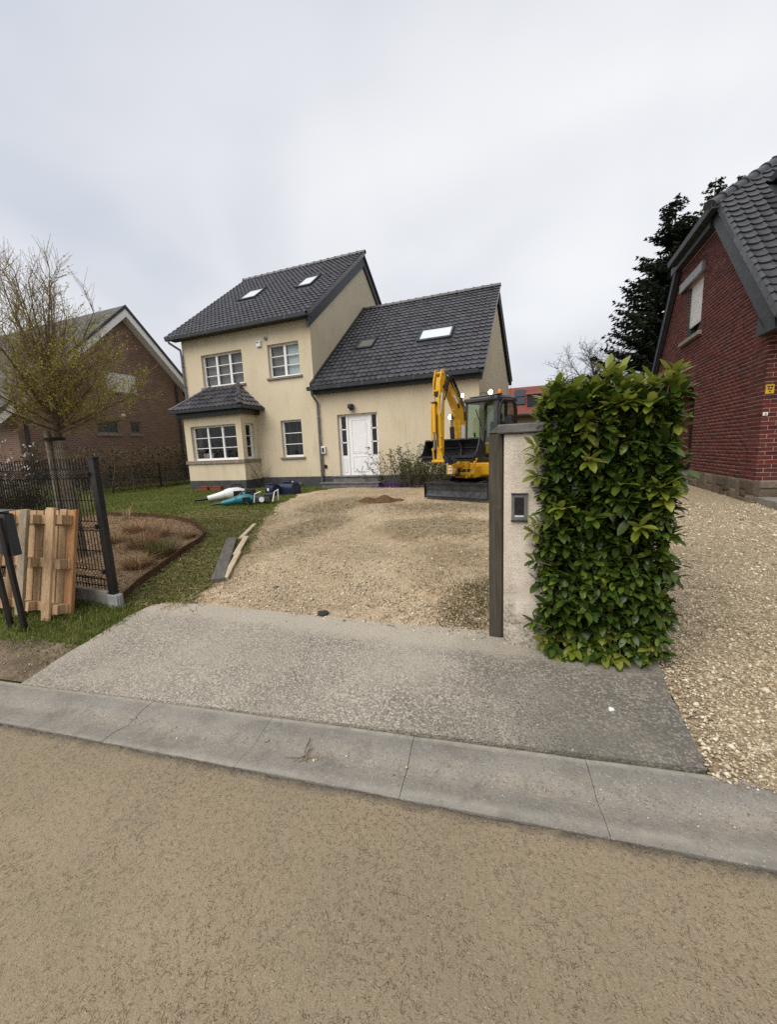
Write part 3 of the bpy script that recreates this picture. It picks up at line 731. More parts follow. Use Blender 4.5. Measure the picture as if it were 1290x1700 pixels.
# interlocking tile: shallow pan with a roll at one side and a lip at the lower end
def tile_mesh(name, cover, gauge, mat, roll=.036, side=0, seg=7, lip=.03):
    w = cover + .028; L = gauge + .05
    def h(u): 
        r = cover * .36
        return roll * (.5 + .5 * math.cos(math.pi * min(1, abs(u - r * .5) / (r * .62)))) + .006 * ((u / cover - .68) / .32) ** 2 * (1 if u > cover * .4 else 0)
    V, F = [], []; n = seg + 1
    for j, (v, lift) in enumerate(((0, .036), (L * .5, .016), (L, .0))):
        for i in range(n):
            u = w * i / seg; V.append((u, v, h(u) + lift))
    for j in range(2):
        for i in range(seg): F.append((j * n + i, j * n + i + 1, (j + 1) * n + i + 1, (j + 1) * n + i))
    b = len(V)
    for i in range(n): V.append((V[i][0], V[i][1] + .004, V[i][2] - lip))
    for i in range(seg): F.append((b + i, b + i + 1, i + 1, i))
    if side:                                              # verge tile: skirt down the right (+) or left (-) edge
        e = n - 1 if side > 0 else 0; k = len(V); dx = .012 * (1 if side > 0 else -1)
        V += [(V[e][0] + dx, 0, V[e][2]), (V[e + 2 * n][0] + dx, L, V[e + 2 * n][2]), (V[e][0] + dx, 0, -.10), (V[e][0] + dx, L, -.12)]
        F += [(k, k + 1, k + 3, k + 2), (e, e + 2 * n, k + 1, k), (e, k, k + 2, b + e)]
    me = bpy.data.meshes.new(name); me.from_pydata(V, [], F); me.materials.append(M[mat])
    for p_ in me.polygons: p_.use_smooth = True
    try: me.set_sharp_from_angle(angle=R(45))
    except Exception: pass
    FF = [(q[0], q[i], q[i + 1]) for q in F for i in range(1, len(q) - 1)]
    return me, np.array(V), np.array(FF)
trng = random.Random(21)
def tile_field(O, udir, vdir, cover, gauge, ucount, vcount, keep=None, offset=0.0):
    """matrices of tiles on a slope; O lower-left corner, udir along the eave, vdir up the slope"""
    u, v = Vector(udir).normalized(), Vector(vdir).normalized(); n = u.cross(v); out = []
    if n.z < 0: n = -n
    for r in range(vcount):
        for c in range(ucount):
            p = Vector(O) + u * (c * cover) + v * (r * gauge) + n * (.012 + trng.uniform(0, .004))
            if keep and not keep(c * cover + cover * .5, r * gauge + gauge * .5): continue
            m_ = Matrix((( u.x, v.x, n.x, p.x), (u.y, v.y, n.y, p.y), (u.z, v.z, n.z, p.z), (0, 0, 0, 1)))
            m_ = m_ @ Matrix.Rotation(trng.uniform(-.012, .012), 4, 'Z') @ Matrix.Rotation(trng.uniform(-.012, .006), 4, 'X')
            out.append((m_, c, r))
    return out
CAMP = Vector((0, 0, CAMZ))
def lay_tiles(parent, sets, limit=300, name='roof_tile', stuffname='roof_tiles_joined'):
    """sets: list of (matrix, mesh tuple); the nearest `limit` become objects, the others one mesh per tile kind"""
    sets = sorted(sets, key=lambda q: (q[0].to_translation() - CAMP).length)
    base = Vector(parent_loc(parent))
    for mt, (me, _, _) in sets[:limit]:
        m2 = mt.copy(); m2.translation = mt.to_translation() - base
        o = bpy.data.objects.new(name, me); COL.objects.link(o); o.parent = parent; o.matrix_basis = m2
    rest = sets[limit:]
    Vs, Fs, k = [], [], 0; mat = None
    for me in {id(q[1]): q[1] for q in rest}.values():
        V_, F_ = replicate(me[1], me[2], [q[0] for q in rest if q[1] is me]); Vs.append(V_ - np.array(base)); Fs.append(F_ + k); k += len(V_); mat = me[0].materials[0].name
    if Vs:
        mm_ = fast_mesh(stuffname, np.concatenate(Vs), np.concatenate(Fs), mat, smooth=True)
        try: mm_.set_sharp_from_angle(angle=R(45))
        except Exception: pass
        tag(link(stuffname, mm_, parent), kind='stuff')
def ridge_caps(parent, p, q, n, r, mat, name='ridge_tile'):
    """half-round cap tiles from p to q, each slightly lapped on the next"""
    p, q = Vector(p), Vector(q); d = (q - p); L = d.length / n; d.normalize()
    a = d.cross(Vector((0, 0, 1))).normalized(); b = a.cross(d)
    V, F = [], []; seg = 8
    for j, (t, rr) in enumerate(((-.03, r * 1.16), (.035, r * 1.16), (.04, r), (L + .02, r * .93))):
        for i in range(seg + 1):
            th = math.pi * (-.08 + 1.16 * i / seg); V.append((rr * math.cos(th), t, rr * math.sin(th) * .9))
    for j in range(3):
        for i in range(seg): k = j * (seg + 1) + i; F.append((k, k + 1, k + seg + 2, k + seg + 1))
    F.append(tuple(range(seg + 1)))
    me = bpy.data.meshes.new(name); me.from_pydata(V, [], F); me.materials.append(M[mat])
    for P_ in me.polygons: P_.use_smooth = True
    try: me.set_sharp_from_angle(angle=R(45))
    except Exception: pass
    base = Vector(parent_loc(parent))
    for k in range(n):
        o_ = p + d * (L * k) - base
        o = bpy.data.objects.new(name, me); COL.objects.link(o); o.parent = parent
        o.matrix_basis = Matrix(((a.x, d.x, b.x, o_.x), (a.y, d.y, b.y, o_.y), (a.z, d.z, b.z, o_.z), (0, 0, 0, 1)))
def skylight(par, O, u, v, w, h, glass):
    """roof window on a slope: O lower-left corner, u along the eave, v up the slope"""
    u, v = Vector(u).normalized(), Vector(v).normalized(); n = u.cross(v)
    if n.z < 0: n = -n
    O = Vector(O); T = lambda a, b, c: tuple(O + u * a + v * b + n * c)
    f = MB(T); t = .055
    f.box(0, t, 0, h, .0, .13); f.box(w - t, w, 0, h, .0, .13); f.box(t, w - t, 0, t * 1.6, .0, .11); f.box(t, w - t, h - t * 1.6, h, .0, .135)
    s = f.build('roof_window', 'anthracite', par, bevel=.006)
    MB(T).box(-.10, w + .10, -.16, 0, .0, .045).box(-.09, 0, 0, h, .0, .05).box(w, w + .09, 0, h, .0, .05).box(-.09, w + .09, h, h + .1, .0, .05).build('flashing', 'anthracite', s)
    MB(T).quad((t, t * 1.6, .10), (w - t, t * 1.6, .10), (w - t, h - t * 1.6, .10), (t, h - t * 1.6, .10)).build('pane', glass, s)
    MB(T).box(t, w - t, t * 1.6, t * 1.6 + .03, .101, .112).box(t, t + .03, t * 1.6 + .03, h - t * 1.6, .101, .112).box(w - t - .03, w - t, t * 1.6 + .03, h - t * 1.6, .101, .112).build('sash', 'zinc', s)
    return s

# ================================================================== YELLOW HOUSE
HX0, HX1, LX1, HY = -13.89, -7.75, -1.80, 13.0
SL1 = .768                       # main roof slope
SL2 = .790                       # lower roof slope
house = thing('yellow_house', 'cream yellow rendered house with black tiled roofs and lower wing with white front door', 'house', (-8, HY, .39))
TF = T_front(HY)
W1 = (-12.93, -10.87, 4.47, 5.735); W2 = (-9.66, -8.28, 4.52, 5.725); W3 = (-9.33, -8.40, 1.53, 2.925)
DO = (-6.87, -5.30, .765, 2.97)
PL = .765
mb = MB(TF); wall_cells(mb, HX0, HX1, PL, 6.52, [W1, W2, W3]); 
mb.T = ID
RY, RZ = 17.95, 6.44 + SL1 * (17.95 - HY)
BY = 22.9
mb.add([(HX1, HY, 0.3), (HX1, BY, 0.3), (HX1, BY, 6.44), (HX1, RY, RZ), (HX1, HY, 6.44)], [(0, 1, 2, 3, 4)])
mb.add([(HX0, HY, 0.3), (HX0, BY, 0.3), (HX0, BY, 6.44), (HX0, RY, RZ), (HX0, HY, 6.44)], [(0, 1, 2, 3, 4)])
mb.quad((HX0, BY, .3), (HX1, BY, .3), (HX1, BY, 6.44), (HX0, BY, 6.44))
mb.build('wall', 'stucco', house)
MB().box(HX0 - .012, HX1, HY - .018, HY + .02, .28, PL).box(HX0 - .012, HX0 + .02, HY + .02, BY, .28, PL).build('plinth', 'plinth_grey', house)
# dark rooms behind the glass
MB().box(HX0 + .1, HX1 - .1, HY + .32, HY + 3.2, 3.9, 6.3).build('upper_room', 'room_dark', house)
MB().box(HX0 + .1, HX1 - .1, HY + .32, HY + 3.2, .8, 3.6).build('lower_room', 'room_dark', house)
window(house, TF, *W1, 3, 3, back='curtain_grey')
window(house, TF, *W2, 2, 3, back=['curtain_grey', 'blind_blue'])
w3 = window(house, TF, *W3, 1, 3)
MB(TF).box(-9.06, -9.052, .172, .178, 1.6, 2.86).box(-8.70, -8.692, .172, .178, 1.6, 2.86).build('leading', 'zinc', w3)

# lower wing
mb = MB(TF); wall_cells(mb, HX1, LX1, PL, 3.9, [DO], .17); mb.T = ID
R2Y, R2Z = 17.9, 3.80 + SL2 * 4.9 - .18
def lx(y): return LX1 + .10 * max(0, (y - 14)) / 8
mb.add([(LX1, HY, .3), (lx(24), 24, .3), (lx(24), 24, 4.95), (lx(R2Y), R2Y, R2Z), (LX1, HY, 3.80)], [(0, 1, 2, 3, 4)])
mb.quad((HX1, 24, .3), (lx(24), 24, .3), (lx(24), 24, 4.95), (HX1, 24, 4.95))
wing = mb.build('wing_wall', 'stucco', house)
MB().box(HX1, LX1 + .012, HY - .016, HY + .02, .28, PL - .002).box(LX1 - .02, LX1 + .012, HY + .02, 24, .28, PL - .002).build('plinth', 'plinth_grey', house)
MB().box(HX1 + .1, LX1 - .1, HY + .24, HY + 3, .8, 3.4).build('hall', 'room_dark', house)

# roofs: solid decks, then tiles
def slope(par, name, x0, x1, y0, z0, y1, z1, th=.1, mat='anthracite', xs=None):
    a0, a1, b0, b1 = xs or (x0, x1, x0, x1)
    mb = MB(); mb.add([(a0, y0, z0), (a1, y0, z0), (b1, y1, z1), (b0, y1, z1), (a0, y0, z0 - th), (a1, y0, z0 - th), (b1, y1, z1 - th), (b0, y1, z1 - th)],
                      [(0, 1, 2, 3), (7, 6, 5, 4), (0, 4, 5, 1), (1, 5, 6, 2), (2, 6, 7, 3), (3, 7, 4, 0)])
    return mb.build(name, mat, par)
EY1, EZ1 = 12.66, 6.44 + SL1 * (12.66 - HY) + .30        # eave edge of the main roof
RZ1 = EZ1 + SL1 * (RY - EY1)
roof1 = slope(house, 'roof', -14.36, -7.60, EY1, EZ1, RY, RZ1)
slope(house, 'roof', -14.36, -7.60, 2 * RY - EY1, EZ1, RY, RZ1)
EY2, EZ2 = 12.70, 3.96
RZ2 = EZ2 + SL2 * (R2Y - EY2)
VX2 = -1.63
roof2 = slope(house, 'roof', -7.72, VX2, EY2, EZ2, R2Y, RZ2)
slope(house, 'roof', -7.72, VX2, 24.4, RZ2 - .42 * (24.4 - R2Y), R2Y, RZ2, xs=(-7.72, VX2 + .14, -7.72, VX2))
tA = tile_mesh('roof_tile', .205, .292, 'roof_tile'); tAr = tile_mesh('verge_tile', .205, .292, 'roof_tile', side=1); tAl = tile_mesh('verge_tile', .205, .292, 'roof_tile', side=-1)
def tiles_for(x0, x1, ey, ez, sl, ry, skip, lv=True, rv=True):
    L = (ry - ey) * math.sqrt(1 + sl * sl); nv = round(L / .292); gz = L / nv; nu = round((x1 - x0) / .205); cu = (x1 - x0) / nu
    ca = 1 / math.sqrt(1 + sl * sl); out = []
    def keep(u, v):
        X_, Y_ = x0 + u, ey + v * ca
        return not any(a - .02 < X_ < b + .02 and c - .04 < Y_ < d + .02 for a, b, c, d in skip)
    for m_, c, r in tile_field((x0, ey - .03, ez + .0), (1, 0, 0), (0, 1, sl), cu, gz, nu, nv, keep):
        out.append((m_, tAr if rv and c == nu - 1 else tAl if lv and c == 0 else tA))
    return out
SK = [(-12.45, -11.52, 15.02, 15.92), (-9.52, -8.76, 15.06, 15.98), (-6.72, -6.02, 14.62, 15.22), (-4.22, -2.95, 14.52, 15.24)]
def onroof(y, ey, ez, sl): return ez + sl * (y - ey)
tiles = tiles_for(-14.36, -7.62, EY1, EZ1, SL1, RY, SK[:2]) + tiles_for(-7.66, VX2, EY2, EZ2, SL2, R2Y, SK[2:], lv=False)
for (a, b, c, d), gm, (ey, ez, sl) in zip(SK, ('skylight_glass', 'skylight_glass', 'skylight_dull', 'skylight_glass'), [(EY1, EZ1, SL1)] * 2 + [(EY2, EZ2, SL2)] * 2):
    skylight(roof1 if ez > 5 else roof2, (a, c, onroof(c, ey, ez, sl) + .015), (1, 0, 0), (0, 1, sl), b - a, (d - c) * math.sqrt(1 + sl * sl), gm)
ridge_caps(roof1, (-14.40, RY, RZ1 + .045), (-7.56, RY, RZ1 + .045), 18, .115, 'roof_tile')
ridge_caps(roof2, (-7.70, R2Y, RZ2 + .045), (VX2 + .04, R2Y, RZ2 + .045), 17, .115, 'roof_tile')

# bay window
BX0, BX1, BYF = -13.25, -10.43, 12.07
TB = T_front(BYF); TS = T_right(BX1)
BW = (-12.93, -10.69, 1.53, 2.86); BS = (12.30, 12.81, 1.54, 2.88)
mb = MB(TB); wall_cells(mb, BX0, BX1, PL - .03, 3.42, [BW]); mb.T = TS; wall_cells(mb, BYF, HY, PL - .03, 3.42, [BS]); mb.T = T_left(BX0); wall_cells(mb, BYF, HY, PL - .03, 3.42, [])
bay = mb.build('bay', 'stucco', house)
MB().box(BX0 - .012, BX1 + .012, BYF - .014, HY - .02, .27, PL - .03).build('plinth', 'plinth_grey', bay)
MB(TB).box(BX0 - .05, BX1 + .05, -.06, .13, 1.395, 1.52).build('sill', 'sill_stone', bay)
MB(TS).box(BYF + .131, HY, -.05, .13, 1.395, 1.52).build('sill', 'sill_stone', bay)
window(bay, TB, *BW, 3, 3, sill=False, mull=.075)
window(bay, TS, *BS, 1, 3, sill=False)
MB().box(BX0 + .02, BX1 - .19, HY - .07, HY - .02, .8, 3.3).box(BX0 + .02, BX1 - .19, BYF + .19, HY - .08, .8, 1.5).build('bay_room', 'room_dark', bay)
# things on the inner window board
MB().box(-12.75, -12.25, 12.42, 12.5, 1.55, 1.80).build('storage_box', 'interior_pale', bay)
MB().lathe([(.05, 0), (.06, .1), (.045, .22)], (-10.95, 12.45, 1.55)).build('vase', 'white_paint', bay)
MB().lathe([(.04, 0), (.05, .07), (.02, .2), (.02, .25)], (-11.22, 12.48, 1.55)).build('bottle', 'dark_metal', bay)
bex, bz = (-13.55, -10.13, 11.78), 3.47
mb = MB()
tz = 4.42; tx0, tx1 = -12.56, -11.16
mb.add([(bex[0], bex[2], bz), (bex[1], bex[2], bz), (tx1, HY + .01, tz), (tx0, HY + .01, tz), (bex[0], HY + .01, bz), (bex[1], HY + .01, bz), (bex[0], bex[2], bz - .06), (bex[1], bex[2], bz - .06)],
       [(0, 1, 2, 3), (0, 3, 4), (1, 5, 2), (0, 6, 7, 1), (0, 4, 6), (1, 7, 5), (6, 7, 5, 4)])
broof = mb.build('bay_roof', 'anthracite', house)
slf = (tz - bz) / (HY - bex[2])
Lf = (HY - bex[2]) * math.sqrt(1 + slf * slf)
for m_, c, r in tile_field((bex[0], bex[2] - .03, bz), (1, 0, 0), (0, 1, slf), .205, Lf / 5, 17, 5,
        lambda u, v: (tx0 - bex[0]) * v / Lf - .03 < u < (bex[1] - bex[0]) - (bex[1] - tx1) * v / Lf + .03): tiles.append((m_, tA))
sls = (tz - bz) / (bex[1] - tx1); Ls = (bex[1] - tx1) * math.sqrt(1 + sls * sls)
for m_, c, r in tile_field((bex[1] + .03, bex[2], bz), (0, 1, 0), (-1, 0, sls), .205, Ls / 5, 6, 5, lambda u, v: u > (HY - bex[2]) * v / Ls - .03): tiles.append((m_, tA))
ridge_caps(broof, (bex[1], bex[2], bz + .05), (tx1, HY, tz + .05), 5, .075, 'roof_tile', 'hip_tile')
ridge_caps(broof, (bex[0], bex[2], bz + .05), (tx0, HY, tz + .05), 5, .075, 'roof_tile', 'hip_tile')
MB().box(tx0 - .1, tx1 + .1, HY - .05, HY - .002, tz - .02, tz + .05).build('flashing', 'anthracite', broof)
def eave(par, x0, x1, y, z, fz0, fz1, fy):
    """box gutter on a dark fascia"""
    prof = [(y - .14, z - .12), (y - .15, z), (y - .135, z), (y - .125, z - .09), (y - .02, z - .09), (y - .015, z + .01), (y, z + .01), (y, z - .12)]
    MB().prism(prof, 0, x0, x1).build('rain_gutter', 'anthracite', par)
    MB().box(x0 + .08, x1 - .02, fy - .20, fy - .003, fz0, fz1).build('fascia', 'anthracite', par)
    for k in range(int((x1 - x0) / .9)):
        xx = x0 + .4 + k * .9
        MB().bar((xx, y - .146, z - .12), (xx, y - .152, z + .004), .02, .008).build('gutter_bracket', 'zinc', par)
eave(house, -14.28, -7.63, EY1 + .03, EZ1 + .015, 6.40, 6.63, HY)
eave(house, -7.82, VX2 - .12, EY2 + .03, EZ2 + .015, 3.74, 3.99, HY)
MB().prism([(11.78 - .11, bz - .1), (11.78 - .12, bz + .01), (11.78, bz + .01), (11.78, bz - .1)], 0, bex[0] - .02, bex[1] + .12).box(bex[1] + .01, bex[1] + .12, 11.785, HY - .005, bz - .1, bz + .008).build('rain_gutter', 'anthracite', bay)
MB().box(bex[0] + .12, BX1 + .17, BYF - .16, BYF - .005, 3.20, 3.40).box(BX1 + .012, BX1 + .165, BYF, HY - .005, 3.205, 3.395).build('fascia', 'black_coat', bay)
# barge boards on the gables
def barge(x0, x1, y0, z0, y1, z1, dep, mat='anthracite'):
    MB().prism([(y0, z0), (y1, z1), (y1, z1 - dep), (y0, z0 - dep)], 0, x0, x1).build('barge_board', mat, house)
barge(HX1 + .003, -7.66, EY1 + .10, EZ1 + .04, RY, RZ1 - .06, .50)
barge(HX1 + .003, -7.66, 2 * RY - EY1, EZ1 - .05, RY + .002, RZ1 - .06, .42)
barge(LX1 + .016, VX2 - .05, EY2 + .12, EZ2 + .04, R2Y, RZ2 - .06, .34)
MB().add([(VX2 - .16, R2Y + .002, RZ2 - .06), (VX2 - .02, R2Y + .002, RZ2 - .06), (VX2 - .02, R2Y + .002, RZ2 - .36), (VX2 - .16, R2Y + .002, RZ2 - .36),
          (VX2 - .06, 24.3, RZ2 - .06 - .42 * 6.4), (VX2 + .10, 24.3, RZ2 - .06 - .42 * 6.4), (VX2 + .10, 24.3, RZ2 - .36 - .42 * 6.4), (VX2 - .06, 24.3, RZ2 - .36 - .42 * 6.4)],
         [(0, 1, 2, 3), (4, 5, 6, 7), (0, 1, 5, 4), (1, 2, 6, 5), (2, 3, 7, 6), (3, 0, 4, 7)]).build('barge_board', 'anthracite', house)
# step flashing where the lower roof meets the main gable
MB().prism([(EY2, EZ2 + .16), (R2Y, RZ2 + .17), (R2Y, RZ2 - .02), (EY2, EZ2 - .02)], 0, HX1 + .003, HX1 + .12).build('abutment_flashing', 'black_coat', house)
lay_tiles(house, tiles, 300)
# downpipes
def pipe(pts, r, mat='zinc', name='downpipe', brk=()):
    o = MB().tube(pts, r, 10).build(name, mat, house, smooth=True)
    for z in brk: MB().lathe([(r * 1.25, -.02), (r * 1.25, .02)], (pts[-1][0], pts[-1][1], z), 10).build('pipe_bracket', 'zinc', o)
pipe([(-14.14, 12.60, 6.45), (-14.14, 12.62, 6.30), (-13.90, 12.92, 6.05), (-13.88, 12.93, 5.8), (-13.88, 12.93, .4)], .045, brk=(5.4, 4.6))
pipe([(-7.66, 12.66, 3.88), (-7.66, 12.68, 3.72), (-7.60, 12.92, 3.45), (-7.60, 12.92, 3.3), (-7.60, 12.92, .38)], .045, brk=(2.9, 2.0, 1.0))

# front door with side lights
d = MB(TF); D0, D1, DZ0, DZ1 = DO; dp = .12
d.box(D0, D0 + .06, dp, dp + .07, DZ0, DZ1).box(D1 - .06, D1, dp, dp + .07, DZ0, DZ1).box(D0 + .06, D1 - .06, dp, dp + .07, DZ1 - .06, DZ1)
PA, PB = -6.50, -5.66                                    # posts either side of the leaf
d.box(PA - .06, PA, dp - .012, dp + .07, DZ0, DZ1 - .06).box(PB, PB + .06, dp - .012, dp + .07, DZ0, DZ1 - .06)
door = d.build('front_door', 'white_paint', house, bevel=.004)
lf = MB(TF); lf.box(PA + .004, PB - .004, dp + .015, dp + .06, DZ0 + .01, DZ1 - .065)
leaf = lf.build('door_leaf', 'white_paint', door)
def panel(u0, u1, z0, z1, d0):
    f = MB(TF); t = .022
    f.box(u0, u0 + t, d0 - .014, d0, z0, z1).box(u1 - t, u1, d0 - .014, d0, z0, z1).box(u0 + t, u1 - t, d0 - .014, d0, z1 - t, z1).box(u0 + t, u1 - t, d0 - .014, d0, z0, z0 + t)
    f.box(u0 + .05, u1 - .05, d0 - .008, d0, z0 + .05, z1 - .05)
    f.build('door_panel', 'white_paint', door, bevel=.003)
panel(PA + .12, PB - .12, DZ0 + .14, DZ0 + .70, dp + .015); panel(PA + .12, PB - .12, DZ0 + .82, DZ1 - .2, dp + .015)
MB(TF).tube([(PB - .065, dp - .01, 1.76), (PB - .065, dp - .05, 1.76), (PB - .18, dp - .05, 1.765)], .013, 8).cyl((PB - .065, dp + .012, 1.76), (PB - .065, dp - .012, 1.76), .03).build('door_handle', 'zinc', door, smooth=True)
MB(TF).cyl((PB - .06, dp + .012, 1.52), (PB - .06, dp - .016, 1.52), .022).build('door_lock', 'zinc', door)
for a, b in ((D0 + .06, PA - .06), (PB + .06, D1 - .06)):
    zs = [1.50, 1.97, 2.44, DZ1 - .06]
    sl_ = MB(TF); sl_.box(a, b, dp + .01, dp + .06, DZ0, 1.50)
    for zz in zs[1:3]: sl_.box(a, b, dp + .01, dp + .06, zz - .02, zz + .02)
    sl_.box(a, a + .03, dp + .01, dp + .06, 1.5, DZ1 - .06).box(b - .03, b, dp + .01, dp + .06, 1.5, DZ1 - .06)
    sl_.build('side_light', 'white_paint', door)
    for z0_, z1_ in zip(zs, zs[1:]): MB(TF).quad((a + .03, dp + .035, z0_), (b - .03, dp + .035, z0_), (b - .03, dp + .035, z1_), (a + .03, dp + .035, z1_)).build('pane', 'glass', door)
    panel(a + .05, b - .05, DZ0 + .12, 1.40, dp + .01)
MB().box(-6.97, -5.22, 12.62, 12.985, .36, .745).build('doorstep', 'bluestone', house, bevel=.008)
MB().box(-7.28, -5.06, 12.28, 12.98, .30, .535).build('doorstep', 'bluestone', house, bevel=.01)
MB().box(-7.32, -5.02, 12.24, 12.62, .537, .575).build('doorstep', 'bluestone', house, bevel=.008)
MB().box(-7.0, -5.19, 12.58, 13.1, .747, .775).build('threshold', 'bluestone', house)
# fittings on the front wall
lm = MB(); lm.lathe([(.10, .1), (.115, .03), (.11, -.03), (.06, -.06), (.055, -.11), (.02, -.12)], (-6.25, 12.89, 3.19), 12).box(-6.33, -6.17, 12.93, 12.998, 3.12, 3.27)
lm.build('wall_lamp', 'dark_metal', house, smooth=True)
bx = MB().box(-7.57, -7.40, 12.90, 12.998, 1.60, 1.88).build('meter_box', 'white_plastic', house, bevel=.015)
MB().box(-7.53, -7.44, 12.892, 12.899, 1.65, 1.82).build('cover', 'black_coat', bx, bevel=.004)
MB().tube([(-7.53, 12.975, 1.6), (-7.53, 12.975, .5)], .012, 6).build('conduit', 'zinc', house)
MB().cyl((-7.46, 12.998, 1.13), (-7.46, 12.96, 1.13), .07, 16).build('vent_pipe', 'black_coat', house)
MB().cyl((-9.68, 12.998, 5.965), (-9.68, 12.95, 5.965), .065, 16).build('vent_pipe', 'zinc', house)
ab_ = MB().box(-10.10, -9.90, 12.92, 12.998, 5.70, 5.92).build('alarm_box', 'white_plastic', house, bevel=.012)
MB().box(-10.07, -10.01, 12.914, 12.9195, 5.83, 5.88).box(-9.99, -9.94, 12.914, 12.9195, 5.85, 5.87).build('alarm_marking', 'dark_metal', ab_)
MB().box(-8.92, -8.52, 12.80, 12.978, .36, .52).build('cellar_vent', 'concrete', house, bevel=.01)

# ================================================================== RED BRICK HOUSE (right)
RX, RYF = 3.78, 9.28
rh = thing('red_brick_house', 'dark red brick house with clipped gable, roller shutter and rubble stone base', 'house', (5, RYF, .32))
def rz(y): return 3.616 + 1.05 * (y - 8.70)              # tile surface at the verge
CY0, CY1, CZ = 11.62, 14.55, 6.66                        # clipped top of the gable
GPOLY = [(RYF, .775), (16.95, .775), (16.75, 3.6), (14.95, 6.40), (12.02, 6.40), (RYF, 3.50)]
ROP = (12.75, 13.86, 4.30, 5.66)                         # window under the roller shutter
AOP = (12.74, 14.25, .45, 3.05)                          # porch arch
TR = T_left(RX)
# mortar wall behind the bricks, split round the openings
mb = MB(TR); D = .0045
def gcell(y0, y1, z0, z1): mb.quad((y0, D, z0), (y1, D, z0), (y1, D, z1), (y0, D, z1))
gcell(RYF + D, AOP[0], .3, 3.50); gcell(AOP[1], 16.95, .3, 3.50); gcell(AOP[0], AOP[1], AOP[3], 3.50)
mb.add([(RYF + D, D, 3.5), (16.9, D, 3.5), (16.4, D, 4.30), (10.04, D, 4.30)], [(0, 1, 2, 3)])
mb.add([(10.04, D, 4.30), (ROP[0], D, 4.30), (ROP[0], D, 6.40), (12.02, D, 6.40)], [(0, 1, 2, 3)])
mb.add([(ROP[1], D, 4.30), (16.4, D, 4.30), (14.95, D, 6.40), (ROP[1], D, 6.40)], [(0, 1, 2, 3)])
mb.quad((ROP[0], D, ROP[3]), (ROP[1], D, ROP[3]), (ROP[1], D, 6.40), (ROP[0], D, 6.40))
rv = MB(TR)
for mb2, (a, b, c, d_) in ((mb, ROP), (rv, AOP)):
    mb2.quad((a, D, c), (a, .5, c), (a, .5, d_), (a, D, d_)); mb2.quad((b, D, c), (b, .5, c), (b, .5, d_), (b, D, d_)); mb2.quad((a, D, d_), (b, D, d_), (b, .5, d_), (a, .5, d_))
rv.build('porch_reveal', 'red_brick', rh)
mb.T = T_front(RYF); mb.quad((RX + D, D, .3), (13, D, .3), (13, D, 3.6), (RX + D, D, 3.6))
mb.T = ID; mb.quad((13, RYF + D, .3), (13, 17, .3), (13, 17, 3.6), (13, RYF + D, 3.6)); mb.quad((RX + D, 16.95, .3), (13, 16.95, .3), (13, 16.95, 3.6), (RX + D, 16.95, 3.6))
mb.build('wall', 'mortar_pink', rh)
# bricks
CO, BLN, BH, GAP = .0775, .222, .0650, .012
bv = MB().box(0, BLN - GAP, 0, .03, 0, BH)
def brick_mesh(L): return MB().box(0, L, 0, .03, 0, BH).mesh('brick', 'red_brick')
brick_full, brick_half = brick_mesh(BLN - GAP), brick_mesh(BLN / 2 - GAP)
bricks = []                                              # (world matrix, length)
brg = random.Random(5)
def arch_z(y):                                           # top of the round-headed porch opening
    c, r = (AOP[0] + AOP[1]) / 2, (AOP[1] - AOP[0]) / 2
    return AOP[3] - r * .55 + .55 * math.sqrt(max(0, r * r - (y - c) ** 2))
row = 0; z = .777
def spans(z0, z1):
    zm = (z0 + z1) / 2; ys = []
    n = len(GPOLY)
    for i in range(n):
        (a, b), (c, d_) = GPOLY[i], GPOLY[(i + 1) % n]
        if (b > zm) != (d_ > zm): ys.append(a + (c - a) * (zm - b) / (d_ - b))
    ys.sort(); sp = [(ys[0], ys[-1])] if len(ys) > 1 else []
    for a, b, c, d_ in (ROP, (AOP[0], AOP[1], AOP[2], AOP[3])):
        if z1 > c and z0 < d_:
            sp = [q for s_ in sp for q in ((s_[0], min(s_[1], a)), (max(s_[0], b), s_[1])) if q[1] - q[0] > .03]
    return sp
while z < 6.40 - BH:
    off = (BLN / 2) * (row % 2)
    for a, b in spans(z, z + BH):
        y = RYF + .002 + off - BLN * 2
        if row % 2 and a < RYF + .1: pass
        while y < b:
            p, q = max(y, a), min(y + BLN - GAP, b)
            if q - p > .012:
                # facing -X : local x runs along -Y ... keep it simple, local x -> +Y
                bricks.append((Matrix(((0, 1, 0, RX + brg.uniform(-.0025, .0015)), (1, 0, 0, p), (0, 0, 1, z + brg.uniform(-.0015, .0015)), (0, 0, 0, 1))), q - p))
            y += BLN
    z += CO; row += 1
row = 0; z = .777
while z < 3.50 - BH:
    off = (BLN / 2) * ((row + 1) % 2)
    x = RX + .032 + off - (BLN if off else 0) - .03
    while x < 7.5:
        p, q = max(x, RX + .031), x + BLN - GAP
        if q - p > .05:
            bricks.append((Matrix(((1, 0, 0, p), (0, 1, 0, RYF + brg.uniform(-.0025, .0015)), (0, 0, 1, z + brg.uniform(-.0015, .0015)), (0, 0, 0, 1))), q - p))
        x += BLN
    z += CO; row += 1
from bpy_extras.object_utils import world_to_camera_view as w2c
bpy.context.view_layer.update()
def seen(p, mg=.02):
    c = w2c(S, cam, p); return c.z > 0 and -mg < c.x < 1 + mg and -mg < c.y < 1 + mg
bricks.sort(key=lambda q: (0 if seen(q[0].to_translation()) else 1, (q[0].to_translation() - CAMP).length))
lens = {}
for k, (mt, L) in enumerate(bricks[:300]):
    key = round(L, 3)
    if key not in lens: lens[key] = brick_mesh(L)
    m2 = mt.copy(); m2.translation = mt.to_translation() - Vector(parent_loc(rh))
    o = bpy.data.objects.new('brick', lens[key]); COL.objects.link(o); o.parent = rh; o.matrix_basis = m2
v0, f0 = arrays(MB().box(0, 1, 0, .03, 0, BH))
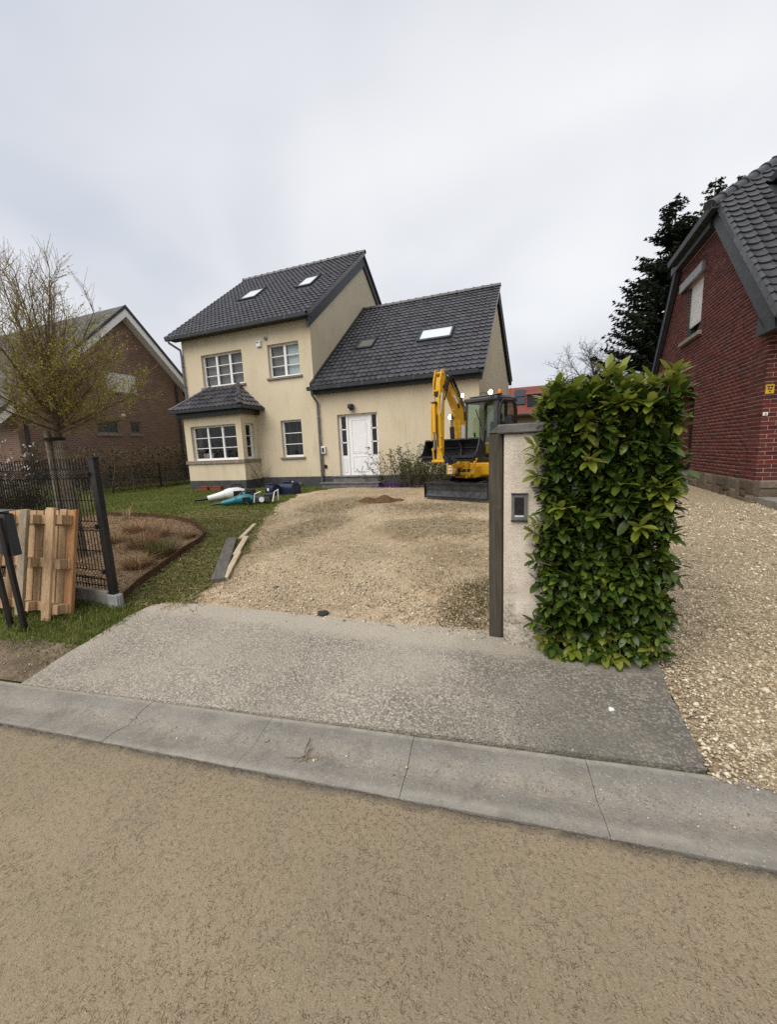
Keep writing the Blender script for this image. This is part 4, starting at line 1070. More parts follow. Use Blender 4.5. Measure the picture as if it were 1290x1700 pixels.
mats = [m_ @ Matrix.Diagonal((L, 1, 1, 1)) for m_, L in bricks[300:]]
V_, F_ = replicate(v0, f0, mats)
tag(link('bricks_joined', fast_mesh('bricks_joined', V_ - np.array(parent_loc(rh)), F_, 'red_brick'), rh), kind='stuff')
# rubble plinth, stone by stone
srg = random.Random(9)
def rubble(T, u0, u1, z0, z1):
    u = u0
    while u < u1 - .02:
        w = srg.uniform(.16, .42); w = min(w, u1 - u)
        nz = srg.choice([1, 2, 2, 3]); cuts = [z0] + sorted(z0 + (z1 - z0) * (k + srg.uniform(-.18, .18)) / nz for k in range(1, nz)) + [z1]
        for a, b in zip(cuts, cuts[1:]):
            nn = 2 if w > .3 and srg.random() < .4 else 1
            for k in range(nn):
                p, q = u + w * k / nn, u + w * (k + 1) / nn
                j = lambda s_=.012: srg.uniform(-s_, s_)
                g_ = .008; d0 = srg.uniform(-.045, -.015)
                st = MB(T)
                f4 = [(p + g_ + j(), a + g_ + j(.006)), (q - g_ + j(), a + g_ + j(.006)), (q - g_ + j(), b - g_ + j(.006)), (p + g_ + j(), b - g_ + j(.006))]
                c4 = [(.5 * (p + q) + (x_ - .5 * (p + q)) * .78, .5 * (a + b) + (y_ - .5 * (a + b)) * .75) for x_, y_ in f4]
                st.add([(x_, .06, y_) for x_, y_ in f4] + [(x_, d0 + .018 + j(.006), y_) for x_, y_ in f4] + [(x_, d0 + j(.008), y_) for x_, y_ in c4],
                       [(0, 1, 5, 4), (1, 2, 6, 5), (2, 3, 7, 6), (3, 0, 4, 7), (4, 5, 9, 8), (5, 6, 10, 9), (6, 7, 11, 10), (7, 4, 8, 11), (8, 9, 10, 11)])
                st.build('stone', 'rubble_stone', rh, smooth=False)
        u += w
rubble(TR, RYF - .03, AOP[0], .24, .772); rubble(T_front(RYF), RX + .05, 5.2, .24, .772)
MB().box(RX + .02, 13, RYF + .02, RYF + .1, .2, .77).box(RX + .02, RX + .1, RYF + .1, AOP[0], .2, .77).box(RX + .02, RX + .1, AOP[1], 16.9, .2, .77).build('plinth_core', 'joint_dirt', rh)
# porch arch: dark recess with door, step stones
MB(TR).box(AOP[0] - .3, AOP[1] + .4, .50, .52, .3, 3.4).build('porch_wall', 'red_brick', rh)
av = MB(TR); n = 14; c_, r_ = (AOP[0] + AOP[1]) / 2, (AOP[1] - AOP[0]) / 2
for i in range(n):
    y0, y1 = AOP[0] + 2 * r_ * i / n, AOP[0] + 2 * r_ * (i + 1) / n
    av.add([(y0, .0, arch_z(y0)), (y1, .0, arch_z(y1)), (y1, .0, AOP[3] + .03), (y0, .0, AOP[3] + .03), (y0, .3, arch_z(y0)), (y1, .3, arch_z(y1))], [(0, 1, 2, 3), (0, 1, 5, 4)])
av.build('arch_spandrel', 'red_brick', rh)
MB(TR).box(12.78, 12.84, .06, .16, .5, 2.75).box(13.15, 13.2, .3, .38, .5, 2.9).build('door_frame', 'black_coat', rh)
MB(TR).box(12.84, 14.2, .36, .42, .5, 2.9).build('porch_door', 'dark_metal', rh)
MB(TR).box(12.72, 14.3, -.32, .4, .36, .50).build('porch_step', 'bluestone', rh, bevel=.01)
MB(TR).box(12.72, 14.3, -.02, .4, .502, .64).build('porch_step', 'bluestone', rh, bevel=.01)
# shutter window
wn_ = MB(TR); wn_.box(ROP[0], ROP[0] + .06, .14, .2, ROP[2], ROP[3]).box(ROP[1] - .06, ROP[1], .14, .2, ROP[2], ROP[3]).box(ROP[0] + .06, ROP[1] - .06, .14, .2, ROP[2], ROP[2] + .07).box(13.24, 13.32, .14, .2, ROP[2] + .07, ROP[3])
wf = wn_.build('window', 'grey_plastic', rh)
MB(TR).quad((ROP[0], .17, ROP[2]), (ROP[1], .17, ROP[2]), (ROP[1], .17, ROP[3]), (ROP[0], .17, ROP[3])).build('pane', 'glass', wf)
MB(TR).box(ROP[0], ROP[1], .3, .34, ROP[2], ROP[3]).build('interior', 'room_dark', wf)
MB(TR).box(ROP[0] + .05, ROP[0] + .35, .21, .22, ROP[2], ROP[2] + .36).build('curtain', 'white_plastic', wf)
sh = MB(TR); zz = 4.62
while zz < 5.66: sh.add([(ROP[0] + .035, .075, zz), (ROP[1] - .035, .075, zz), (ROP[1] - .035, .066, zz + .020), (ROP[0] + .035, .066, zz + .020), (ROP[1] - .035, .075, zz + .037), (ROP[0] + .035, .075, zz + .037)], [(0, 1, 2, 3), (3, 2, 4, 5)]); zz += .042
sh_ = MB(TR).box(ROP[0] + .035, ROP[1] - .035, .08, .095, 4.60, 5.66).build('roller_shutter', 'white_plastic', rh)
tag(sh.build('shutter_slats', 'white_paint', sh_), kind='stuff')
MB(TR).box(ROP[0], ROP[0] + .034, .02, .13, ROP[2], ROP[3]).box(ROP[1] - .034, ROP[1], .02, .13, ROP[2], ROP[3]).build('shutter_rail', 'grey_plastic', sh_)
MB(TR).box(12.66, 14.35, -.09, .0, 5.69, 5.93).build('shutter_box', 'zinc', rh, bevel=.01)
MB(TR).box(12.60, 14.12, -.09, .13, 4.19, 4.29).build('window_sill', 'sill_stone', rh, bevel=.008)
# roof: front slope with a clipped (hipped) end
hp0, hp1 = Vector((3.58, CY0, rz(CY0))), Vector((5.65, 13.08, rz(13.08)))
EY, EXR = 8.66, 12.0
mb = MB(); T_ = .10
fr_ = [(3.60, EY, rz(EY)), (EXR, EY, rz(EY)), (EXR, 13.08, rz(13.08)), tuple(hp1), tuple(hp0)]
mb.add(fr_ + [(a, b, c - T_) for a, b, c in fr_], [(0, 1, 2, 3, 4), (9, 8, 7, 6, 5), (0, 5, 6, 1), (4, 9, 5, 0)])
rr = mb.build('roof', 'anthracite', rh)
bk = [(3.60, CY1, rz(CY0)), tuple(hp1), (EXR, 13.08, rz(13.08)), (EXR, 17.3, 3.4), (3.60, 17.05, 3.4)]
MB().add([tuple(hp0), tuple(hp1), (3.60, CY1, rz(CY0))], [(0, 1, 2)]).add(bk, [(0, 1, 2, 3, 4)]).build('roof', 'anthracite', rh)
sl3 = 1.05; ca3 = 1 / math.sqrt(1 + sl3 * sl3)
tB = tile_mesh('roof_tile', .215, .245, 'roof_tile_blue', roll=.032); tBl = tile_mesh('verge_tile', .215, .245, 'roof_tile_blue', roll=.032, side=-1)
hd = (hp1.x - hp0.x) / (hp1.y - hp0.y)
DOR = (4.55, 6.9)                                        # dormer standing on the slope
def kp(u, v):
    X_, Y_ = 3.60 + u, EY + v * ca3
    if Y_ > hp0.y and X_ < hp0.x + (Y_ - hp0.y) * hd - .13: return False
    return not (DOR[0] < X_ < DOR[1] and 9.3 < Y_ < 11.9) and X_ < 9
nv = round((13.08 - EY) / ca3 / .245)
rt = [(m_, tBl if c == 0 else tB) for m_, c, r in tile_field((3.60, EY - .03, rz(EY)), (1, 0, 0), (0, 1, sl3), .215, (13.08 - EY) / ca3 / nv, 25, nv, kp)]
lay_tiles(rh, rt, 300)
ridge_caps(rr, tuple(hp0 + Vector((-.12, -.02, -.02))), tuple(hp1 + Vector((0, 0, .02))), 9, .125, 'roof_tile_blue', 'hip_tile')
ridge_caps(rr, tuple(hp1 + Vector((0, 0, .05))), (9.0, 13.08, rz(13.08) + .05), 10, .105, 'roof_tile_blue')
# hip gutter, fascias, verge board
gm = MB(lambda a, b, c: (a, c, b))
gm.prism([(3.46, 6.57), (3.44, 6.70), (3.455, 6.70), (3.475, 6.60), (3.575, 6.60), (3.58, 6.70), (3.60, 6.70), (3.60, 6.57)], 2, CY0 - .1, CY1 + .15)
gm.build('rain_gutter', 'anthracite', rr)
MB().box(3.605, RX - .003, CY0 + .40, 14.95, 6.40, 6.60).build('fascia', 'anthracite', rr)
vb = MB(); n0 = [(9.13, 3.40), (11.98, 6.41), (11.62, rz(11.62) - .10), (8.86, rz(8.86) - .10)]
vb.prism(n0, 0, 3.655, 3.755); vb.build('verge_board', 'anthracite', rr)
MB().add([(3.755, 11.98, 6.41), (3.755, 12.04, 6.62), (3.655, 12.04, 6.62), (3.655, 11.98, 6.41), (3.655, 11.62, 6.58), (3.755, 11.62, 6.58)], [(0, 1, 2, 3), (3, 2, 4), (0, 1, 5)]).build('verge_cap', 'anthracite', rr)
MB().prism([(8.80, 3.36), (9.42, 3.36), (9.42, 3.68), (9.13, 3.41), (8.86, 3.66)], 0, 3.64, 3.76).build('eave_box', 'anthracite', rr)
MB().box(3.76, EXR, 8.80, RYF - .003, 3.38, 3.50).build('soffit', 'anthracite', rr)
MB().box(3.66, EXR, 8.52, 8.66, 3.42, 3.56).build('rain_gutter', 'anthracite', rr)
MB().prism([(17.0, 3.5), (14.55, rz(CY0) + .02), (14.55, rz(CY0) - .3), (16.75, 3.5)], 0, 3.62, 3.755).build('verge_board', 'anthracite', rr)
# dormer on the front slope
dm = MB(); y0, y1 = 9.75, 11.95; zt = rz(11.9) + .0
dm.prism([(y0, rz(y0) - .05), (y1, zt), (y0, zt)], 0, DOR[0] + .25, DOR[1])
dor = dm.build('dormer', 'black_coat', rh)
MB().box(DOR[0] + .05, DOR[1] + .2, y0 - .25, y1 + .1, zt, zt + .16).build('dormer_roof', 'anthracite', dor)
# lantern, signs, terrace slab
ln = thing('wall_lantern', 'small black wall lantern on red brick gable above the laurel hedge', 'lantern', (RX - .14, 14.1, 3.6))
LC = (RX - .14, 14.1, 3.6)
MB().box(RX - .04, RX, 14.07, 14.13, 3.56, 3.76).tube([(RX - .03, 14.1, 3.72), (RX - .09, 14.1, 3.79), (LC[0], 14.1, 3.75)], .009, 6).build('bracket', 'black_coat', ln)
MB().lathe([(.012, .16), (.075, .07), (.07, .055)], LC, 6).lathe([(.035, -.10), (.04, -.09), (.012, -.13)], LC, 6).build('lantern_roof', 'black_coat', ln)
lg = MB()
for k in range(6):
    a = k * math.pi / 3; lg.bar((LC[0] + .038 * math.cos(a), 14.1 + .038 * math.sin(a), 3.51), (LC[0] + .062 * math.cos(a), 14.1 + .062 * math.sin(a), 3.66), .009, .009)
lg.build('lantern_cage', 'black_coat', ln)
MB().lathe([(.03, -.085), (.052, .055)], LC, 6).build('lantern_glass', 'glass', ln)
sg = MB().box(3.795, 3.915, RYF - .018, RYF - .004, 2.34, 2.50); sgo = sg.build('marker_sign', 'mustard', None, org=(3.855, RYF - .01, 2.42))
tag(sgo, 'small yellow marker plate screwed to red brick corner', 'sign')
MB().box(3.815, 3.855, RYF - .0205, RYF - .0185, 2.45, 2.475).box(3.868, 3.894, RYF - .0205, RYF - .0185, 2.445, 2.48).box(3.825, 3.85, RYF - .0205, RYF - .0185, 2.405, 2.435).box(3.86, 3.885, RYF - .0205, RYF - .0185, 2.40, 2.43).box(3.84, 3.87, RYF - .0205, RYF - .0185, 2.365, 2.385).build('sign_marking', 'dark_metal', sgo)
db = MB().box(3.79, 3.86, RYF - .028, RYF - .004, 1.955, 2.015).build('doorbell', 'white_plastic', None, bevel=.004, org=(3.825, RYF - .01, 1.98))
tag(db, 'small white doorbell box on red brick corner below yellow plate', 'doorbell')
MB().cyl((3.825, RYF - .03, 1.985), (3.825, RYF - .036, 1.985), .012).build('bell_button', 'grey_plastic', db)
ter = MB().box(3.80, 9, 7.55, RYF - .06, .22, .475).build('terrace_step', 'concrete', None, bevel=.008, org=(5, 8.4, .3))
tag(ter, 'pale concrete terrace step at foot of red brick house', 'step')

# ================================================================== BROWN BRICK HOUSE (left) AND RED-ROOFED HOUSE (far)
LH = -19.0
lh = thing('brown_brick_house', 'brown brick house with grey roof and white verge boards beyond the bare hedge', 'house', (LH - 6, 12, .4))
LYF, LYA, LYB = 9.47, 14.30, 19.1
def lz(y): return 8.80 - .955 * abs(y - LYA)             # roof underside along the gable
TL = T_right(LH)
LW = [(13.19, 14.72, 4.95, 5.85), (12.47, 13.55, 2.93, 3.57), (14.10, 14.66, 2.94, 3.57)]
mb = MB(TL); wall_cells(mb, LYF, LYB, .3, 3.9, LW[1:], .12)
zt_ = 5.9
mb.add([(LYF, 0, 3.9), (LYB, 0, 3.9), (17.6, 0, 4.95), (10.3, 0, 4.95)], [(0, 1, 2, 3)])
mb.add([(10.3, 0, 4.95), (LW[0][0], 0, 4.95), (LW[0][0], 0, 5.85), (11.24, 0, 5.85)], [(0, 1, 2, 3)]); mb.add([(LW[0][1], 0, 4.95), (17.6, 0, 4.95), (17.36, 0, 5.85), (LW[0][1], 0, 5.85)], [(0, 1, 2, 3)])
mb.add([(11.24, 0, 5.85), (17.36, 0, 5.85), (LYA, 0, 8.75)], [(0, 1, 2)])
a, b, c, d_ = LW[0]
mb.quad((a, 0, c), (a, .12, c), (a, .12, d_), (a, 0, d_)); mb.quad((b, 0, c), (b, 0, d_), (b, .12, d_), (b, .12, c)); mb.quad((a, 0, d_), (a, .12, d_), (b, .12, d_), (b, 0, d_))
mb.build('wall', 'brown_brick_side', lh)
MB(T_front(LYF)).quad((-34, 0, .3), (LH, 0, .3), (LH, 0, 3.9), (-34, 0, 3.9)).build('front_wall', 'brown_brick_front', lh)
MB().box(-34, LH - .01, LYB - .05, LYB, .3, 3.9).build('back_wall', 'brown_brick_front', lh)
MB(TL).box(LYF, LYB, -.03, -.002, .3, 1.15).build('stone_plinth', 'concrete_dark', lh)
m = NM('far_roof', .75, .3)
bk_ = m.n.new('ShaderNodeTexBrick'); q_ = m.n.new('ShaderNodeCombineXYZ'); p_ = m.xyz(); m.link(p_['X'], q_.inputs[0]); m.link(m.math('MULTIPLY', p_['Y'], 1.38), q_.inputs[1]); m.link(q_.outputs[0], bk_.inputs['Vector'])
bk_.inputs['Scale'].default_value = 1; bk_.inputs['Brick Width'].default_value = .3; bk_.inputs['Row Height'].default_value = .33; bk_.inputs['Mortar Size'].default_value = .02
for nm, c in (('Color1', (.10, .10, .10)), ('Color2', (.135, .132, .13)), ('Mortar', (.03, .03, .03))): bk_.inputs[nm].default_value = (*c, 1)
m.color(m.mix(m.ramp(m.noise(1.5, 5), (.4, 0), (.7, .5)), bk_.outputs['Color'], (.075, .08, .06))); m.bump(bk_.outputs['Fac'], -.6, .02); M['far_roof'] = m.m
lroof = [slope(lh, 'roof', -34.5, LH + .45, y0, lz(y0) + .16, LYA, 8.96, .14, mat='far_roof') for y0 in (LYF - .75, LYB + .75)]
for s_, y0 in ((1, LYF - .78), (-1, LYB + .78)):
    z0, z1 = lz(y0) + .18, 8.98
    MB().prism([(y0, z0), (LYA, z1), (LYA, z1 - .16), (y0, z0 - .16)], 0, LH + .453, LH + .52).build('verge_trim', 'anthracite', lh)
    MB().prism([(y0, z0 - .165), (LYA, z1 - .165), (LYA, z1 - .52), (y0 + .1 * s_, z0 - .42)], 0, LH + .40, LH + .47).build('barge_board', 'white_paint', lh)
    MB().prism([(y0, z0 - .42), (LYA, z1 - .46), (LYA, z1 - .50), (y0, z0 - .46)], 0, LH + .003, LH + .40).build('soffit', 'white_paint', lh)
for (a, b, c, d_), mt, rl in zip(LW, ('white_plastic', 'curtain_grey', 'curtain_grey'), (1, 0, 0)):
    if rl:
        s_ = MB(TL).box(a, b, .04, .07, c, d_).build('roller_shutter', 'white_plastic', lh); sl_ = MB(TL); zz = c + .02
        while zz < d_: sl_.box(a + .02, b - .02, .033, .04, zz, zz + .035); zz += .05
        tag(sl_.build('shutter_slats', 'white_plastic', s_), kind='stuff')
    else:
        f = MB(TL); f.box(a, a + .06, .05, .1, c, d_).box(b - .06, b, .05, .1, c, d_).box(a + .06, b - .06, .05, .1, c, c + .09).box(a + .06, b - .06, .05, .1, d_ - .05, d_)
        f = f.build('window', 'sill_stone', lh); MB(TL).quad((a + .06, .08, c + .09), (b - .06, .08, c + .09), (b - .06, .08, d_ - .05), (a + .06, .08, d_ - .05)).build('pane', 'glass', f)
        MB(TL).box(a, b, .11, .115, c, d_).build('blind', 'grey_plastic', f)
    MB(TL).box(a - .08, b + .08, -.06, .05, c - .08, c - .002).build('window_sill', 'sill_stone', lh)
    MB(TL).box(a - .1, b + .1, -.012, -.002, d_ + .002, d_ + .10).build('lintel', 'brown_brick_front', lh)
MB(TL).tube([(17.0, -.08, 5.7), (17.0, -.08, .6)], .05, 8).build('downpipe', 'dark_metal', lh); MB(TL).tube([(9.75, -.07, 3.9), (9.72, -.07, .6)], .06, 8).build('downpipe', 'dark_metal', lh)
MB().lathe([(.02, -.07), (.09, -.03), (.1, .03), (.03, .09)], (LH + .12, 13.72, 3.82), 10).build('wall_lamp', 'white_plastic', lh)

fh = thing('red_roofed_house', 'distant house with red tiled roof and dark solar panels behind the excavator', 'house', (0, 42, 0))
farbrick('far_wall', False, (.24, .17, .13), (.20, .14, .11), (.3, .25, .2))
m = NM('red_tiles', .8, .2); w_ = m.n.new('ShaderNodeTexWave'); w_.wave_type = 'BANDS'; w_.bands_direction = 'Y'; w_.inputs['Scale'].default_value = 1.1; w_.inputs['Distortion'].default_value = .6; m.link(m.P(), w_.inputs['Vector'])
c = m.ramp(m.noise(2.5, 6, .7), (.3, (.15, .046, .038)), (.7, (.24, .080, .062))); m.color(m.mix(m.math('MULTIPLY', w_.outputs['Fac'], .25), c, (.10, .03, .025))); M['red_tiles'] = m.m
MB().box(-9, 5, 40.6, 48, -.2, 4.9).build('wall', 'far_wall', fh)
slope(fh, 'roof', -9.4, 5.4, 40, 4.55, 44.3, 7.55, .15, mat='red_tiles'); slope(fh, 'roof', -9.4, 5.4, 48.6, 4.55, 44.3, 7.55, .15, mat='red_tiles')
MB().box(-9.4, 5.4, 39.86, 40, 4.38, 4.52).build('rain_gutter', 'dark_metal', fh)
sN = Vector((0, -3.0, 4.3)).normalized()
for a, y in ((-2.42, 41.3), (-2.42, 42.55)):
    o_ = Vector((a, y, 4.55 + (y - 40) * .698)) + sN * .06
    u_, v_ = Vector((1, 0, 0)), Vector((0, 4.3, 3.0)).normalized()
    MB(lambda p, q, r, o_=o_, u_=u_, v_=v_: tuple(o_ + u_ * p + v_ * q + sN * r)).box(0, 1.05, 0, 1.38, 0, .06).build('solar_panel', 'solar_panel', fh)
dm = MB(); dm.prism([(40.9, 5.0), (43.2, 6.75), (40.9, 6.35)], 0, -1.15, .6).build('dormer', 'black_coat', fh)
slope(fh, 'dormer_roof', -1.3, .8, 40.7, 6.4, 43.3, 6.85, .08, mat='red_tiles')

# ================================================================== GATE COLUMN, TIMBER POST, INTERCOM
gc = thing('gate_column', 'pale roughcast gate column stained dark at its foot beside hedge', 'gate column', (-.1, 3.1, .08))
MB().box(-.235, .07, 2.951, 3.32, .02, 1.685).build('shaft', 'roughcast', gc, bevel=.006)
MB().box(-.280, .115, 2.915, 3.36, 1.688, 1.752).build('cap', 'bluestone', gc, bevel=.008)
ic = thing('intercom', 'grey aluminium intercom panel with black grille set in gate column', 'intercom', (-.126, 2.95, 1.16))
f = MB(); f.box(-.180, -.158, 2.936, 2.9505, 1.066, 1.256).box(-.094, -.072, 2.936, 2.9505, 1.066, 1.256).box(-.158, -.094, 2.936, 2.9505, 1.066, 1.092).box(-.158, -.094, 2.936, 2.9505, 1.232, 1.256)
f.build('frame', 'zinc', ic, bevel=.002)
MB().box(-.1835, -.0685, 2.928, 2.9505, 1.257, 1.264).box(-.1835, -.0685, 2.93, 2.9505, 1.058, 1.0655).build('trim', 'dark_metal', ic)
MB().box(-.158, -.094, 2.943, 2.9505, 1.092, 1.232).build('speaker_plate', 'black_coat', ic)
for k in range(8): MB().box(-.156, -.096, 2.937, 2.943, 1.112 + k * .0145, 1.118 + k * .0145).build('louvre', 'dark_metal', ic)
MB().box(-.157, -.095, 2.938, 2.943, 1.093, 1.104).build('call_button', 'blind_blue', ic)
tp = thing('timber_post', 'dark weathered square timber post standing against pale gate column', 'post', (-.30, 3.09, .09))
MB().box(-.352, -.246, 3.036, 3.142, .0, 1.70).build('shaft', 'post_wood', tp, bevel=.010)
MB().add([(-.356, 3.032, 1.70), (-.242, 3.032, 1.70), (-.242, 3.146, 1.70), (-.356, 3.146, 1.70), (-.30, 3.09, 1.745)], [(3, 2, 1, 0), (0, 1, 4), (1, 2, 4), (2, 3, 4), (3, 0, 4)]).build('post_top', 'post_wood', tp)

# ================================================================== MESH FENCE WITH CONCRETE BASE
FY = 2.673
fe = thing('mesh_fence', 'black welded mesh garden fence with folded wires and end post', 'fence', (-4.2, FY, .1))
pm = MB(); pm.box(-4.238, -4.158, FY - .03, FY + .03, .20, 1.648).build('post', 'black_coat', fe, bevel=.004)
MB().box(-4.243, -4.153, FY - .035, FY + .035, 1.648, 1.662).build('post_cap', 'black_coat', fe)
for zz in (.45, .93, 1.47): MB().box(-4.262, -4.238, FY - .045, FY - .012, zz, zz + .045).box(-4.25, -4.238, FY - .056, FY - .046, zz + .01, zz + .035).build('clamp', 'dark_metal', fe)
MB().box(-6.76, -6.70, FY - .03, FY + .03, .20, 1.648).build('post', 'black_coat', fe, bevel=.004)
def fence_y(z):                                           # wires kink outward at three folds
    d = 0
    for c in (.42, .95, 1.50): d = max(d, .055 * max(0, 1 - abs(z - c) / .05))
    return FY - d
zs = [.27, .37, .42, .47, .90, .95, 1.0, 1.45, 1.50, 1.55, 1.66]
for x0, x1 in ((-6.69, -4.275), (-9.2, -6.78)):
    n = round((x1 - x0) / .05); w = MB()
    for k in range(n + 1):
        xx = x0 + (x1 - x0) * k / n; w.tube([(xx, fence_y(z_), z_) for z_ in zs], .0052, 4, cap=False)
    wv_ = w.build('wire_mesh', 'wire_black', fe); tag(wv_, kind='stuff')
    h_ = MB()
    for z_ in (.30, .37, .47, .68, .90, 1.0, 1.22, 1.45, 1.55): h_.bar((x0 - .02, FY + .006, z_), (x1 + .02, FY + .006, z_), .008, .008)
    for z_ in (.42, .95, 1.50): h_.bar((x0 - .02, fence_y(z_) - .004, z_), (x1 + .02, fence_y(z_) - .004, z_), .005, .005)
    tag(h_.build('cross_wire', 'wire_black', fe), kind='stuff')
MB().box(-4.250, -4.150, FY - .042, FY + .042, .0, .225).build('post_socket', 'galvanised', fe, bevel=.006)
MB().box(-4.149, -4.112, FY - .036, FY + .036, .0, .222).box(-4.111, -4.098, FY - .02, FY + .02, .0, .218).build('socket_flange', 'galvanised', fe)
for x0, x1 in ((-6.70, -4.266), (-9.2, -6.76)):
    MB().box(x0, x1, FY - .022, FY + .022, .0, .245).build('concrete_plate', 'concrete', fe, bevel=.004)

# corten edging round the bed
ed = MB(); E_ = BED[:12]
for i in range(len(E_) - 1):
    (x0, y0), (x1, y1) = E_[i], E_[i + 1]
    d = Vector((x1 - x0, y1 - y0, 0)).normalized(); nx, ny_ = -d.y * .012, d.x * .012
    z0, z1 = g(x0, y0), g(x1, y1)
    ed.add([(x0, y0, z0 - .06), (x1, y1, z1 - .06), (x1, y1, z1 + .095), (x0, y0, z0 + .095), (x0 + nx, y0 + ny_, z0 - .06), (x1 + nx, y1 + ny_, z1 - .06), (x1 + nx, y1 + ny_, z1 + .095), (x0 + nx, y0 + ny_, z0 + .095)],
           [(0, 1, 2, 3), (5, 4, 7, 6), (3, 2, 6, 7), (0, 3, 7, 4), (1, 5, 6, 2)])
tag(ed.build('bed_edging', 'corten', None, org=(-5.2, 4.8, .2)), 'rusty steel edging curving round the dry grass bed', 'edging')

# ================================================================== PALLET, SIGN STAND, PLANKS
# pallet standing on end against the fence, underside to the street
pal = thing('wooden_pallet', 'new pine pallet standing upright against black mesh fence', 'pallet', (-4.8, 2.4, .06))
PO = Vector((-5.47, 2.33, .05)); pu = Vector((1, .06, 0)).normalized(); lean = R(11)
pv = Vector((0, math.sin(lean), math.cos(lean))); pn = pu.cross(pv).normalized()   # pn points to the street (-Y)
if pn.y > 0: pn = -pn
PT = lambda a, b, c: tuple(PO + pu * a + pv * b + pn * c)     # c grows toward the street
PW, PHt = 1.0, 1.10
prg = random.Random(4)
k = 0
xs_ = np.linspace(0, PW - .088, 9)
for i, xx in enumerate(xs_):                                  # deck boards (vertical, at the back)
    w = .096 if i not in (0, len(xs_) - 1) else .10
    MB(PT).box(xx + prg.uniform(-.004, .004), xx + w, prg.uniform(-.01, .0), PHt + prg.uniform(-.012, .012), 0, .022).build('plank', 'pallet_wood_orange' if i == len(xs_) - 1 else 'pallet_wood', pal, bevel=.002)
MB(PT).box(PW + .012, PW + .030, .0, PHt + .01, -.012, .022).build('plank', 'pallet_wood_orange', pal, bevel=.002)
for zz in (.045, .50, .95):                                  # cross boards
    MB(PT).box(0, PW, zz, zz + .095, .023, .045).build('stringer', 'pallet_wood', pal, bevel=.002)
    for xx in (0.0, .40, .83):
        MB(PT).box(min(xx, PW - .16), min(xx, PW - .16) + .16, zz + .002, zz + .098, .046, .122).build('block', 'pallet_wood', pal, bevel=.003)
for i, xx in enumerate((-.005, .40, .80)):                        # runners nearest the street
    MB(PT).box(xx, xx + .11, -.02 if i == 2 else .0, PHt + (.02 if i == 2 else .0), .124, .150).build('runner', 'pallet_wood_grey' if i == 1 else 'pallet_wood', pal, bevel=.003)
# sign stand
st = thing('letterbox_stand', 'dark grey letterbox plate on two raked legs in front of the pallet', 'letterbox', (-4.85, 2.07, .05))
MB().add([(-5.02, 2.09, .80), (-4.575, 2.065, .775), (-4.64, 2.085, 1.165), (-5.02, 2.10, 1.19), (-5.02, 2.16, .80), (-4.575, 2.145, .775), (-4.64, 2.165, 1.165), (-5.02, 2.17, 1.19)],
         [(0, 1, 2, 3), (7, 6, 5, 4), (0, 4, 5, 1), (1, 5, 6, 2), (2, 6, 7, 3), (3, 7, 4, 0)]).build('box', 'letterbox_grey', st, bevel=.006)
MB().box(-5.03, -4.635, 2.08, 2.175, 1.19, 1.20).build('lid', 'zinc', st, bevel=.003)
MB().bar((-4.625, 2.045, 1.14), (-4.585, 2.06, .03), .036, .036).build('leg', 'black_coat', st)
MB().bar((-4.86, 2.055, .80), (-4.83, 2.07, .03), .036, .036).build('leg', 'black_coat', st)

def board(name, mat, p, q, w, t, label, group=None, roll=0, tilt=0):
    p, q = Vector((*p, 0)), Vector((*q, 0)); d = q - p; L = d.length
    z0, z1 = g(p.x, p.y) + .012, g(q.x, q.y) + .012 + tilt
    me = MB().box(-w / 2, w / 2, 0, L, 0, t).mesh(name, mat, bevel=.003)
    o = link(name, me, None, (p.x, p.y, z0))
    o.rotation_euler = (math.atan2(z1 - z0, L), roll, math.atan2(-d.x, d.y))
    return tag(o, label, 'plank', group)
board('dark_plank', 'dark_plank', (-3.545, 3.45), (-4.755, 5.03), .155, .045, 'wide dark weathered plank lying beside pale battens on drive edge', tilt=.02)
bg_ = 'pale battens on the drive edge'
board('wood_batten', 'light_batten', (-3.50, 3.52), (-4.10, 4.44), .07, .04, 'pale split batten lying nearest the street beside dark plank', bg_)
board('wood_batten', 'light_batten', (-4.06, 4.33), (-4.64, 5.24), .08, .038, 'pale batten in the middle of the row of three', bg_)
board('wood_batten', 'light_batten', (-4.67, 5.14), (-5.17, 6.10), .07, .038, 'pale batten lying farthest up the drive edge', bg_)

# ================================================================== LAUREL HEDGE
hrg = np.random.default_rng(42)
def leaf_arrays(L, Wd, fold=.25, curl=.18):
    """laurel leaf: four strips along a folded, arched midrib"""
    t = np.array([0, .22, .5, .78, 1.0]); w = np.array([.12, .80, 1.0, .82, .12]) * Wd / 2
    V, F = [], []
    for ti, wi in zip(t, w):
        zc = -curl * L * ti * ti
        V += [(-wi, ti * L, zc + fold * wi), (0, ti * L, zc), (wi, ti * L, zc + fold * wi)]
    for i in range(4):
        a = i * 3
        for j in (0, 1): F += [(a + j, a + j + 1, a + j + 4), (a + j, a + j + 4, a + j + 3)]
    return np.array(V), np.array(F)
LEAFV = [leaf_arrays(.100, .047, .3, .25), leaf_arrays(.112, .049, .2, .15), leaf_arrays(.088, .044, .35, .35), leaf_arrays(.105, .044, .15, .08)]
def frame(d, roll, up=Vector((0, 0, 1))):
    d = d.normalized(); a = d.cross(up)
    if a.length < 1e-3: a = Vector((1, 0, 0))
    a.normalize(); n = a.cross(d)
    m_ = Matrix(((a.x, d.x, n.x, 0), (a.y, d.y, n.y, 0), (a.z, d.z, n.z, 0), (0, 0, 0, 1)))
    return m_ @ Matrix.Rotation(roll, 4, 'Y')
hedge = thing('laurel_hedge', 'tall clipped cherry laurel hedge with glossy leaves beside the gate column', 'hedge', (.42, 3.6, .05))
HB = (.05, .79, 2.91, 4.7, .15, 1.90)
hr = random.Random(8)
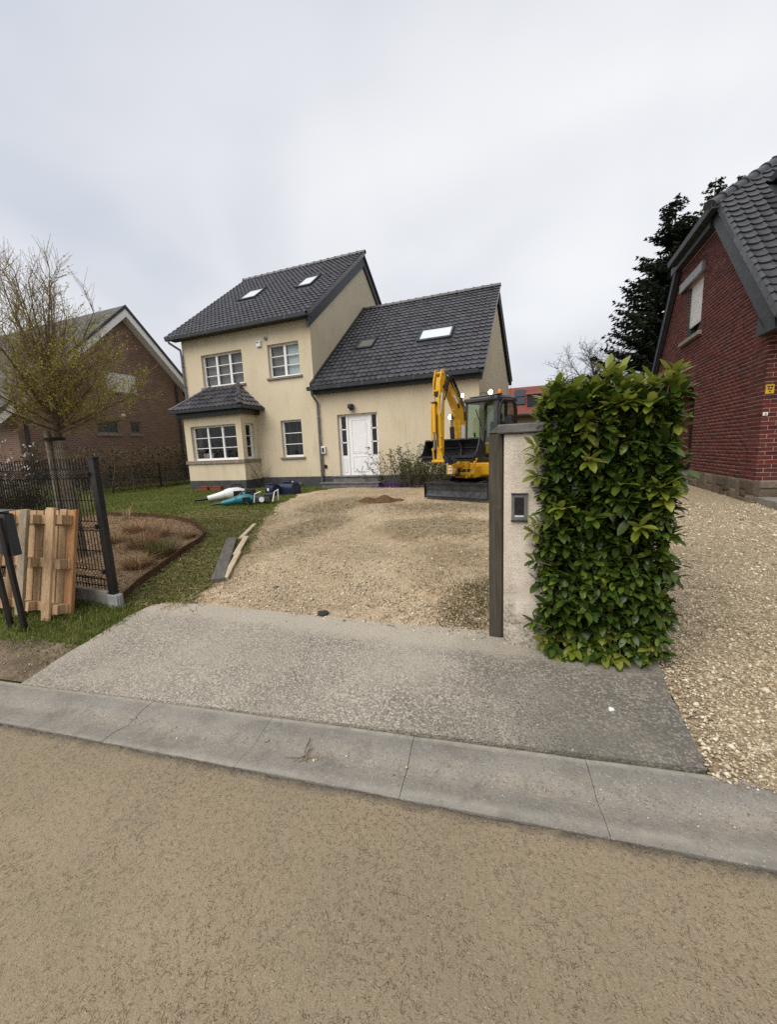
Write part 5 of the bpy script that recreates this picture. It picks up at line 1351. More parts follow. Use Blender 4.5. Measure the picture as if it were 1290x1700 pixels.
leaves = []                                              # (matrix, variant, young)
def rosette(p, n, size, cnt, young, spread=(58, 88)):
    n = Vector(n).normalized(); a0 = hr.uniform(0, 6.28)
    for k in range(cnt):
        az = a0 + k * 2.4 + hr.uniform(-.3, .3); el = R(hr.uniform(*spread)) * (.45 + .55 * k / max(1, cnt - 1))
        u = n.orthogonal().normalized(); v = n.cross(u)
        d = n * math.cos(el) + (u * math.cos(az) + v * math.sin(az)) * math.sin(el)
        d.z += hr.uniform(-.12, .16)
        m_ = frame(d, hr.uniform(-.5, .5)); m_.translation = Vector(p) - n * (.012 * k)
        sc = size * hr.uniform(.62, 1.25) * (.8 + .3 * k / cnt)
        leaves.append((m_ @ Matrix.Scale(sc, 4), hr.randrange(4), young))
def jit(v, s): return v + hr.gauss(0, s)
x0, x1, y0, y1, z0, z1 = HB
def faceoff(x, z): return .035 * math.sin(x * 9 + z * 4) + .03 * math.sin(z * 11 - x * 5) 
for layer, (dep, dens, size) in enumerate(((0, 560, .95), (.07, 330, .95), (.15, 170, 1.0))):
    for i in range(dens):                                 # front
        z = hr.uniform(z0, z1); x = hr.uniform(x0, x1 + .01)
        sh = .05 * max(0, z - 1.2)
        p = (x + .02 * z * (x - .43) , jit(y0 + dep + faceoff(x, z), .022), z)
        rosette(p, (hr.gauss(0, .45), -1, hr.gauss(.35, .45)), size * (1 + .16 * (z > 1.45)), hr.randint(4, 7), z > 1.6 and hr.random() < .15 or hr.random() < .02 or (z < .32 and hr.random() < .25))
for i in range(420):                                      # top
    p = (hr.uniform(x0 - .02, x1 + .02), hr.uniform(y0, y1), jit(z1 + .02, .035)); rosette(p, (hr.gauss(0, .4), hr.gauss(-.1, .4), 1), .98, hr.randint(5, 8), hr.random() < .45)
for i in range(520):                                      # right side
    p = (jit(x1 - .02 + .5 * faceoff(0, i), .02), hr.uniform(y0, y1), hr.uniform(z0, z1)); rosette(p, (1, hr.gauss(-.2, .35), hr.gauss(.2, .35)), .9, hr.randint(4, 7), hr.random() < .04)
for i in range(260):                                      # left side
    z = hr.uniform(z0, z1); p = (jit(x0 - .03, .02), hr.uniform(3.0 if z > 1.75 else 3.35, y1), z); rosette(p, (-1, hr.gauss(-.2, .35), hr.gauss(.2, .35)), .9, hr.randint(4, 7), z > 1.7 and hr.random() < .4)
for i in range(90):                                       # left front edge leaning over the column
    z = hr.uniform(z0, z1); p = (jit(x0 - .005, .018), 2.92 + hr.uniform(-.02, .05), z); rosette(p, (-.75, -.8, hr.gauss(.25, .3)), .85, hr.randint(4, 7), hr.random() < .12)
stems = MB()
def shoot(p, d, L, cnt, young=True, size=1.0):            # a leafy shoot leaving the clipped surface
    p = Vector(p); d = Vector(d).normalized(); stems.tube([p - d * .1, p + d * L], [.006, .003], 5)
    for k in range(cnt):
        az = k * 2.4 + hr.uniform(-.3, .3); t = k / cnt
        u = d.orthogonal().normalized(); v = d.cross(u); e_ = R(62 - 38 * t)
        q = d * math.cos(e_) + (u * math.cos(az) + v * math.sin(az)) * math.sin(e_)
        m_ = frame(q, hr.uniform(-.4, .4)); m_.translation = p + d * (L * (.25 + .75 * t)); leaves.append((m_ @ Matrix.Scale(size * hr.uniform(.85, 1.15), 4), hr.randrange(4), young))
for x, z, dx, L, c in ((.05, 1.86, -.25, .08, 8), (.12, 1.92, -.1, .11, 9), (.20, 1.93, .1, .07, 9), (.33, 1.92, .0, .06, 8), (.41, 1.95, -.05, .15, 9), (.46, 1.95, .15, .13, 9), (.58, 1.93, .1, .05, 7), (.66, 1.93, .0, .06, 7), (.74, 1.92, .1, .12, 8), (.77, 1.92, .15, .12, 8)):
    shoot((x, 2.98, z - .03), (dx, -.25, 1), L, c, True, 1.08)
for x, z in ((-.02, 1.58), (-.015, 1.50), (-.01, 1.38), (.0, 1.05), (-.02, .98), (-.01, .78), (-.01, .32)): shoot((x + .03, 2.88, z), (-1, -.45, .35), .06, 7, z > .9, .85)
for x, z in ((.81, 1.45), (.81, .98), (.81, .45)): shoot((x - .04, 2.95, z), (1, -.3, .2), .05, 7, False, .95)
for i in range(16): shoot((hr.uniform(.05, .78), 2.86, hr.uniform(.9, 1.95)), (hr.gauss(0, .4), -1, .5), .05, 7, hr.random() < .25, 1.1)
for i in range(14): shoot((hr.uniform(.08, .76), 2.92, hr.uniform(.10, .18)), (hr.gauss(0, .4), -.6, -.6), .04, 6, hr.random() < .4, .95)
stems_o = stems.build('stem', 'twig_bark', hedge); tag(stems_o, kind='stuff')
core = MB()
for i in range(46):
    x, y = hr.uniform(x0 + .06, x1 - .06), hr.uniform(y0 + .16, y1 - .1)
    core.tube([(x, y, .02), (x + hr.gauss(0, .06), y + hr.gauss(0, .05), .9), (x + hr.gauss(0, .1), y + hr.gauss(0, .08), 1.85)], [.018, .012, .005], 5)
core.build('branch', 'bark', hedge); 
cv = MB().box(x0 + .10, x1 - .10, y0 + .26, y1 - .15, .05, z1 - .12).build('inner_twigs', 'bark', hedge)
def cam_size(m_):                                         # how large a leaf shows in the photograph
    p = m_.to_translation(); c = w2c(S, cam, p)
    if not (0 < c.x < 1 and 0 < c.y < 1): return 0
    nrm = (m_.to_3x3() @ Vector((0, 0, 1))).normalized()
    return abs(nrm.dot((p - CAMP).normalized())) / (p - CAMP).length ** 2 * (1 if p.y < y0 + .03 else .05) * m_.to_scale().x ** 2
leaves.sort(key=lambda q: -cam_size(q[0]))
lme = {}
for v in range(4):
    for yg in (0, 1):
        lme[v, yg] = fast_mesh('leaf', *LEAFV[v], 'laurel_young' if yg else 'laurel', smooth=True)
hb = Vector(parent_loc(hedge))
for m_, v, yg in leaves[:300]:
    o = bpy.data.objects.new('leaf', lme[v, int(bool(yg))]); COL.objects.link(o); o.parent = hedge
    m2 = m_.copy(); m2.translation = m_.to_translation() - hb; o.matrix_basis = m2
for yg in (0, 1):
    Vs, Fs, k = [], [], 0
    for v in range(4):
        ms_ = [m_ for m_, v2, y2 in leaves[300:] if v2 == v and int(bool(y2)) == yg]
        if ms_: V_, F_ = replicate(*LEAFV[v], ms_); Vs.append(V_ - np.array(hb)); Fs.append(F_ + k); k += len(V_)
    tag(link('foliage', fast_mesh('foliage', np.concatenate(Vs), np.concatenate(Fs), 'laurel_young' if yg else 'laurel', smooth=True), hedge), kind='stuff')

# ================================================================== TREES
def limb(pts, r0, r1, n, out):
    m_ = len(pts); out.tube(pts, [r0 + (r1 - r0) * i / (m_ - 1) for i in range(m_)], n, cap=False)
def grow(p, d, L, r, seg, bend, rg, up=.12):
    pts = [p.copy()]; d = d.normalized()
    for i in range(seg):
        d = (d + Vector((rg.gauss(0, bend), rg.gauss(0, bend), rg.gauss(0, bend) + up))).normalized(); p = p + d * (L / seg); pts.append(p.copy())
    return pts
def quads_at(pts, size, rg, flat=.0):
    """small leaf faces at points"""
    n = len(pts); P_ = np.asarray(pts); a = rg.normal(size=(n, 3)); a /= np.linalg.norm(a, axis=1)[:, None]
    b = np.cross(a, rg.normal(size=(n, 3))); b /= np.linalg.norm(b, axis=1)[:, None]
    s_ = (size * rg.uniform(.6, 1.4, n))[:, None]
    V_ = np.stack([P_, P_ + a * s_ * .55 + b * s_ * .3, P_ + a * s_, P_ + a * s_ * .55 - b * s_ * .3], 1).reshape(-1, 3)
    F_ = np.arange(n * 4).reshape(n, 4); return V_, F_
# round-headed young tree behind the fence
tg = random.Random(17)
tree = thing('bare_round_tree', 'bare round headed young tree with yellow green buds behind mesh fence', 'tree', (-6.66, 3.8, .17))
tk = MB(); limb([Vector((-6.62, 3.8, .1)), Vector((-6.65, 3.8, 1.0)), Vector((-6.64, 3.79, 2.05)), Vector((-6.62, 3.79, 2.5)), Vector((-6.60, 3.8, 3.1))], .062, .03, 12, tk)
tk.build('trunk', 'bark', tree, smooth=True)
MB().lathe([(.10, 0), (.088, .5), (.082, 1.1), (.074, 1.8)], (-6.64, 3.8, .15), 14).build('trunk_guard', 'stake_wood', tree, smooth=True)
gd = MB()
for k in range(18):
    a = k * 6.2832 / 18; gd.bar((-6.64 + .098 * math.cos(a), 3.8 + .098 * math.sin(a), .15), (-6.64 + .074 * math.cos(a + .1), 3.8 + .074 * math.sin(a + .1), 1.93), .012, .012)
tag(gd.build('guard_cane', 'stake_wood', tree), kind='stuff')
limbs, twigs, buds, yb = MB(), MB(), [], []
for k in range(34):
    az = k * 2.399 + tg.uniform(-.25, .25); f_ = (k + .5) / 34
    el = R(8 + 80 * f_ ** .9); zb = 2.02 + .62 * f_ + tg.uniform(-.06, .06)
    d = Vector((math.cos(az) * math.cos(el), math.sin(az) * math.cos(el) * .8, math.sin(el)))
    L = (1.02 + .28 * tg.random()) * (1.0 if f_ < .5 else 1.0 + .38 * (f_ - .5) / .5)
    pts = grow(Vector((-6.63, 3.8, zb)), d, L, 0, 7, .05, tg, .035)
    limb(pts, .019, .005, 5, limbs)
    for j in range(1, 8):
        for q in range(2 if f_ > .45 else 3):
            t = j / 7; p = pts[j]
            dd = (pts[j] - pts[j - 1]).normalized(); sd = dd.orthogonal().normalized(); sd.rotate(Quaternion(dd, tg.uniform(0, 6.28)))
            pt = grow(p, dd * .8 + sd * .65, tg.uniform(.25, .55) * (1.1 - .4 * t), 0, 4, .07, tg, .13)
            limb(pt, .005, .002, 3, twigs)
            for s_ in (1, 2, 3, 4):
                pp = pt[s_]
                for e_ in range(2):
                    d2 = (pt[s_] - pt[s_ - 1]).normalized(); sd2 = d2.orthogonal().normalized(); sd2.rotate(Quaternion(d2, tg.uniform(0, 6.28)))
                    p3 = grow(pp, d2 + sd2 * .7, tg.uniform(.12, .32), 0, 2, .08, tg, .08); limb(p3, .0026, .0016, 3, twigs)
                    w = .5 + .5 * (p3[-1].x + 6.6) / 1.6 - .35 * (p3[-1].z - 3.1)
                    for b_ in range(5):
                        if tg.random() < .05 + 1.35 * max(0, w) ** 1.3: buds.append(p3[0].lerp(p3[-1], tg.random()) + Vector((tg.gauss(0, .012), tg.gauss(0, .012), tg.gauss(0, .012))))
limbs.build('branch', 'limb_bark', tree, smooth=True); tag(twigs.build('twig', 'twig_bark', tree), kind='stuff')
V_, F_ = quads_at([tuple(b) for b in buds], .024, nr); tag(link('bud', fast_mesh('bud', V_ - np.array(parent_loc(tree)), F_, 'bud'), tree), kind='stuff')
stk = thing('tree_stake', 'round wooden stake tied to the young tree behind fence', 'stake', (-6.80, 3.76, .17))
MB().tube([(-6.80, 3.74, .05), (-6.80, 3.74, 2.10)], .042, 12).build('pole', 'stake_wood', stk, smooth=True)
for z_ in (.82, 1.98):
    MB().lathe([(.13, -.018), (.132, 0), (.13, .018)], (-6.71, 3.77, z_), 14).build('tie', 'rubber', stk)

def conifer(name, label, x, y, H, Rm, seed, nb=9, step=.42):
    rg = np.random.default_rng(seed); z0_ = g(x, y)
    t = thing(name, label, 'tree', (x, y, z0_), 'dark spruces behind the red brick house')
    MB().tube([(x, y, z0_ - .1), (x, y, z0_ + H * .5), (x, y, z0_ + H)], [.22, .13, .02], 8).build('trunk', 'bark', t, smooth=True)
    br = MB(); T0, T1, T2 = [], [], []
    z = 1.4
    while z < H - .15:
        f_ = 1 - z / H; L0 = Rm * min(1, f_ * 1.55) ** .85 + .12
        for k in range(nb if f_ > .12 else 5):
            az = rg.uniform(0, 6.283); L = L0 * rg.uniform(.62, 1.12); dr = rg.uniform(.10, .32) * (1 if f_ > .2 else -.9)
            ca, sa = math.cos(az), math.sin(az); zz = z + rg.uniform(-.2, .2)
            n = max(3, int(L / .16)); P_ = []
            for i in range(n + 1):
                s_ = i / n; P_.append((x + ca * L * s_, y + sa * L * s_, z0_ + zz - dr * L * s_ * (1.3 - .75 * s_ * s_) + .18 * L * s_ ** 3))
            br.tube([P_[0], P_[n // 2], P_[n]], [.03, .018, .006], 3, cap=False)
            for i in range(1, n + 1):
                s_ = i / n; p = np.array(P_[i])
                for side in (-1, 1, -1, 1, 0):
                    tl = rg.uniform(.20, .48) * (1.15 - .6 * s_) * (1 if f_ > .1 else .6)
                    ang = az + side * rg.uniform(.5, 1.1); d = np.array([math.cos(ang), math.sin(ang), rg.uniform(-.55, .12) if side else rg.uniform(-1.2, -.3)]); d /= np.linalg.norm(d)
                    w = np.array([-math.sin(ang), math.cos(ang), 0.]) * rg.uniform(.05, .085); up = np.array([0, 0, rg.uniform(.04, .065)])
                    q = p + rg.normal(size=3) * .04
                    T0 += [q - w, q + w, q + d * tl]; T0 += [q - up, q + up, q + d * tl * .95]
        z += step * (.75 + .5 * f_)
    br.build('branch', 'bark', t)
    V_ = np.array(T0) - np.array((x, y, z0_)); F_ = np.arange(len(V_)).reshape(-1, 3)
    tag(link('needle', fast_mesh('needle', V_, F_, 'spruce'), t), kind='stuff'); return t
conifer('spruce_tree', 'broad dark spruce left of the red brick gable, nearest of the spruces', 5.95, 24.5, 12.6, 3.5, 1, 15, .34)
conifer('spruce_tree', 'taller dark spruce rising just behind the peak of the red brick gable', 8.35, 27.5, 14.4, 2.6, 2, 10)
conifer('spruce_tree', 'dark spruce of which only the tip shows above the hip roof', 10.0, 29.5, 15.2, 2.4, 3, 8)

def bare_tree(label, x, y, H, spread, seed, leafy=0, mat='bare_twig', leafmat_='far_green', start=.3, group=None):
    rg = random.Random(seed); z0_ = g(x, y)
    t = thing('background_tree', label, 'tree', (x, y, z0_), group)
    tr, tw, lv = MB(), MB(), []
    limb(grow(Vector((x, y, z0_ - .1)), Vector((0, 0, 1)), H * .55, 0, 5, .04, rg), .17, .09, 7, tr); tr.build('trunk', mat, t, smooth=True)
    for k in range(14):
        az = k * 2.4 + rg.uniform(-.3, .3); el = R(rg.uniform(25, 78)); zb = z0_ + H * rg.uniform(start, .55)
        d = Vector((math.cos(az) * math.cos(el), math.sin(az) * math.cos(el), math.sin(el)))
        pts = grow(Vector((x, y, zb)), d, (H - zb + z0_) * .92 / max(.75, math.sin(el)) * spread, 0, 7, .09, rg, .06); limb(pts, .07, .018, 5, tw)
        for j in range(2, 8):
            for q in range(3):
                dd = (pts[j] - pts[j - 1]).normalized(); sd = dd.orthogonal().normalized(); sd.rotate(Quaternion(dd, rg.uniform(0, 6.28)))
                pt = grow(pts[j], dd + sd * .8, rg.uniform(.6, 1.5), 0, 4, .14, rg, .08); limb(pt, .02, .010, 3, tw)
                for s_ in (1, 2, 3, 4):
                    for e_ in range(2):
                        pe = grow(pt[s_], Vector((rg.gauss(0, 1), rg.gauss(0, 1), rg.gauss(.5, .7))), rg.uniform(.25, .7), 0, 2, .1, rg, .05); limb(pe, .011, .007, 3, tw)
                        for l_ in range(leafy): lv.append(tuple(pe[0].lerp(pe[-1], rg.random()) + Vector((rg.gauss(0, .08), rg.gauss(0, .08), rg.gauss(0, .08)))))
    tag(tw.build('branch', mat, t), kind='stuff')
    if lv: V_, F_ = quads_at(lv, .14, nr); tag(link('foliage', fast_mesh('foliage', V_ - np.array((x, y, z0_)), F_, leafmat_), t), kind='stuff')
bare_tree('leafless grey tree standing left of the dark spruces', 4.5, 35, 8.6, .75, 5)
bare_tree('low loose green tree between red roof and leafless tree', 2.4, 37, 6.9, .5, 6, 12)

# bare clipped hedge on its wire fence along the left boundary
bh = thing('bare_hedge', 'thin bare hedge trained on wire along the left lawn edge', 'hedge', (-16.2, 10, .38))
hw, hl = MB(), []
bg2 = random.Random(12); y = 2.0
while y < 19:
    x = -16.2 + bg2.gauss(0, .09); zg = g(x, y); H_ = bg2.uniform(1.35, 1.75)
    pts = grow(Vector((x, y, zg - .05)), Vector((0, bg2.gauss(0, .05), 1)), H_, 0, 6, .05, bg2, .05); limb(pts, .022, .008, 4, hw)
    for j in range(1, 7):
        for q in range(5):
            pt = grow(pts[j], Vector((bg2.gauss(0, .6), bg2.gauss(0, 1), bg2.gauss(.35, .5))), bg2.uniform(.2, .5), 0, 3, .15, bg2, .05); limb(pt, .009, .005, 3, hw)
            for e_ in range(7):
                if j > 1: hl.append(tuple(pt[bg2.randint(1, 3)] + Vector((bg2.gauss(0, .05), bg2.gauss(0, .08), bg2.gauss(0, .06)))))
            if j < 3:
                for e_ in range(2): hl.append(tuple(pt[2] + Vector((bg2.gauss(0, .06), bg2.gauss(0, .1), bg2.gauss(-.1, .12)))))
    y += bg2.uniform(.24, .40)
tag(hw.build('branch', 'twig_bark', bh), kind='stuff')
V_, F_ = quads_at(hl, .075, nr); tag(link('foliage', fast_mesh('foliage', V_ - np.array(parent_loc(bh)), F_, 'hedge_leaf'), bh), kind='stuff')
wf_ = thing('wire_fence', 'low wire mesh fence along the bare hedge at lawn edge', 'fence', (-16.05, 10, .38))
y = 2.0
while y < 19: MB().box(-16.08, -16.03, y - .025, y + .025, g(-16.05, y) - .1, g(-16.05, y) + 1.12).build('post', 'dark_metal', wf_); y += 2.2
wm = MB()
for k in range(12): wm.bar((-16.05, 2, g(-16, 2) + .06 + k * .093), (-16.05, 19, g(-16, 19) + .06 + k * .093), .005, .005)
y = 2.0
while y < 19: wm.bar((-16.05, y, g(-16, y) + .05), (-16.05, y, g(-16, y) + 1.1), .005, .005); y += .12
tag(wm.build('wire_mesh', 'dark_metal', wf_), kind='stuff')

# shrubs against the wall
def twig_shrub(name, label, cx, cy, rx, ry, H, nst, seed, leafmat_, lsize, per, cat='shrub', bark='bare_twig'):
    rg = random.Random(seed); z0_ = g(cx, cy); t = thing(name, label, cat, (cx, cy, z0_)); sm, lv = MB(), []
    for k in range(nst):
        bx, by = cx + rg.gauss(0, rx * .35), cy + rg.gauss(0, ry * .35)
        d = Vector(((bx - cx) * 1.1 + rg.gauss(0, .25), (by - cy) * .8 + rg.gauss(0, .25), rg.uniform(.6, 1.2)))
        pts = grow(Vector((bx, by, z0_ - .03)), d, H * rg.uniform(.55, 1.12), 0, 6, .10, rg, .07); limb(pts, .010, .003, 4, sm)
        for j in range(2, 7):
            for q in range(3):
                dd = (pts[j] - pts[j - 1]).normalized(); pt = grow(pts[j], dd + Vector((rg.gauss(0, .6), rg.gauss(0, .6), rg.gauss(.1, .3))), rg.uniform(.1, .28), 0, 2, .1, rg); limb(pt, .005, .002, 3, sm)
                for l_ in range(per): lv.append(tuple(pt[-1] + Vector((rg.gauss(0, .025), rg.gauss(0, .025), rg.gauss(0, .025)))))
    tag(sm.build('stem', bark, t), kind='stuff')
    if lv: V_, F_ = quads_at(lv, lsize, nr); tag(link('foliage', fast_mesh('foliage', V_ - np.array((cx, cy, z0_)), F_, leafmat_), t), kind='stuff')
    return t
twig_shrub('hydrangea_shrub', 'twiggy shrub with fresh small leaves against the wall beside front door', -3.9, 12.35, 1.15, .35, 1.15, 70, 31, 'shrub_leaf', .055, 3)
twig_shrub('hydrangea_shrub', 'dense twiggy shrub behind the excavator bucket', -2.5, 12.3, .75, .35, 1.05, 40, 32, 'shrub_leaf', .055, 4)
twig_shrub('bare_rose', 'thin bare rose shoots beside the bay window', -10.05, 12.7, .30, .12, .95, 7, 33, 'shrub_leaf', .03, 0)
twig_shrub('magnolia_bush', 'white flowering bush at far left behind mesh fence', -16.0, 7.4, .45, .4, 1.75, 16, 34, 'magnolia', .10, 1)
twig_shrub('low_dark_shrub', 'low dark shrub at far left inside mesh fence', -12.6, 6.0, .8, .6, .8, 40, 35, 'hedge_leaf', .06, 3)

# ================================================================== MINI EXCAVATOR
XC = Vector((-1.30, 10.75, .36)); XF = Vector((-.367, -.93, 0)).normalized(); XA = Vector((-XF.y, XF.x, 0))
XT = lambda a, b, z: tuple(XC + XA * a + XF * b + Vector((0, 0, z)))      # a: to the right seen from the street, b: forward
exc = thing('mini_excavator', 'yellow mini excavator with lit work lamps and raised wide bucket parked on gravel', 'excavator', tuple(XC))
def xb(): return MB(XT)
def xtube(pts, r, name, mat, par=None, n=8): return MB().tube([XT(*p) for p in pts], r, n).build(name, mat, par or exc, smooth=True)
def xcyl(p, q, r, name, mat, par=None, n=14): return xtube([p, q], r, name, mat, par, n)
# tracks
for sgn in (-1, 1):
    a0, a1 = (.50, .80) if sgn > 0 else (-.80, -.50)
    prof = []; r_ = .24
    for k in range(9): t = -math.pi / 2 + math.pi * k / 8; prof.append((.82 + r_ * math.cos(t), r_ + .012 + r_ * math.sin(t)))
    for k in range(9): t = math.pi / 2 + math.pi * k / 8; prof.append((-.95 + r_ * math.cos(t), r_ + .012 + r_ * math.sin(t)))
    tr_ = xb().prism(prof, 0, a0, a1).build('track', 'rubber', exc)
    n = 40; per = []
    L_ = 1.77 * 2 + 2 * math.pi * r_; lug = MB(XT)
    for k in range(n):
        s_ = L_ * k / n
        if s_ < 1.77: c, t = (-.95 + s_, 0), -math.pi / 2
        elif s_ < 1.77 + math.pi * r_: t = -math.pi / 2 + (s_ - 1.77) / r_; c = (.82, 0)
        elif s_ < 3.54 + math.pi * r_: c = (.82 - (s_ - 1.77 - math.pi * r_), 0); t = math.pi / 2
        else: t = math.pi / 2 + (s_ - 3.54 - math.pi * r_) / r_; c = (-.95, 0)
        ob, oz = c[0] + math.cos(t) * r_ * 1.0, r_ + .012 + math.sin(t) * r_
        if abs(oz) < .02: continue
        ub, uz = -math.sin(t) * .025, math.cos(t) * .025; nb_, nz_ = math.cos(t) * .022, math.sin(t) * .022
        lug.add([(a0 + .01, ob - ub, oz - uz), (a1 - .01, ob - ub, oz - uz), (a1 - .01, ob + ub, oz + uz), (a0 + .01, ob + ub, oz + uz),
                 (a0 + .01, ob - ub * .7 + nb_, oz - uz * .7 + nz_), (a1 - .01, ob - ub * .7 + nb_, oz - uz * .7 + nz_), (a1 - .01, ob + ub * .7 + nb_, oz + uz * .7 + nz_), (a0 + .01, ob + ub * .7 + nb_, oz + uz * .7 + nz_)],
                [(4, 5, 6, 7), (0, 1, 5, 4), (1, 2, 6, 5), (2, 3, 7, 6), (3, 0, 4, 7)])
    tag(lug.build('track_lug', 'rubber', tr_), kind='stuff')
    ao = a1 + .004 if sgn > 0 else a0 - .004
    for bb in (-.95, .82): MB(XT).add([(ao, bb + .17 * math.cos(q * .5236), .252 + .17 * math.sin(q * .5236)) for q in range(12)], [tuple(range(12))]).build('sprocket', 'dark_metal', tr_)
xb().box(-.48, .48, -.75, .75, .16, .40).build('undercarriage', 'dark_metal', exc, bevel=.01)
# blade with push arms
bl_ = xb(); prof = [(1.56, .045), (1.60, .055), (1.535, .13), (1.52, .22), (1.545, .34), (1.60, .425), (1.575, .435), (1.505, .35), (1.475, .22), (1.49, .10)]
bl_.prism(prof, 0, -.87, .87); blade = bl_.build('dozer_blade', 'steel_worn', exc, smooth=False)
xb().box(-.885, -.871, 1.46, 1.60, .045, .44).build('blade_cheek', 'bucket_steel', blade); xb().box(.871, .885, 1.46, 1.60, .045, .44).build('blade_cheek', 'bucket_steel', blade)
xb().box(-.868, .868, 1.565, 1.615, .042, .09).build('cutting_edge', 'bucket_steel', blade)
for a in (-.42, .36): MB(XT).bar((a, .7, .36), (a * 1.15, 1.48, .30), .10, .12).build('push_arm', 'steel_worn', blade)
# upper structure
xb().lathe([(.34, .40), (.34, .50)], (0, 0, 0), 20).build('slew_ring', 'dark_metal', exc)
xb().prism([(-1.05, .52), (-.9, .48), (.62, .48), (.75, .56), (.75, .86), (-1.0, .86), (-1.12, .8)], 0, -.78, .74).build('platform', 'yellow_paint', exc, bevel=.02)
xb().prism([(-1.16, .56), (-.55, .50), (-.55, 1.42), (-.95, 1.46), (-1.14, 1.30)], 0, -.76, .74).build('counterweight', 'yellow_paint', exc, bevel=.05)
sk = xb(); sk.prism([(.55, .50), (.93, .53), (1.0, .62), (1.0, .92), (.90, .98), (.55, .98)], 0, -.56, -.30); sk.build('side_skirt', 'yellow_paint', exc, bevel=.02)
dec = xb(); dec.box(-.545, -.42, 1.001, 1.004, .60, .66).box(-.545, -.42, 1.001, 1.004, .69, .74).box(-.545, -.45, 1.001, 1.004, .77, .81); dec.build('decal', 'white_paint', exc)
xb().box(-.55, -.36, 1.0005, 1.003, .83, .885).build('decal', 'dark_metal', exc)
# front casting and swing post
sw = xb(); sw.prism([(.70, .52), (1.06, .50), (1.14, .60), (1.10, .72), (.95, .80), (.70, .80)], 0, -.30, .26).build('swing_bracket', 'yellow_paint', exc, bevel=.02)
xb().prism([(.86, .78), (1.20, .76), (1.24, .86), (1.16, 1.12), (1.02, 1.16), (.90, .98)], 0, -.27, -.08).build('boom_foot', 'yellow_paint', exc, bevel=.015)
xb().box(.03, .10, 1.0, 1.13, .50, .98).box(-.02, .03, 1.02, 1.10, .80, .92).build('swing_lug', 'yellow_paint', exc, bevel=.01)
xb().box(-.20, .18, 1.065, 1.13, .66, .73).build('swing_recess', 'dark_metal', exc)
xcyl((.14, 1.12, .55), (.30, 1.04, 1.0), .035, 'swing_cylinder', 'yellow_paint'); xcyl((-.20, 1.17, .62), (-.12, 1.17, .62), .07, 'pin', 'steel_worn')
xtube([(-.05, 1.15, .70), (.05, 1.30, .80), (.14, 1.28, .98), (.10, 1.12, 1.12)], .022, 'hose', 'yellow_paint'); xtube([(-.30, 1.1, .85), (-.36, 1.22, .95), (-.30, 1.2, 1.1), (-.2, 1.1, 1.25)], .022, 'hose', 'rubber')
# boom: swept plate girder
def girder(path, widths, half, name, mat, par=None):
    """box girder through side-view stations: path of (a, b, z), widths seen from the side"""
    V, F = [], []
    P_ = [Vector(p) for p in path]
    for i, p in enumerate(P_):
        d = (P_[min(i + 1, len(P_) - 1)] - P_[max(i - 1, 0)]).normalized(); sd = Vector((1, 0, 0)); up = sd.cross(d).normalized(); w = widths[i] / 2
        h = half[i] if hasattr(half, '__len__') else half
        for x_, y_ in ((-1, -1), (1, -1), (1, 1), (-1, 1)): V.append(tuple(p + sd * (h * x_) + up * (w * y_)))
    for i in range(len(P_) - 1):
        for k in range(4): F.append((i * 4 + k, i * 4 + (k + 1) % 4, (i + 1) * 4 + (k + 1) % 4, (i + 1) * 4 + k))
    F += [(0, 1, 2, 3), tuple((len(P_) - 1) * 4 + k for k in (3, 2, 1, 0))]
    mb = MB(XT); mb.add(V, F); return mb.build(name, mat, par or exc, bevel=.012)
boom = girder([(-.19, 1.06, .92), (-.19, 1.02, 1.25), (-.19, 1.01, 1.65), (-.185, 1.02, 1.98), (-.17, 1.16, 2.22), (-.12, 1.46, 2.46), (-.06, 1.82, 2.74)], [.20, .24, .26, .31, .26, .21, .15], [.10, .10, .105, .105, .09, .08, .075], 'boom', 'yellow_paint')
MB(XT).box(-.078, -.074, .95, 1.10, 1.45, 1.80).build('decal', 'white_paint', boom)
MB(XT).bar((-.058, 1.28, 2.30), (-.03, 1.48, 2.45), .012, .07).build('decal', 'white_paint', boom)
MB(XT).bar((-.07, 1.18, 2.20), (-.058, 1.27, 2.28), .012, .06).build('decal', 'dark_metal', boom)
xcyl((-.20, 1.28, 1.15), (-.20, 1.33, 1.75), .055, 'boom_cylinder', 'dark_metal', boom); xcyl((-.20, 1.33, 1.75), (-.22, 1.30, 2.05), .03, 'cylinder_rod', 'zinc', boom)
xcyl((-.12, 1.22, 2.45), (-.07, 1.72, 2.86), .045, 'arm_cylinder', 'yellow_paint', boom); xcyl((-.07, 1.72, 2.86), (-.05, 1.92, 2.92), .026, 'cylinder_rod', 'zinc', boom)
for dx in (-.03, .02, .06): xtube([(-.11 + dx, .95, 1.9), (-.10 + dx, .98, 2.2), (-.06 + dx, 1.28, 2.50), (.0 + dx, 1.58, 2.74), (.04 + dx, 1.80, 2.84), (.07 + dx, 1.93, 2.76), (.06 + dx, 1.98, 2.5)], .016, 'hose', 'rubber', boom, 6)
xtube([(.06, 1.55, 2.62), (.12, 1.75, 2.82), (.13, 1.92, 2.70), (.10, 2.0, 2.42), (.09, 2.05, 2.3)], .016, 'hose', 'rubber', boom, 6)
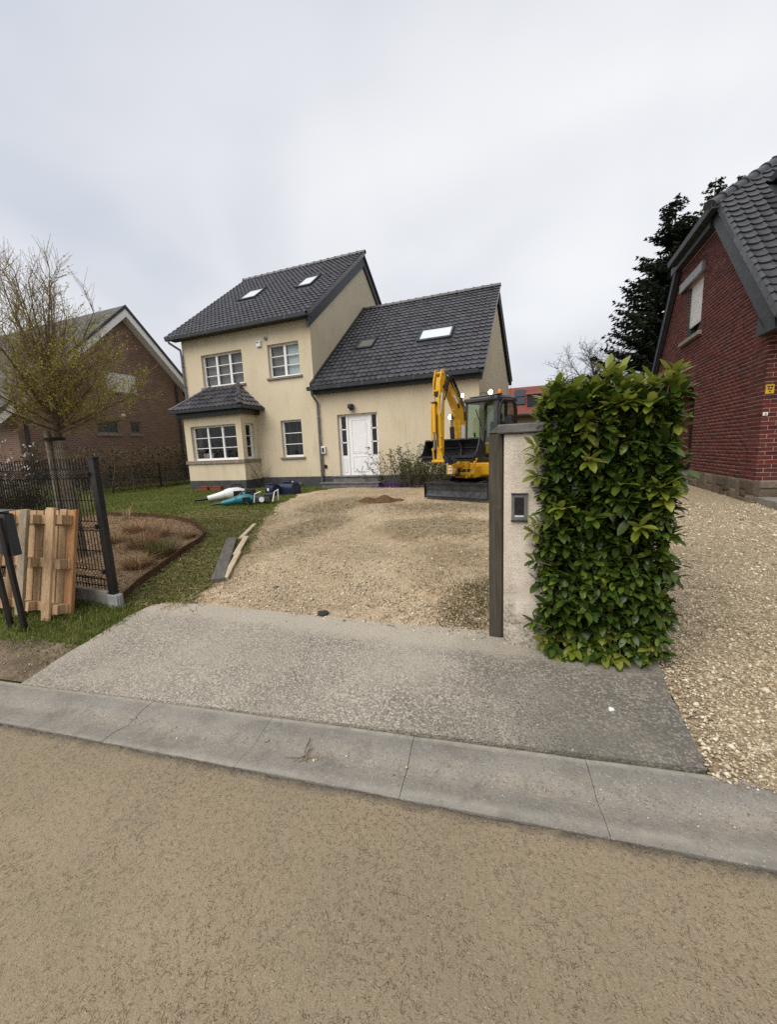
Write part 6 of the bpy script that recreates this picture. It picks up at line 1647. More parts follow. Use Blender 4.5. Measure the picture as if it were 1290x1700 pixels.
# arm
AX = -.04
arm = girder([(AX - .02, 1.98, 2.80), (AX - .01, 2.0, 2.62), (AX, 2.04, 2.30), (AX + .03, 2.10, 1.8), (AX + .06, 2.15, 1.4), (AX + .09, 2.20, 1.0)], [.16, .22, .22, .18, .15, .11], [.055, .058, .06, .065, .066, .062], 'arm', 'yellow_paint')
for sa in (-.085, .085):
    pl_ = [(1.90, 2.52), (2.14, 2.40), (2.13, 2.72), (2.05, 2.96), (1.98, 2.985), (1.90, 2.80)]; q_ = AX - .02 + sa
    MB(XT).add([(q_ - .014, b, z) for b, z in pl_] + [(q_ + .014, b, z) for b, z in pl_], [tuple(range(6)), tuple(range(11, 5, -1))] + [(i, (i + 1) % 6, (i + 1) % 6 + 6, i + 6) for i in range(6)]).build('arm_plate', 'yellow_paint', arm)
MB(XT).box(AX - .09, AX + .05, 2.10, 2.135, 2.50, 2.54).build('cross_plate', 'yellow_paint', arm)
xcyl((AX - .14, 2.0, 2.60), (AX + .10, 2.0, 2.60), .035, 'pin', 'dark_metal', arm); xcyl((AX - .14, 2.0, 2.90), (AX + .10, 2.0, 2.90), .028, 'pin', 'yellow_paint', arm)
MB(XT).box(AX - .065, AX + .025, 2.1, 2.142, 2.28, 2.49).build('arm_recess', 'dark_metal', arm)
xcyl((AX - .045, 2.22, 2.22), (AX + .0, 2.28, 1.60), .042, 'bucket_cylinder', 'yellow_paint', arm); xcyl((AX + .0, 2.28, 1.60), (AX + .03, 2.33, 1.22), .024, 'cylinder_rod', 'zinc', arm)
MB(XT).bar((AX - .085, 2.25, 2.24), (AX - .045, 2.33, 1.42), .035, .06).build('cylinder_guard', 'yellow_paint', arm)
xcyl((AX - .13, 2.2, 2.25), (AX + .02, 2.2, 2.25), .03, 'pin', 'dark_metal', arm)
xtube([(AX + .09, 2.08, 2.45), (AX + .13, 2.16, 2.3), (AX + .13, 2.18, 2.1), (AX + .11, 2.20, 2.0)], .024, 'hose', 'galvanised', arm, 6)
xtube([(AX + .04, 2.22, 2.0), (AX + .06, 2.26, 1.7), (AX + .08, 2.27, 1.3)], .012, 'hose', 'rubber', arm, 6)
MB(XT).box(AX + .06, AX + .15, 2.16, 2.22, 1.50, 1.55).build('hose_clamp', 'yellow_paint', arm)
for sa in (-.11, .09):
    MB(XT).bar((AX + .06 + sa * .8, 2.30, 1.26), (AX + .08 + sa * 1.1, 2.26, .98), .026, .06).build('link', 'yellow_paint', arm)
    MB(XT).bar((AX + .06 + sa * .9, 2.2, 1.28), (AX + .06 + sa, 2.31, 1.22), .026, .05).build('link', 'yellow_paint', arm)
xcyl((AX - .08, 2.2, .985), (AX + .24, 2.2, .985), .04, 'pin', 'yellow_paint', arm); xcyl((AX - .08, 2.26, .97), (AX + .24, 2.26, .97), .032, 'pin', 'yellow_paint', arm)
# quick hitch and tilting grading bucket
hi_ = xb(); hi_.box(.14, .32, 2.0, 2.24, .92, 1.10); hitch = hi_.build('hitch', 'navy_plastic', exc, bevel=.03)
xcyl((.22, 2.05, .98), (.40, 2.18, 1.0), .09, 'tilt_motor', 'black_coat', hitch); xtube([(.2, 2.2, 1.10), (.28, 2.3, 1.14), (.36, 2.28, 1.02), (.4, 2.2, .92)], .018, 'hose', 'rubber', hitch, 6)
BA0, BA1 = -.58, .86
pr_ = [(1.86, 1.43), (1.74, 1.36), (1.66, 1.25), (1.65, 1.14), (1.72, 1.06), (1.86, 1.03), (2.14, 1.06)]
V, F = [], []
for a in (BA0, BA1):
    for b, z in pr_: V.append((a, b, z))
    for b, z in pr_: V.append((a, b - .02, z - .018))
n = len(pr_)
for i in range(n - 1): F += [(i, i + 1, 2 * n + i + 1, 2 * n + i), (n + i, 3 * n + i, 3 * n + i + 1, n + i + 1)]
mb = MB(XT); mb.add(V, F); bucket = mb.build('bucket', 'bucket_steel', exc, smooth=True)
for a in (BA0, BA1): MB(XT).prism([(1.86, 1.43), (1.74, 1.36), (1.64, 1.22), (1.70, 1.05), (1.86, 1.02), (2.16, 1.05), (2.02, 1.16), (1.95, 1.30), (1.90, 1.43)], 0, a - .012, a + .012).build('side_plate', 'bucket_steel', bucket)
MB(XT).bar((BA0 - .012, 1.86, 1.44), (BA1 + .012, 1.86, 1.44), .05, .03).build('top_edge', 'steel_worn', bucket)
MB(XT).box(BA0 - .02, BA1 + .02, 2.06, 2.17, 1.035, 1.085).build('bucket_lip', 'bucket_steel', bucket); MB(XT).box(BA0 + .02, BA1 - .02, 2.0, 2.12, .955, 1.03).build('lip_beam', 'bucket_steel', bucket, bevel=.02)
MB(XT).prism([(1.87, 1.42), (1.76, 1.35), (1.68, 1.22), (1.73, 1.07), (1.78, 1.07), (1.75, 1.22), (1.82, 1.36), (1.89, 1.42)], 0, .30, .325).build('stiffener', 'steel_worn', bucket)
MB(XT).bar((BA0, 1.70, 1.25), (BA1, 1.70, 1.25), .02, .02).build('wear_strip', 'bucket_steel', bucket)
# cab
CA0, CA1, CB0, CB1, CZ0, CZ1 = -.30, .60, -.48, .62, .86, 2.36
cabf = MB(XT)
cab = xb().box(CA0, CA1, CB0, CB1, CZ0, .98).build('cab', 'dark_metal', exc, bevel=.01)
def pillar(p, q, w=.06, mat='grey_plastic', name='pillar'): return MB(XT).bar(p, q, w, w).build(name, mat, cab, bevel=.008)
pillar((CA0 + .03, CB1 - .03, .98), (CA0 + .03, CB1 - .10, CZ1), .05); 
MB(XT).prism([(CB1 - .11, .98), (CB1, .98), (CB1 - .06, CZ1), (CB1 - .19, CZ1)], 0, CA1 - .10, CA1).build('pillar', 'grey_plastic', cab, bevel=.015)
pillar((CA0 + .03, CB0 + .03, .98), (CA0 + .03, CB0 + .03, CZ1), .07)
dfr = MB().tube([XT(CA1 - .01, .50, .98), XT(CA1 - .01, .46, 2.10), XT(CA1 - .01, .40, 2.28), XT(CA1 - .01, .28, 2.36), XT(CA1 - .01, -.25, 2.38), XT(CA1 - .01, -.40, 2.30), XT(CA1 - .01, -.46, 2.12), XT(CA1 - .01, -.47, .98)], .045, 10)
door_ = dfr.build('cab_door', 'black_coat', cab, smooth=True)
MB(XT).bar((CA1 - .01, .10, 1.0), (CA1 - .01, .10, 2.34), .06, .06).build('door_post', 'black_coat', door_)
MB(XT).quad((CA1, .48, 1.0), (CA1, .12, 1.0), (CA1, .12, 2.32), (CA1, .44, 2.30)).quad((CA1, .08, 1.0), (CA1, -.46, 1.0), (CA1, -.40, 2.30), (CA1, .08, 2.32)).build('door_glass', 'cab_glass', door_)
MB(XT).quad((CA0 + .055, CB1 - .04, 1.0), (CA1 - .10, CB1 - .04, 1.0), (CA1 - .10, CB1 - .11, CZ1 - .02), (CA0 + .055, CB1 - .11, CZ1 - .02)).build('windscreen', 'cab_glass', cab)
MB(XT).quad((CA0 + .01, CB0 + .06, 1.0), (CA0 + .01, CB1 - .06, 1.0), (CA0 + .01, CB1 - .12, CZ1), (CA0 + .01, CB0 + .06, CZ1)).quad((CA0 + .06, CB0 + .02, 1.4), (CA1 - .06, CB0 + .02, 1.4), (CA1 - .06, CB0 + .02, CZ1), (CA0 + .06, CB0 + .02, CZ1)).build('cab_window', 'cab_glass', cab)
MB(XT).prism([(CB0 - .06, CZ1), (CB1 - .04, CZ1 - .02), (CB1 + .02, CZ1 + .03), (CB1 - .04, CZ1 + .10), (CB0, CZ1 + .13), (CB0 - .06, CZ1 + .08)], 0, CA0 - .02, CA1 + .0).build('cab_roof', 'grey_plastic', cab, bevel=.03)
MB(XT).box(CA0 + .05, CA1 - .08, CB0 + .05, CB1 - .15, CZ1 + .125, CZ1 + .15).build('roof_panel', 'zinc', cab, bevel=.01)
MB(XT).box(CA0 + .06, CA1 - .1, CB0 + .05, CB0 + .10, .98, 1.5).build('rear_panel', 'dark_metal', cab)
# operator seat, levers
seat = xb().box(-.02, .40, -.20, .22, 1.18, 1.30).build('seat', 'black_coat', cab, bevel=.03); xb().prism([(-.22, 1.28), (-.10, 1.28), (-.18, 1.90), (-.30, 1.90)], 0, .0, .38).build('seat_back', 'black_coat', seat, bevel=.03)
xb().box(.08, .30, -.33, -.22, 1.93, 2.10).build('headrest', 'black_coat', seat, bevel=.02)
for a in (-.16, .50):
    xb().box(a - .07, a + .07, .0, .36, 1.05, 1.42).build('console', 'grey_plastic', cab, bevel=.02); xtube([(a, .30, 1.42), (a, .34, 1.62)], .022, 'lever', 'black_coat', cab)
xtube([(.05, .52, 1.0), (.05, .44, 1.45)], .016, 'lever', 'black_coat', cab); xtube([(.18, .52, 1.0), (.18, .44, 1.45)], .016, 'lever', 'black_coat', cab)
xb().box(.14, .38, .28, .42, 1.05, 1.36).build('hi_vis_vest', 'mustard', cab, bevel=.03)
xtube([(.28, .60, 1.15), (.20, .58, 1.7), (.0, .56, 2.18)], .012, 'wiper', 'black_coat', cab, 6)
# side mirror arm, grab rail, antenna
xtube([(CA1 + .01, .58, 1.35), (CA1 + .06, .64, 1.5), (CA1 + .05, .62, 1.85)], .014, 'grab_rail', 'black_coat', cab, 6)
mir = xb().box(CA1 + .12, CA1 + .30, .42, .46, 1.55, 1.95).build('mirror', 'black_coat', cab, bevel=.02); xtube([(CA1, .56, 1.72), (CA1 + .14, .48, 1.75)], .012, 'mirror_arm', 'black_coat', mir, 6)
xtube([(.56, -.2, 2.45), (.57, -.2, 2.72)], .005, 'antenna', 'black_coat', cab, 5)
xtube([(.06, .40, 2.50), (.05, .40, 2.58), (.10, .38, 2.60), (.30, .3, 2.52)], .010, 'cable', 'black_coat', cab, 5)
# lamps (lit)
def lamp(a, b, z, r, par):
    o = MB(XT).lathe([(r * .7, -.05), (r * 1.12, -.01), (r * 1.15, .012), (r, .014)], (a, b, z), 14, axis='y').build('work_lamp', 'dark_metal', par)
    MB(XT).lathe([(r * .96, .016), (r * .6, .028), (.004, .031)], (a, b, z), 14, axis='y').build('lamp_lens', 'lamp_lit', o)
lamp(-.30, .66, 2.545, .050, cab); lamp(.475, .66, 2.53, .058, cab); lamp(-.31, 1.20, 2.0, .065, boom)
MB(XT).box(-.36, -.25, 1.06, 1.15, 1.92, 2.06).build('lamp_bracket', 'dark_metal', boom, bevel=.01)
be_ = MB(XT).lathe([(.055, 2.47), (.06, 2.50), (.055, 2.505)], (.60, .45, 0), 14).build('beacon', 'dark_metal', cab)
MB(XT).lathe([(.05, 2.506), (.05, 2.58), (.042, 2.60), (.01, 2.605)], (.60, .45, 0), 14).build('beacon_lens', 'amber', be_, smooth=True)
xtube([(-.48, 1.0, 1.05), (-.5, 1.02, 1.25), (-.47, 1.0, 1.38), (-.42, 1.0, 1.42), (-.40, 1.0, 1.2), (-.38, 1.0, 1.0)], .03, 'hose', 'rubber', exc)

# ================================================================== THINGS ON THE LAWN
def at(x, y, dz=0): return (x, y, g(x, y) + dz)
# blue containers
def container(x, y, w, d, h, rot, label, low):
    o = thing('blue_container', label, 'container', at(x, y, -.02), 'navy containers by the house wall'); o.rotation_euler = (0, 0, rot)
    off = parent_loc(o)
    def bl(mb, name, mat, par, **k):
        me = mb.mesh(name, mat, k.get('smooth', False), k.get('bevel', 0)); q = bpy.data.objects.new(name, me); COL.objects.link(q); q.parent = par; return q
    prof = [(-d / 2, 0), (d / 2, 0), (d / 2 * 1.02, h * .55)] + [(d / 2 * math.cos(t) , h * .55 + h * .45 * math.sin(t)) for t in (.35, .7, 1.05, 1.4, 1.75, 2.1, 2.45, 2.8)] + [(-d / 2 * 1.02, h * .55)]
    b_ = bl(MB().prism(prof, 0, -w / 2, w / 2), 'body', 'navy_plastic', o, bevel=.012)
    for k in range(4): xx = -w / 2 + w * (k + .5) / 4; bl(MB().prism([(a * 1.02, max(.0, z * 1.015)) for a, z in prof], 0, xx - .008, xx + .008), 'rib', 'navy_plastic', b_)
    lid = bl(MB().box(-w * .28, w * .28, -d * .30, d * .22, h * .96, h * 1.07), 'lid', 'navy_plastic', o, bevel=.015)
    bl(MB().tube([(-w * .16, -d * .1, h * 1.06), (-w * .16, -d * .1, h * 1.16), (w * .16, -d * .1, h * 1.16), (w * .16, -d * .1, h * 1.06)], .014, 8), 'handle', 'navy_plastic', lid)
    bl(MB().cyl((w * .05, d * .05, h * 1.07), (w * .05, d * .05, h * 1.12), .035), 'cap', 'black_coat', lid)
    lb = MB(); zz = h * .45
    lb.box(-.045, .045, -d / 2 * 1.04 - .006, -d / 2 * 1.0, zz, zz + .08) if low else lb.cyl((w * .32, -d * .1, h * 1.0), (w * .32, -d * .1, h * 1.05), .035)
    bl(lb, 'label' if low else 'filler_cap', 'white_plastic', o)
    return o
container(-7.92, 10.35, .36, .36, .37, -.25, 'smaller navy blue plastic container with white label on the lawn', True)
container(-7.52, 10.68, .58, .44, .40, -.12, 'larger ribbed navy blue container with carrying handle on the lawn', False)
# terracotta troughs
def trough(x, y, L, rot, label):
    o = MB().add([(-L / 2 * .9, -.07, 0), (L / 2 * .9, -.07, 0), (L / 2 * .9, .07, 0), (-L / 2 * .9, .07, 0), (-L / 2, -.09, .15), (L / 2, -.09, .15), (L / 2, .09, .15), (-L / 2, .09, .15)], [(3, 2, 1, 0), (0, 1, 5, 4), (1, 2, 6, 5), (2, 3, 7, 6), (3, 0, 4, 7)]).box(-L / 2 - .012, L / 2 + .012, -.102, -.085, .135, .165).box(-L / 2 - .012, L / 2 + .012, .085, .102, .135, .165).box(-L / 2 - .012, -L / 2 + .005, -.085, .085, .135, .165).box(L / 2 - .005, L / 2 + .012, -.085, .085, .135, .165)
    me = o.mesh('terracotta_trough', 'terracotta'); q = link('terracotta_trough', me, None, at(x, y, -.01)); q.rotation_euler = (0, 0, rot); tag(q, label, 'planter', 'terracotta troughs by the bay window')
    s_ = bpy.data.objects.new('soil', MB().quad((-L / 2 + .01, -.084, .12), (L / 2 - .01, -.084, .12), (L / 2 - .01, .084, .12), (-L / 2 + .01, .084, .12)).mesh('soil', 'soil')); COL.objects.link(s_); s_.parent = q
trough(-12.15, 11.66, .46, .06, 'shorter empty terracotta trough below the bay window, farther from door'); trough(-11.56, 11.70, .52, .10, 'longer empty terracotta trough below the bay window, nearer the door')
# garden machines lying on the grass
def leaf_blower(name, label, x, y, rot, col, s=1.0):
    o = thing(name, label, 'garden tool', at(x, y, .0)); o.rotation_euler = (0, 0, rot); o.scale = (s, s, s)
    def pt(mb, nm, mat, par=o, **k):
        q = bpy.data.objects.new(nm, mb.mesh(nm, mat, k.get('smooth', False), k.get('bevel', 0))); COL.objects.link(q); q.parent = par; return q
    b_ = pt(MB().lathe([(.05, -.32), (.10, -.28), (.135, -.18), (.14, .02), (.10, .14), (.075, .22)], (0, 0, .14), 14, axis='x'), 'housing', col, smooth=True)
    pt(MB().tube([(-.95, .04, .035), (-.55, .02, .07), (-.30, 0, .12)], [.022, .045, .075], 12), 'nozzle', 'black_coat', o, smooth=True)
    pt(MB().tube([(-.66, .025, .06), (-.45, .015, .09), (-.28, 0, .125)], [.062, .082, .10], 12), 'tube', col, o, smooth=True)
    pt(MB().tube([(.16, 0, .22), (.10, 0, .33), (-.08, 0, .35), (-.2, 0, .26)], .022, 8), 'handle', 'black_coat', o, smooth=True)
    pt(MB().box(.14, .42, -.09, .09, .03, .22), 'battery', 'black_coat', o, bevel=.03); pt(MB().box(-.1, .1, -.145, -.13, .08, .2), 'air_grille', 'black_coat', b_)
    return o
leaf_blower('leaf_blower', 'white leaf blower with black nozzle lying on lawn', -8.55, 9.45, R(48), 'white_plastic', 1.25)
leaf_blower('leaf_blower', 'teal leaf blower lying on lawn nearest the drive', -7.30, 8.42, R(30), 'teal_plastic', 1.0)
eng = thing('engine_unit', 'grey and black garden engine unit lying beside the teal blower', 'garden tool', at(-6.95, 8.62))
EO = Vector(parent_loc(eng))
ET = lambda a, b, c: tuple(EO + Vector((a * .88 - b * .47, a * .47 + b * .88, c)))
MB(ET).box(-.24, .22, -.16, .16, .03, .19).build('body', 'grey_plastic', eng, bevel=.03); MB(ET).box(.05, .30, -.14, .10, .12, .27).build('cover', 'dark_metal', eng, bevel=.03)
MB(ET).tube([(-.2, -.17, .05), (-.16, -.19, .28), (.0, -.18, .33)], .016, 8).build('carry_bar', 'white_plastic', eng, smooth=True); MB(ET).tube([(.28, -.16, .05), (.34, -.14, .30), (.40, .1, .34), (.38, .14, .05)], .018, 8).build('carry_frame', 'white_plastic', eng, smooth=True)
MB(ET).cyl((.0, -.17, .12), (.0, -.19, .12), .07).build('starter', 'white_plastic', eng); MB(ET).tube([(-.2, .1, .15), (-.35, .0, .2), (-.4, -.2, .08), (-.3, -.35, .02)], .018, 8).build('hose', 'black_coat', eng, smooth=True)
# small things
tag(MB().lathe([(.035, 0), (.052, .008), (.05, .022), (.03, .03), (.005, .031)], at(-1.868, 3.03, .010), 16).build('drain_cap', 'dark_metal', None, smooth=True, org=at(-1.868, 3.03)), 'small dark round cap on back edge of the concrete apron', 'drain cap')
def stone(name, label, x, y, s, mat, dz=.0, sq=(1, 1, .6), seed=1):
    bm = bmesh.new(); bmesh.ops.create_icosphere(bm, subdivisions=2, radius=s); rg = random.Random(seed)
    for v in bm.verts: v.co *= rg.uniform(.82, 1.1); v.co.x *= sq[0]; v.co.y *= sq[1]; v.co.z *= sq[2]
    me = bpy.data.meshes.new(name); bm.to_mesh(me); bm.free(); me.materials.append(M[mat]); return tag(link(name, me, None, at(x, y, s * .4 + dz)), label, 'stone')
stone('white_stone', 'single white pebble lying on dark concrete apron', .422, 2.413, .017, 'white_plastic', .01)
# heap of dug soil on the drive
dg = MB(); n = 26
V = []; hrg2 = random.Random(3)
for i in range(n + 1):
    for j in range(n + 1):
        u, v = i / n * 2 - 1, j / n * 2 - 1; x, y = -3.75 + u * .62, 9.2 + v * .50
        h_ = max(0, 1 - (u * u + v * v)) ** .8 * .10 * (1 + .5 * math.sin(u * 7 + v * 3)) + hrg2.uniform(-.012, .012)
        V.append((x, y, g(x, y) + h_ - .004))
F = [(i * (n + 1) + j, (i + 1) * (n + 1) + j, (i + 1) * (n + 1) + j + 1, i * (n + 1) + j + 1) for i in range(n) for j in range(n)]
simple('dug_soil', (.13, .075, .04), .97, .08, .35, 18, bump=.8, bscale=50)
dg.v, dg.f = V, F; tag(dg.build('soil_heap', 'dug_soil', None, smooth=True, org=at(-3.75, 9.2)), 'small heap of dark dug soil on the gravel before the house', 'soil heap')
# purple aubrieta cushion
fl = []; fr2 = random.Random(6)
for i in range(2600):
    a, r = fr2.uniform(0, 6.283), math.sqrt(fr2.random()); x, y = -4.75 + 1.0 * r * math.cos(a), 12.45 + .22 * r * math.sin(a)
    fl.append((x, y, g(x, y) + .13 * (1 - r * r) * fr2.random() ** .4 + .01))
V_, F_ = quads_at(fl, .035, nr); pf = link('purple_flowers', fast_mesh('purple_flowers', V_ - np.array(at(-4.75, 12.45)), F_, 'purple_flower'), None, at(-4.75, 12.45)); tag(pf, 'low cushion of purple flowers at the foot of the shrub', 'flowers')
# twigs in the gutter
tw_ = MB(); tr2 = random.Random(2)
for k in range(7):
    p = Vector((-1.17 + tr2.gauss(0, .02), 1.60 + tr2.gauss(0, .02), -.008)); limb(grow(p, Vector((tr2.gauss(0, .6), tr2.gauss(0, .8), .12)), tr2.uniform(.06, .13), 0, 3, .1, tr2, -.05), .003, .0015, 4, tw_)
limb([Vector((-1.12, 1.53, -.008)), Vector((-1.15, 1.60, -.004)), Vector((-1.16, 1.66, .004))], .004, .002, 4, tw_)
tag(tw_.build('dry_twig', 'twig_bark', None, org=(-1.15, 1.6, -.01)), 'dry brown twig lying in the concrete gutter', 'twig')

# ================================================================== GRASS, STRAW, PEBBLES
def blades(name, XY, h, w, lean, mat, zoff=0., seed=0, flat=False):
    """bent blades (one quad and one triangle each) rooted at XY"""
    rg = np.random.default_rng(seed); n = len(XY); x, y = XY[:, 0], XY[:, 1]; z = gv(x, y) + zoff
    az = rg.uniform(0, 2 * np.pi, n); H = h * rg.uniform(.45, 1.25, n); Wd = w * rg.uniform(.6, 1.3, n) / 2; ln = lean * rg.uniform(.2, 1.4, n)
    d = np.stack([np.cos(az), np.sin(az), np.zeros(n)], 1); s_ = np.stack([-np.sin(az), np.cos(az), np.zeros(n)], 1); up = np.array([0, 0, 1.])
    P0 = np.stack([x, y, z], 1)
    if flat:
        P1 = P0 + d * (H * .5)[:, None] + up * (rg.uniform(.004, .02, n))[:, None]; P2 = P0 + d * H[:, None] + s_ * (H * rg.uniform(-.25, .25, n))[:, None] + up * rg.uniform(.0, .018, n)[:, None]
        P0 = P0 + up * rg.uniform(.001, .01, n)[:, None]
    else:
        P1 = P0 + up * (H * .6)[:, None] + d * (H * ln * .35)[:, None]; P2 = P0 + up * (H * (1 - .25 * np.clip(ln, 0, 1.5)))[:, None] + d * (H * ln)[:, None]
    w_ = Wd[:, None]
    V_ = np.stack([P0 - s_ * w_, P0 + s_ * w_, P1 - s_ * w_ * .8, P1 + s_ * w_ * .8, P2], 1).reshape(-1, 3)
    b = (np.arange(n) * 5)[:, None]; F_ = np.concatenate([b + np.array([[0, 1, 3]]), b + np.array([[0, 3, 2]]), b + np.array([[2, 3, 4]])], 0)
    return fast_mesh(name, V_, F_, mat)
def scatter(n, x0, x1, y0, y1, ok, seed, clump=0):
    rg = np.random.default_rng(seed); out = []
    X_ = rg.uniform(x0, x1, n * 3); Y_ = rg.uniform(y0, y1, n * 3)
    if clump: 
        k = np.sin(X_ * 5.1 + 1.7 * np.sin(Y_ * 3.3)) * np.sin(Y_ * 6.3 + 1.3 * np.sin(X_ * 4.1)) + .5 * np.sin(X_ * 13 + Y_ * 9)
        keep = rg.uniform(-1.2, 1.2, n * 3) < k * clump + (1 - clump); X_, Y_ = X_[keep], Y_[keep]
    for x, y in zip(X_, Y_):
        if ok(x, y): out.append((x, y))
        if len(out) >= n: break
    return np.array(out)
def left_of_apron(x, y): return x < -3.60 - .11 * (y - 1.6) + .03 * math.sin(y * 9)
sr = random.Random(77)
Z1 = scatter(17000, -8.5, -3.5, 1.72, 2.95, lambda x, y: left_of_apron(x, y) and sr.random() < min(1, max(0.03, (y - 1.72) / .45)) and not (y > 2.72 and x < -4.3), 1, .35)
tag(link('verge_grass', blades('verge_grass', Z1, .055, .006, .7, 'grass', -.012, 1)), kind='stuff')
def strip_ok(x, y): return bl(y) + .01 < x < dl(y) + .05 + .22 * max(0, math.sin(y * 5.3 + x * 3)) * (sr.random() ** 2)
Z2 = scatter(21000, -8.5, -3.3, 2.78, 6.5, strip_ok, 2, .30)
tag(link('strip_grass', blades('strip_grass', Z2, .055, .0065, .8, 'grass', -.012, 2)), kind='stuff')
Z2b = scatter(5200, -8.5, -3.1, 2.7, 7.5, lambda x, y: bl(min(y, 6.4)) < x < dl(y) + .3, 3)
tag(link('mown_straw', blades('mown_straw', Z2b, .16, .0055, 0, 'straw', .006, 3, flat=True)), kind='stuff')
Z3 = scatter(52000, -16.0, -5.0, 6.3, 13.2, lambda x, y: (x < dl(min(y, 12.9)) + .12 * math.sin(y * 6) + .1 * sr.random()) and (y > 6.55 or x > bl(min(y, 6.44))) and not (BX0 - .1 < x < BX1 + .1 and y > 11.95) and y < 12.95, 4, .25)
tag(link('lawn_grass', blades('lawn_grass', Z3, .042, .013, .7, 'grass', -.016, 4)), kind='stuff')
Z3b = scatter(9000, -19, -16.3, 5, 18, lambda x, y: True, 14)
tag(link('side_grass', blades('side_grass', Z3b, .10, .02, .6, 'grass', -.016, 14)), kind='stuff')
# straw and dead stems over the planting bed
Z4 = scatter(26000, -11.0, -4.15, 2.76, 6.45, lambda x, y: x < bl(y) - .02, 5, .2)
tag(link('bed_straw', blades('bed_straw', Z4, .19, .0085, 0, 'straw', .0, 5, flat=True)), kind='stuff')
Z4b = scatter(6000, -11.0, -4.2, 2.8, 6.4, lambda x, y: x < bl(y) - .04, 6, .5)
tag(link('bed_stubble', blades('bed_stubble', Z4b, .10, .005, 1.1, 'tuft_brown', -.004, 6)), kind='stuff')
# fibres, weeds and grass creeping over the drive
Z5 = scatter(5200, -7.0, -.4, 2.95, 11.5, lambda x, y: x > dl(y) - .1, 7, .6)
tag(link('drive_straw', blades('drive_straw', Z5, .11, .005, 0, 'straw', .012, 7, flat=True)), kind='stuff')
def weeds_ok(x, y):
    r = ((x + .58) / .34) ** 2 + ((y - 3.62) / .62) ** 2
    return r < 1 and sr.random() > r * .8
Z6 = scatter(1500, -1.0, -.34, 3.05, 4.4, weeds_ok, 8, .5)
tag(link('weeds', blades('weeds', Z6, .035, .008, 1.0, 'tuft_green', .0, 8)), kind='stuff')
Z5b = scatter(5200, -6.0, -.4, 3.2, 10, lambda x, y: x > dl(y) and any(((x - a) / c) ** 2 + ((y - b) / d_) ** 2 < sr.uniform(.2, 1.2) for a, b, c, d_ in ((-3.9, 6.0, .55, 1.5), (-4.5, 8.3, .9, 1.9), (-1.6, 6.6, 1.2, 1.0), (-2.2, 8.2, 1.5, .8))), 17, .5)
tag(link('moss_fibres', blades('moss_fibres', Z5b, .07, .010, 0, 'tuft_green', .008, 17, flat=True)), kind='stuff')
Z6b = scatter(900, -1.3, -.33, 3.1, 6.5, lambda x, y: sr.random() < .8, 9, .6)
tag(link('post_straw', blades('post_straw', Z6b, .09, .005, 0, 'tuft_brown', .012, 9, flat=True)), kind='stuff')
# tussocks in the bed
def tussock(x, y, r, h, n, mat, label, seed, cat='grass tuft', nm='grass_tussock', grp=None, lean=1.0):
    rg = np.random.default_rng(seed); a = rg.uniform(0, 6.283, n); rr = r * np.sqrt(rg.uniform(0, 1, n)) * .55
    XY = np.stack([x + rr * np.cos(a), y + rr * np.sin(a)], 1); me = blades(nm, XY, h, .007, lean, mat, -.01, seed)
    o = link(nm, me, None, (0, 0, 0)); c = Vector(at(x, y)); me.transform(Matrix.Translation(-c)); o.location = c; return tag(o, label, cat, grp)
tg_ = 'grass tussocks in the straw bed'
tussock(-5.25, 4.12, .30, .27, 620, 'tuft_green', 'greenest shaggy grass tussock in the straw bed', 1, grp=tg_)
tussock(-5.12, 3.62, .24, .20, 420, 'tuft_brown', 'brown tussock nearest the street in the straw bed', 2, grp=tg_)
tussock(-6.05, 4.42, .34, .26, 560, 'tuft_brown', 'large brown tussock left of the green one in straw bed', 3, grp=tg_)
tussock(-6.45, 5.05, .30, .22, 460, 'tuft_brown', 'brown tussock behind the green one in straw bed', 4, grp=tg_)
tussock(-5.80, 5.08, .22, .16, 300, 'tuft_brown', 'low brown tussock nearest the rounded end of steel edging', 5, grp=tg_)
tussock(-7.35, 5.25, .38, .20, 480, 'tuft_brown', 'wide reddish brown tussock toward the back of the bed', 6, grp=tg_)
tussock(-6.95, 4.55, .30, .20, 360, 'tuft_brown', 'pale brown tussock close behind the black fence post', 7, grp=tg_)
tussock(-8.9, 6.2, .14, .34, 60, 'straw', 'upright pale straw tuft at the back edge of the bed', 8, grp=tg_, lean=.5)
pg = 'tall pale grasses behind the mesh fence'
for k, (x, y) in enumerate(((-12.4, 6.7), (-11.6, 6.5), (-13.3, 6.9), (-10.6, 6.3))):
    tussock(x, y, .30, .85, 150, 'pale_grass', ('tall pale grass clump behind mesh fence, second from the tree', 'tall pale grass clump behind mesh fence, closest but one to the tree', 'tall pale grass clump behind mesh fence at the far left', 'tall pale grass clump behind mesh fence closest to the tree')[k], 20 + k, nm='tall_grass', grp=pg, lean=.45)
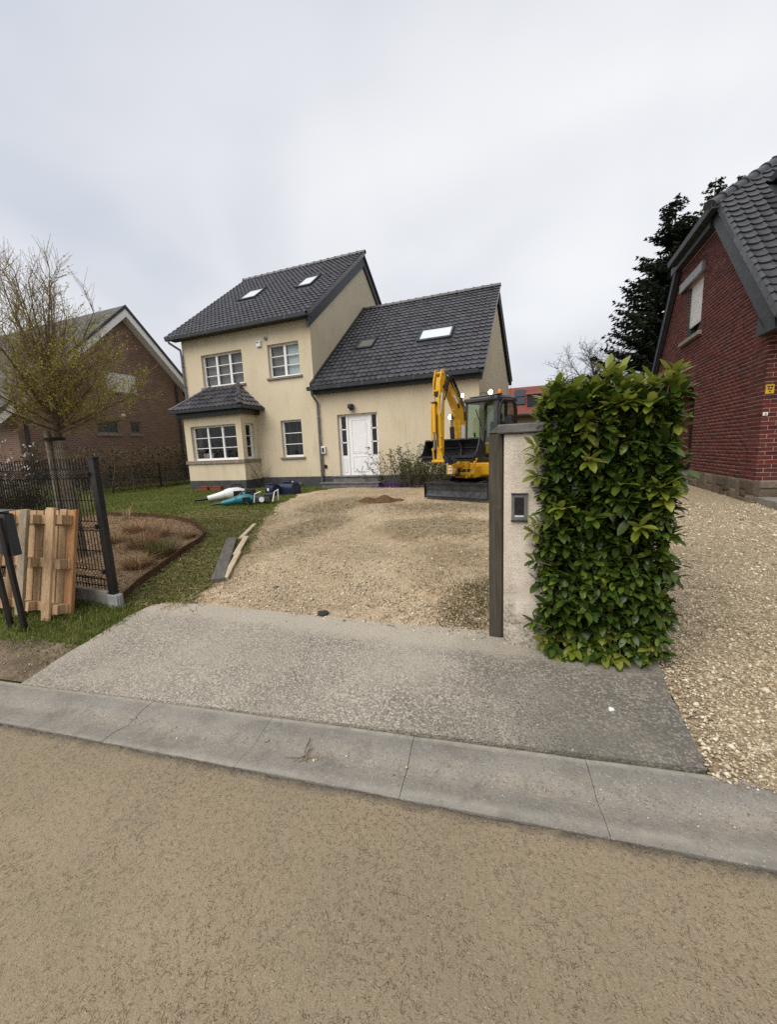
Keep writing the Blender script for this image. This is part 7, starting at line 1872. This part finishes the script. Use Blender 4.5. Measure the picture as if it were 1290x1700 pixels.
# loose stones: eight-faced pebbles
def pebbles(name, XY, size, mat, zoff, seed, zf=.6):
    rg = np.random.default_rng(seed); n = len(XY); s_ = size * rg.lognormal(0, .38, n)
    base = np.array([(1, 0, 0), (-1, 0, 0), (0, 1, 0), (0, -1, 0), (0, 0, 1), (0, 0, -1)], float)
    V_ = base[None] * s_[:, None, None] * rg.uniform(.6, 1.25, (n, 6, 1)); V_[:, :, 2] *= zf
    V_ += rg.normal(0, .18, (n, 6, 3)) * s_[:, None, None]
    a = rg.uniform(0, 6.283, n); c, q = np.cos(a)[:, None], np.sin(a)[:, None]; X_ = V_[:, :, 0] * c - V_[:, :, 1] * q; Y_ = V_[:, :, 0] * q + V_[:, :, 1] * c
    V_[:, :, 0], V_[:, :, 1] = X_, Y_
    V_[:, :, 0] += XY[:, 0:1]; V_[:, :, 1] += XY[:, 1:2]; V_[:, :, 2] += (gv(XY[:, 0], XY[:, 1]) + zoff + s_ * .25)[:, None]
    T_ = np.array([(0, 2, 4), (2, 1, 4), (1, 3, 4), (3, 0, 4), (2, 0, 5), (1, 2, 5), (3, 1, 5), (0, 3, 5)])
    F_ = (np.arange(n) * 6)[:, None, None] + T_[None]
    return tag(link(name, fast_mesh(name, V_.reshape(-1, 3), F_.reshape(-1, 3), mat)), kind='stuff')
pr = random.Random(5)
A1 = scatter(34000, .78, 4.6, 2.05, 5.2, lambda x, y: x > gr_(y) + .03 * math.sin(y * 9) - .02 and pr.random() < min(1, (2.9 / (y + .2)) ** 2 + .18), 31)
pebbles('gravel_stones', A1, .0082, 'pebble', .004, 31)
A1b = scatter(9000, .85, 7.5, 5.0, 9.2, lambda x, y: True, 32); pebbles('gravel_stones', A1b, .014, 'pebble', .004, 32)
A2 = scatter(11000, -3.5, -.38, 2.95, 5.4, lambda x, y: x > dl(y) - .05 and pr.random() < min(1, (3.1 / y) ** 3 + .1), 33, .5); pebbles('drive_stones', A2, .0085, 'pebble_dull', .006, 33)
A2b = scatter(7000, -6.6, .2, 5.2, 12.5, lambda x, y: x > dl(y), 34, .5); pebbles('drive_stones', A2b, .0095, 'pebble_dull', .006, 34)
A3 = scatter(520, -3.6, .95, 1.45, 2.15, lambda x, y: -.40 < sdist(x, y) < .0 and pr.random() < (1 if -.3 < sdist(x, y) < -.1 else .12), 35, .6)
def pebbles_flat(name, XY, size, mat, z, seed):
    o = pebbles(name, XY, size, mat, 0, seed); 
    return o
pebbles('gutter_grit', A3, .0040, 'pebble_dull', -.013, 35)
A4 = scatter(160, -3.6, .8, 2.0, 3.0, lambda x, y: sdist(x, y) > .02 and y < 2.95, 36); pebbles('apron_grit', A4, .005, 'pebble', .012, 36)
A5 = scatter(900, -8.5, -3.55, 1.5, 2.0, lambda x, y: left_of_apron(x, y) and sdist(x, y) > .02, 37); pebbles('verge_grit', A5, .006, 'pebble_dull', .002, 37)

# far belt of trees beyond the gardens
pts = []; fr3 = np.random.default_rng(9)
for k in range(70):
    a = fr3.uniform(-110, 110); y = fr3.uniform(85, 120); h = fr3.uniform(3.5, 5.6); r = fr3.uniform(2.5, 5)
    q = fr3.normal(size=(260, 3)); q /= np.linalg.norm(q, axis=1)[:, None]; q *= fr3.uniform(.5, 1, 260)[:, None]
    q = q * np.array([r, r, h * .5]) + np.array([a, y, float(gv(a, y)) + h * .5]); pts.append(q)
V_, F_ = quads_at(np.concatenate(pts), .9, fr3); tag(link('far_woodland', fast_mesh('far_woodland', V_, F_, 'far_green')), kind='stuff')
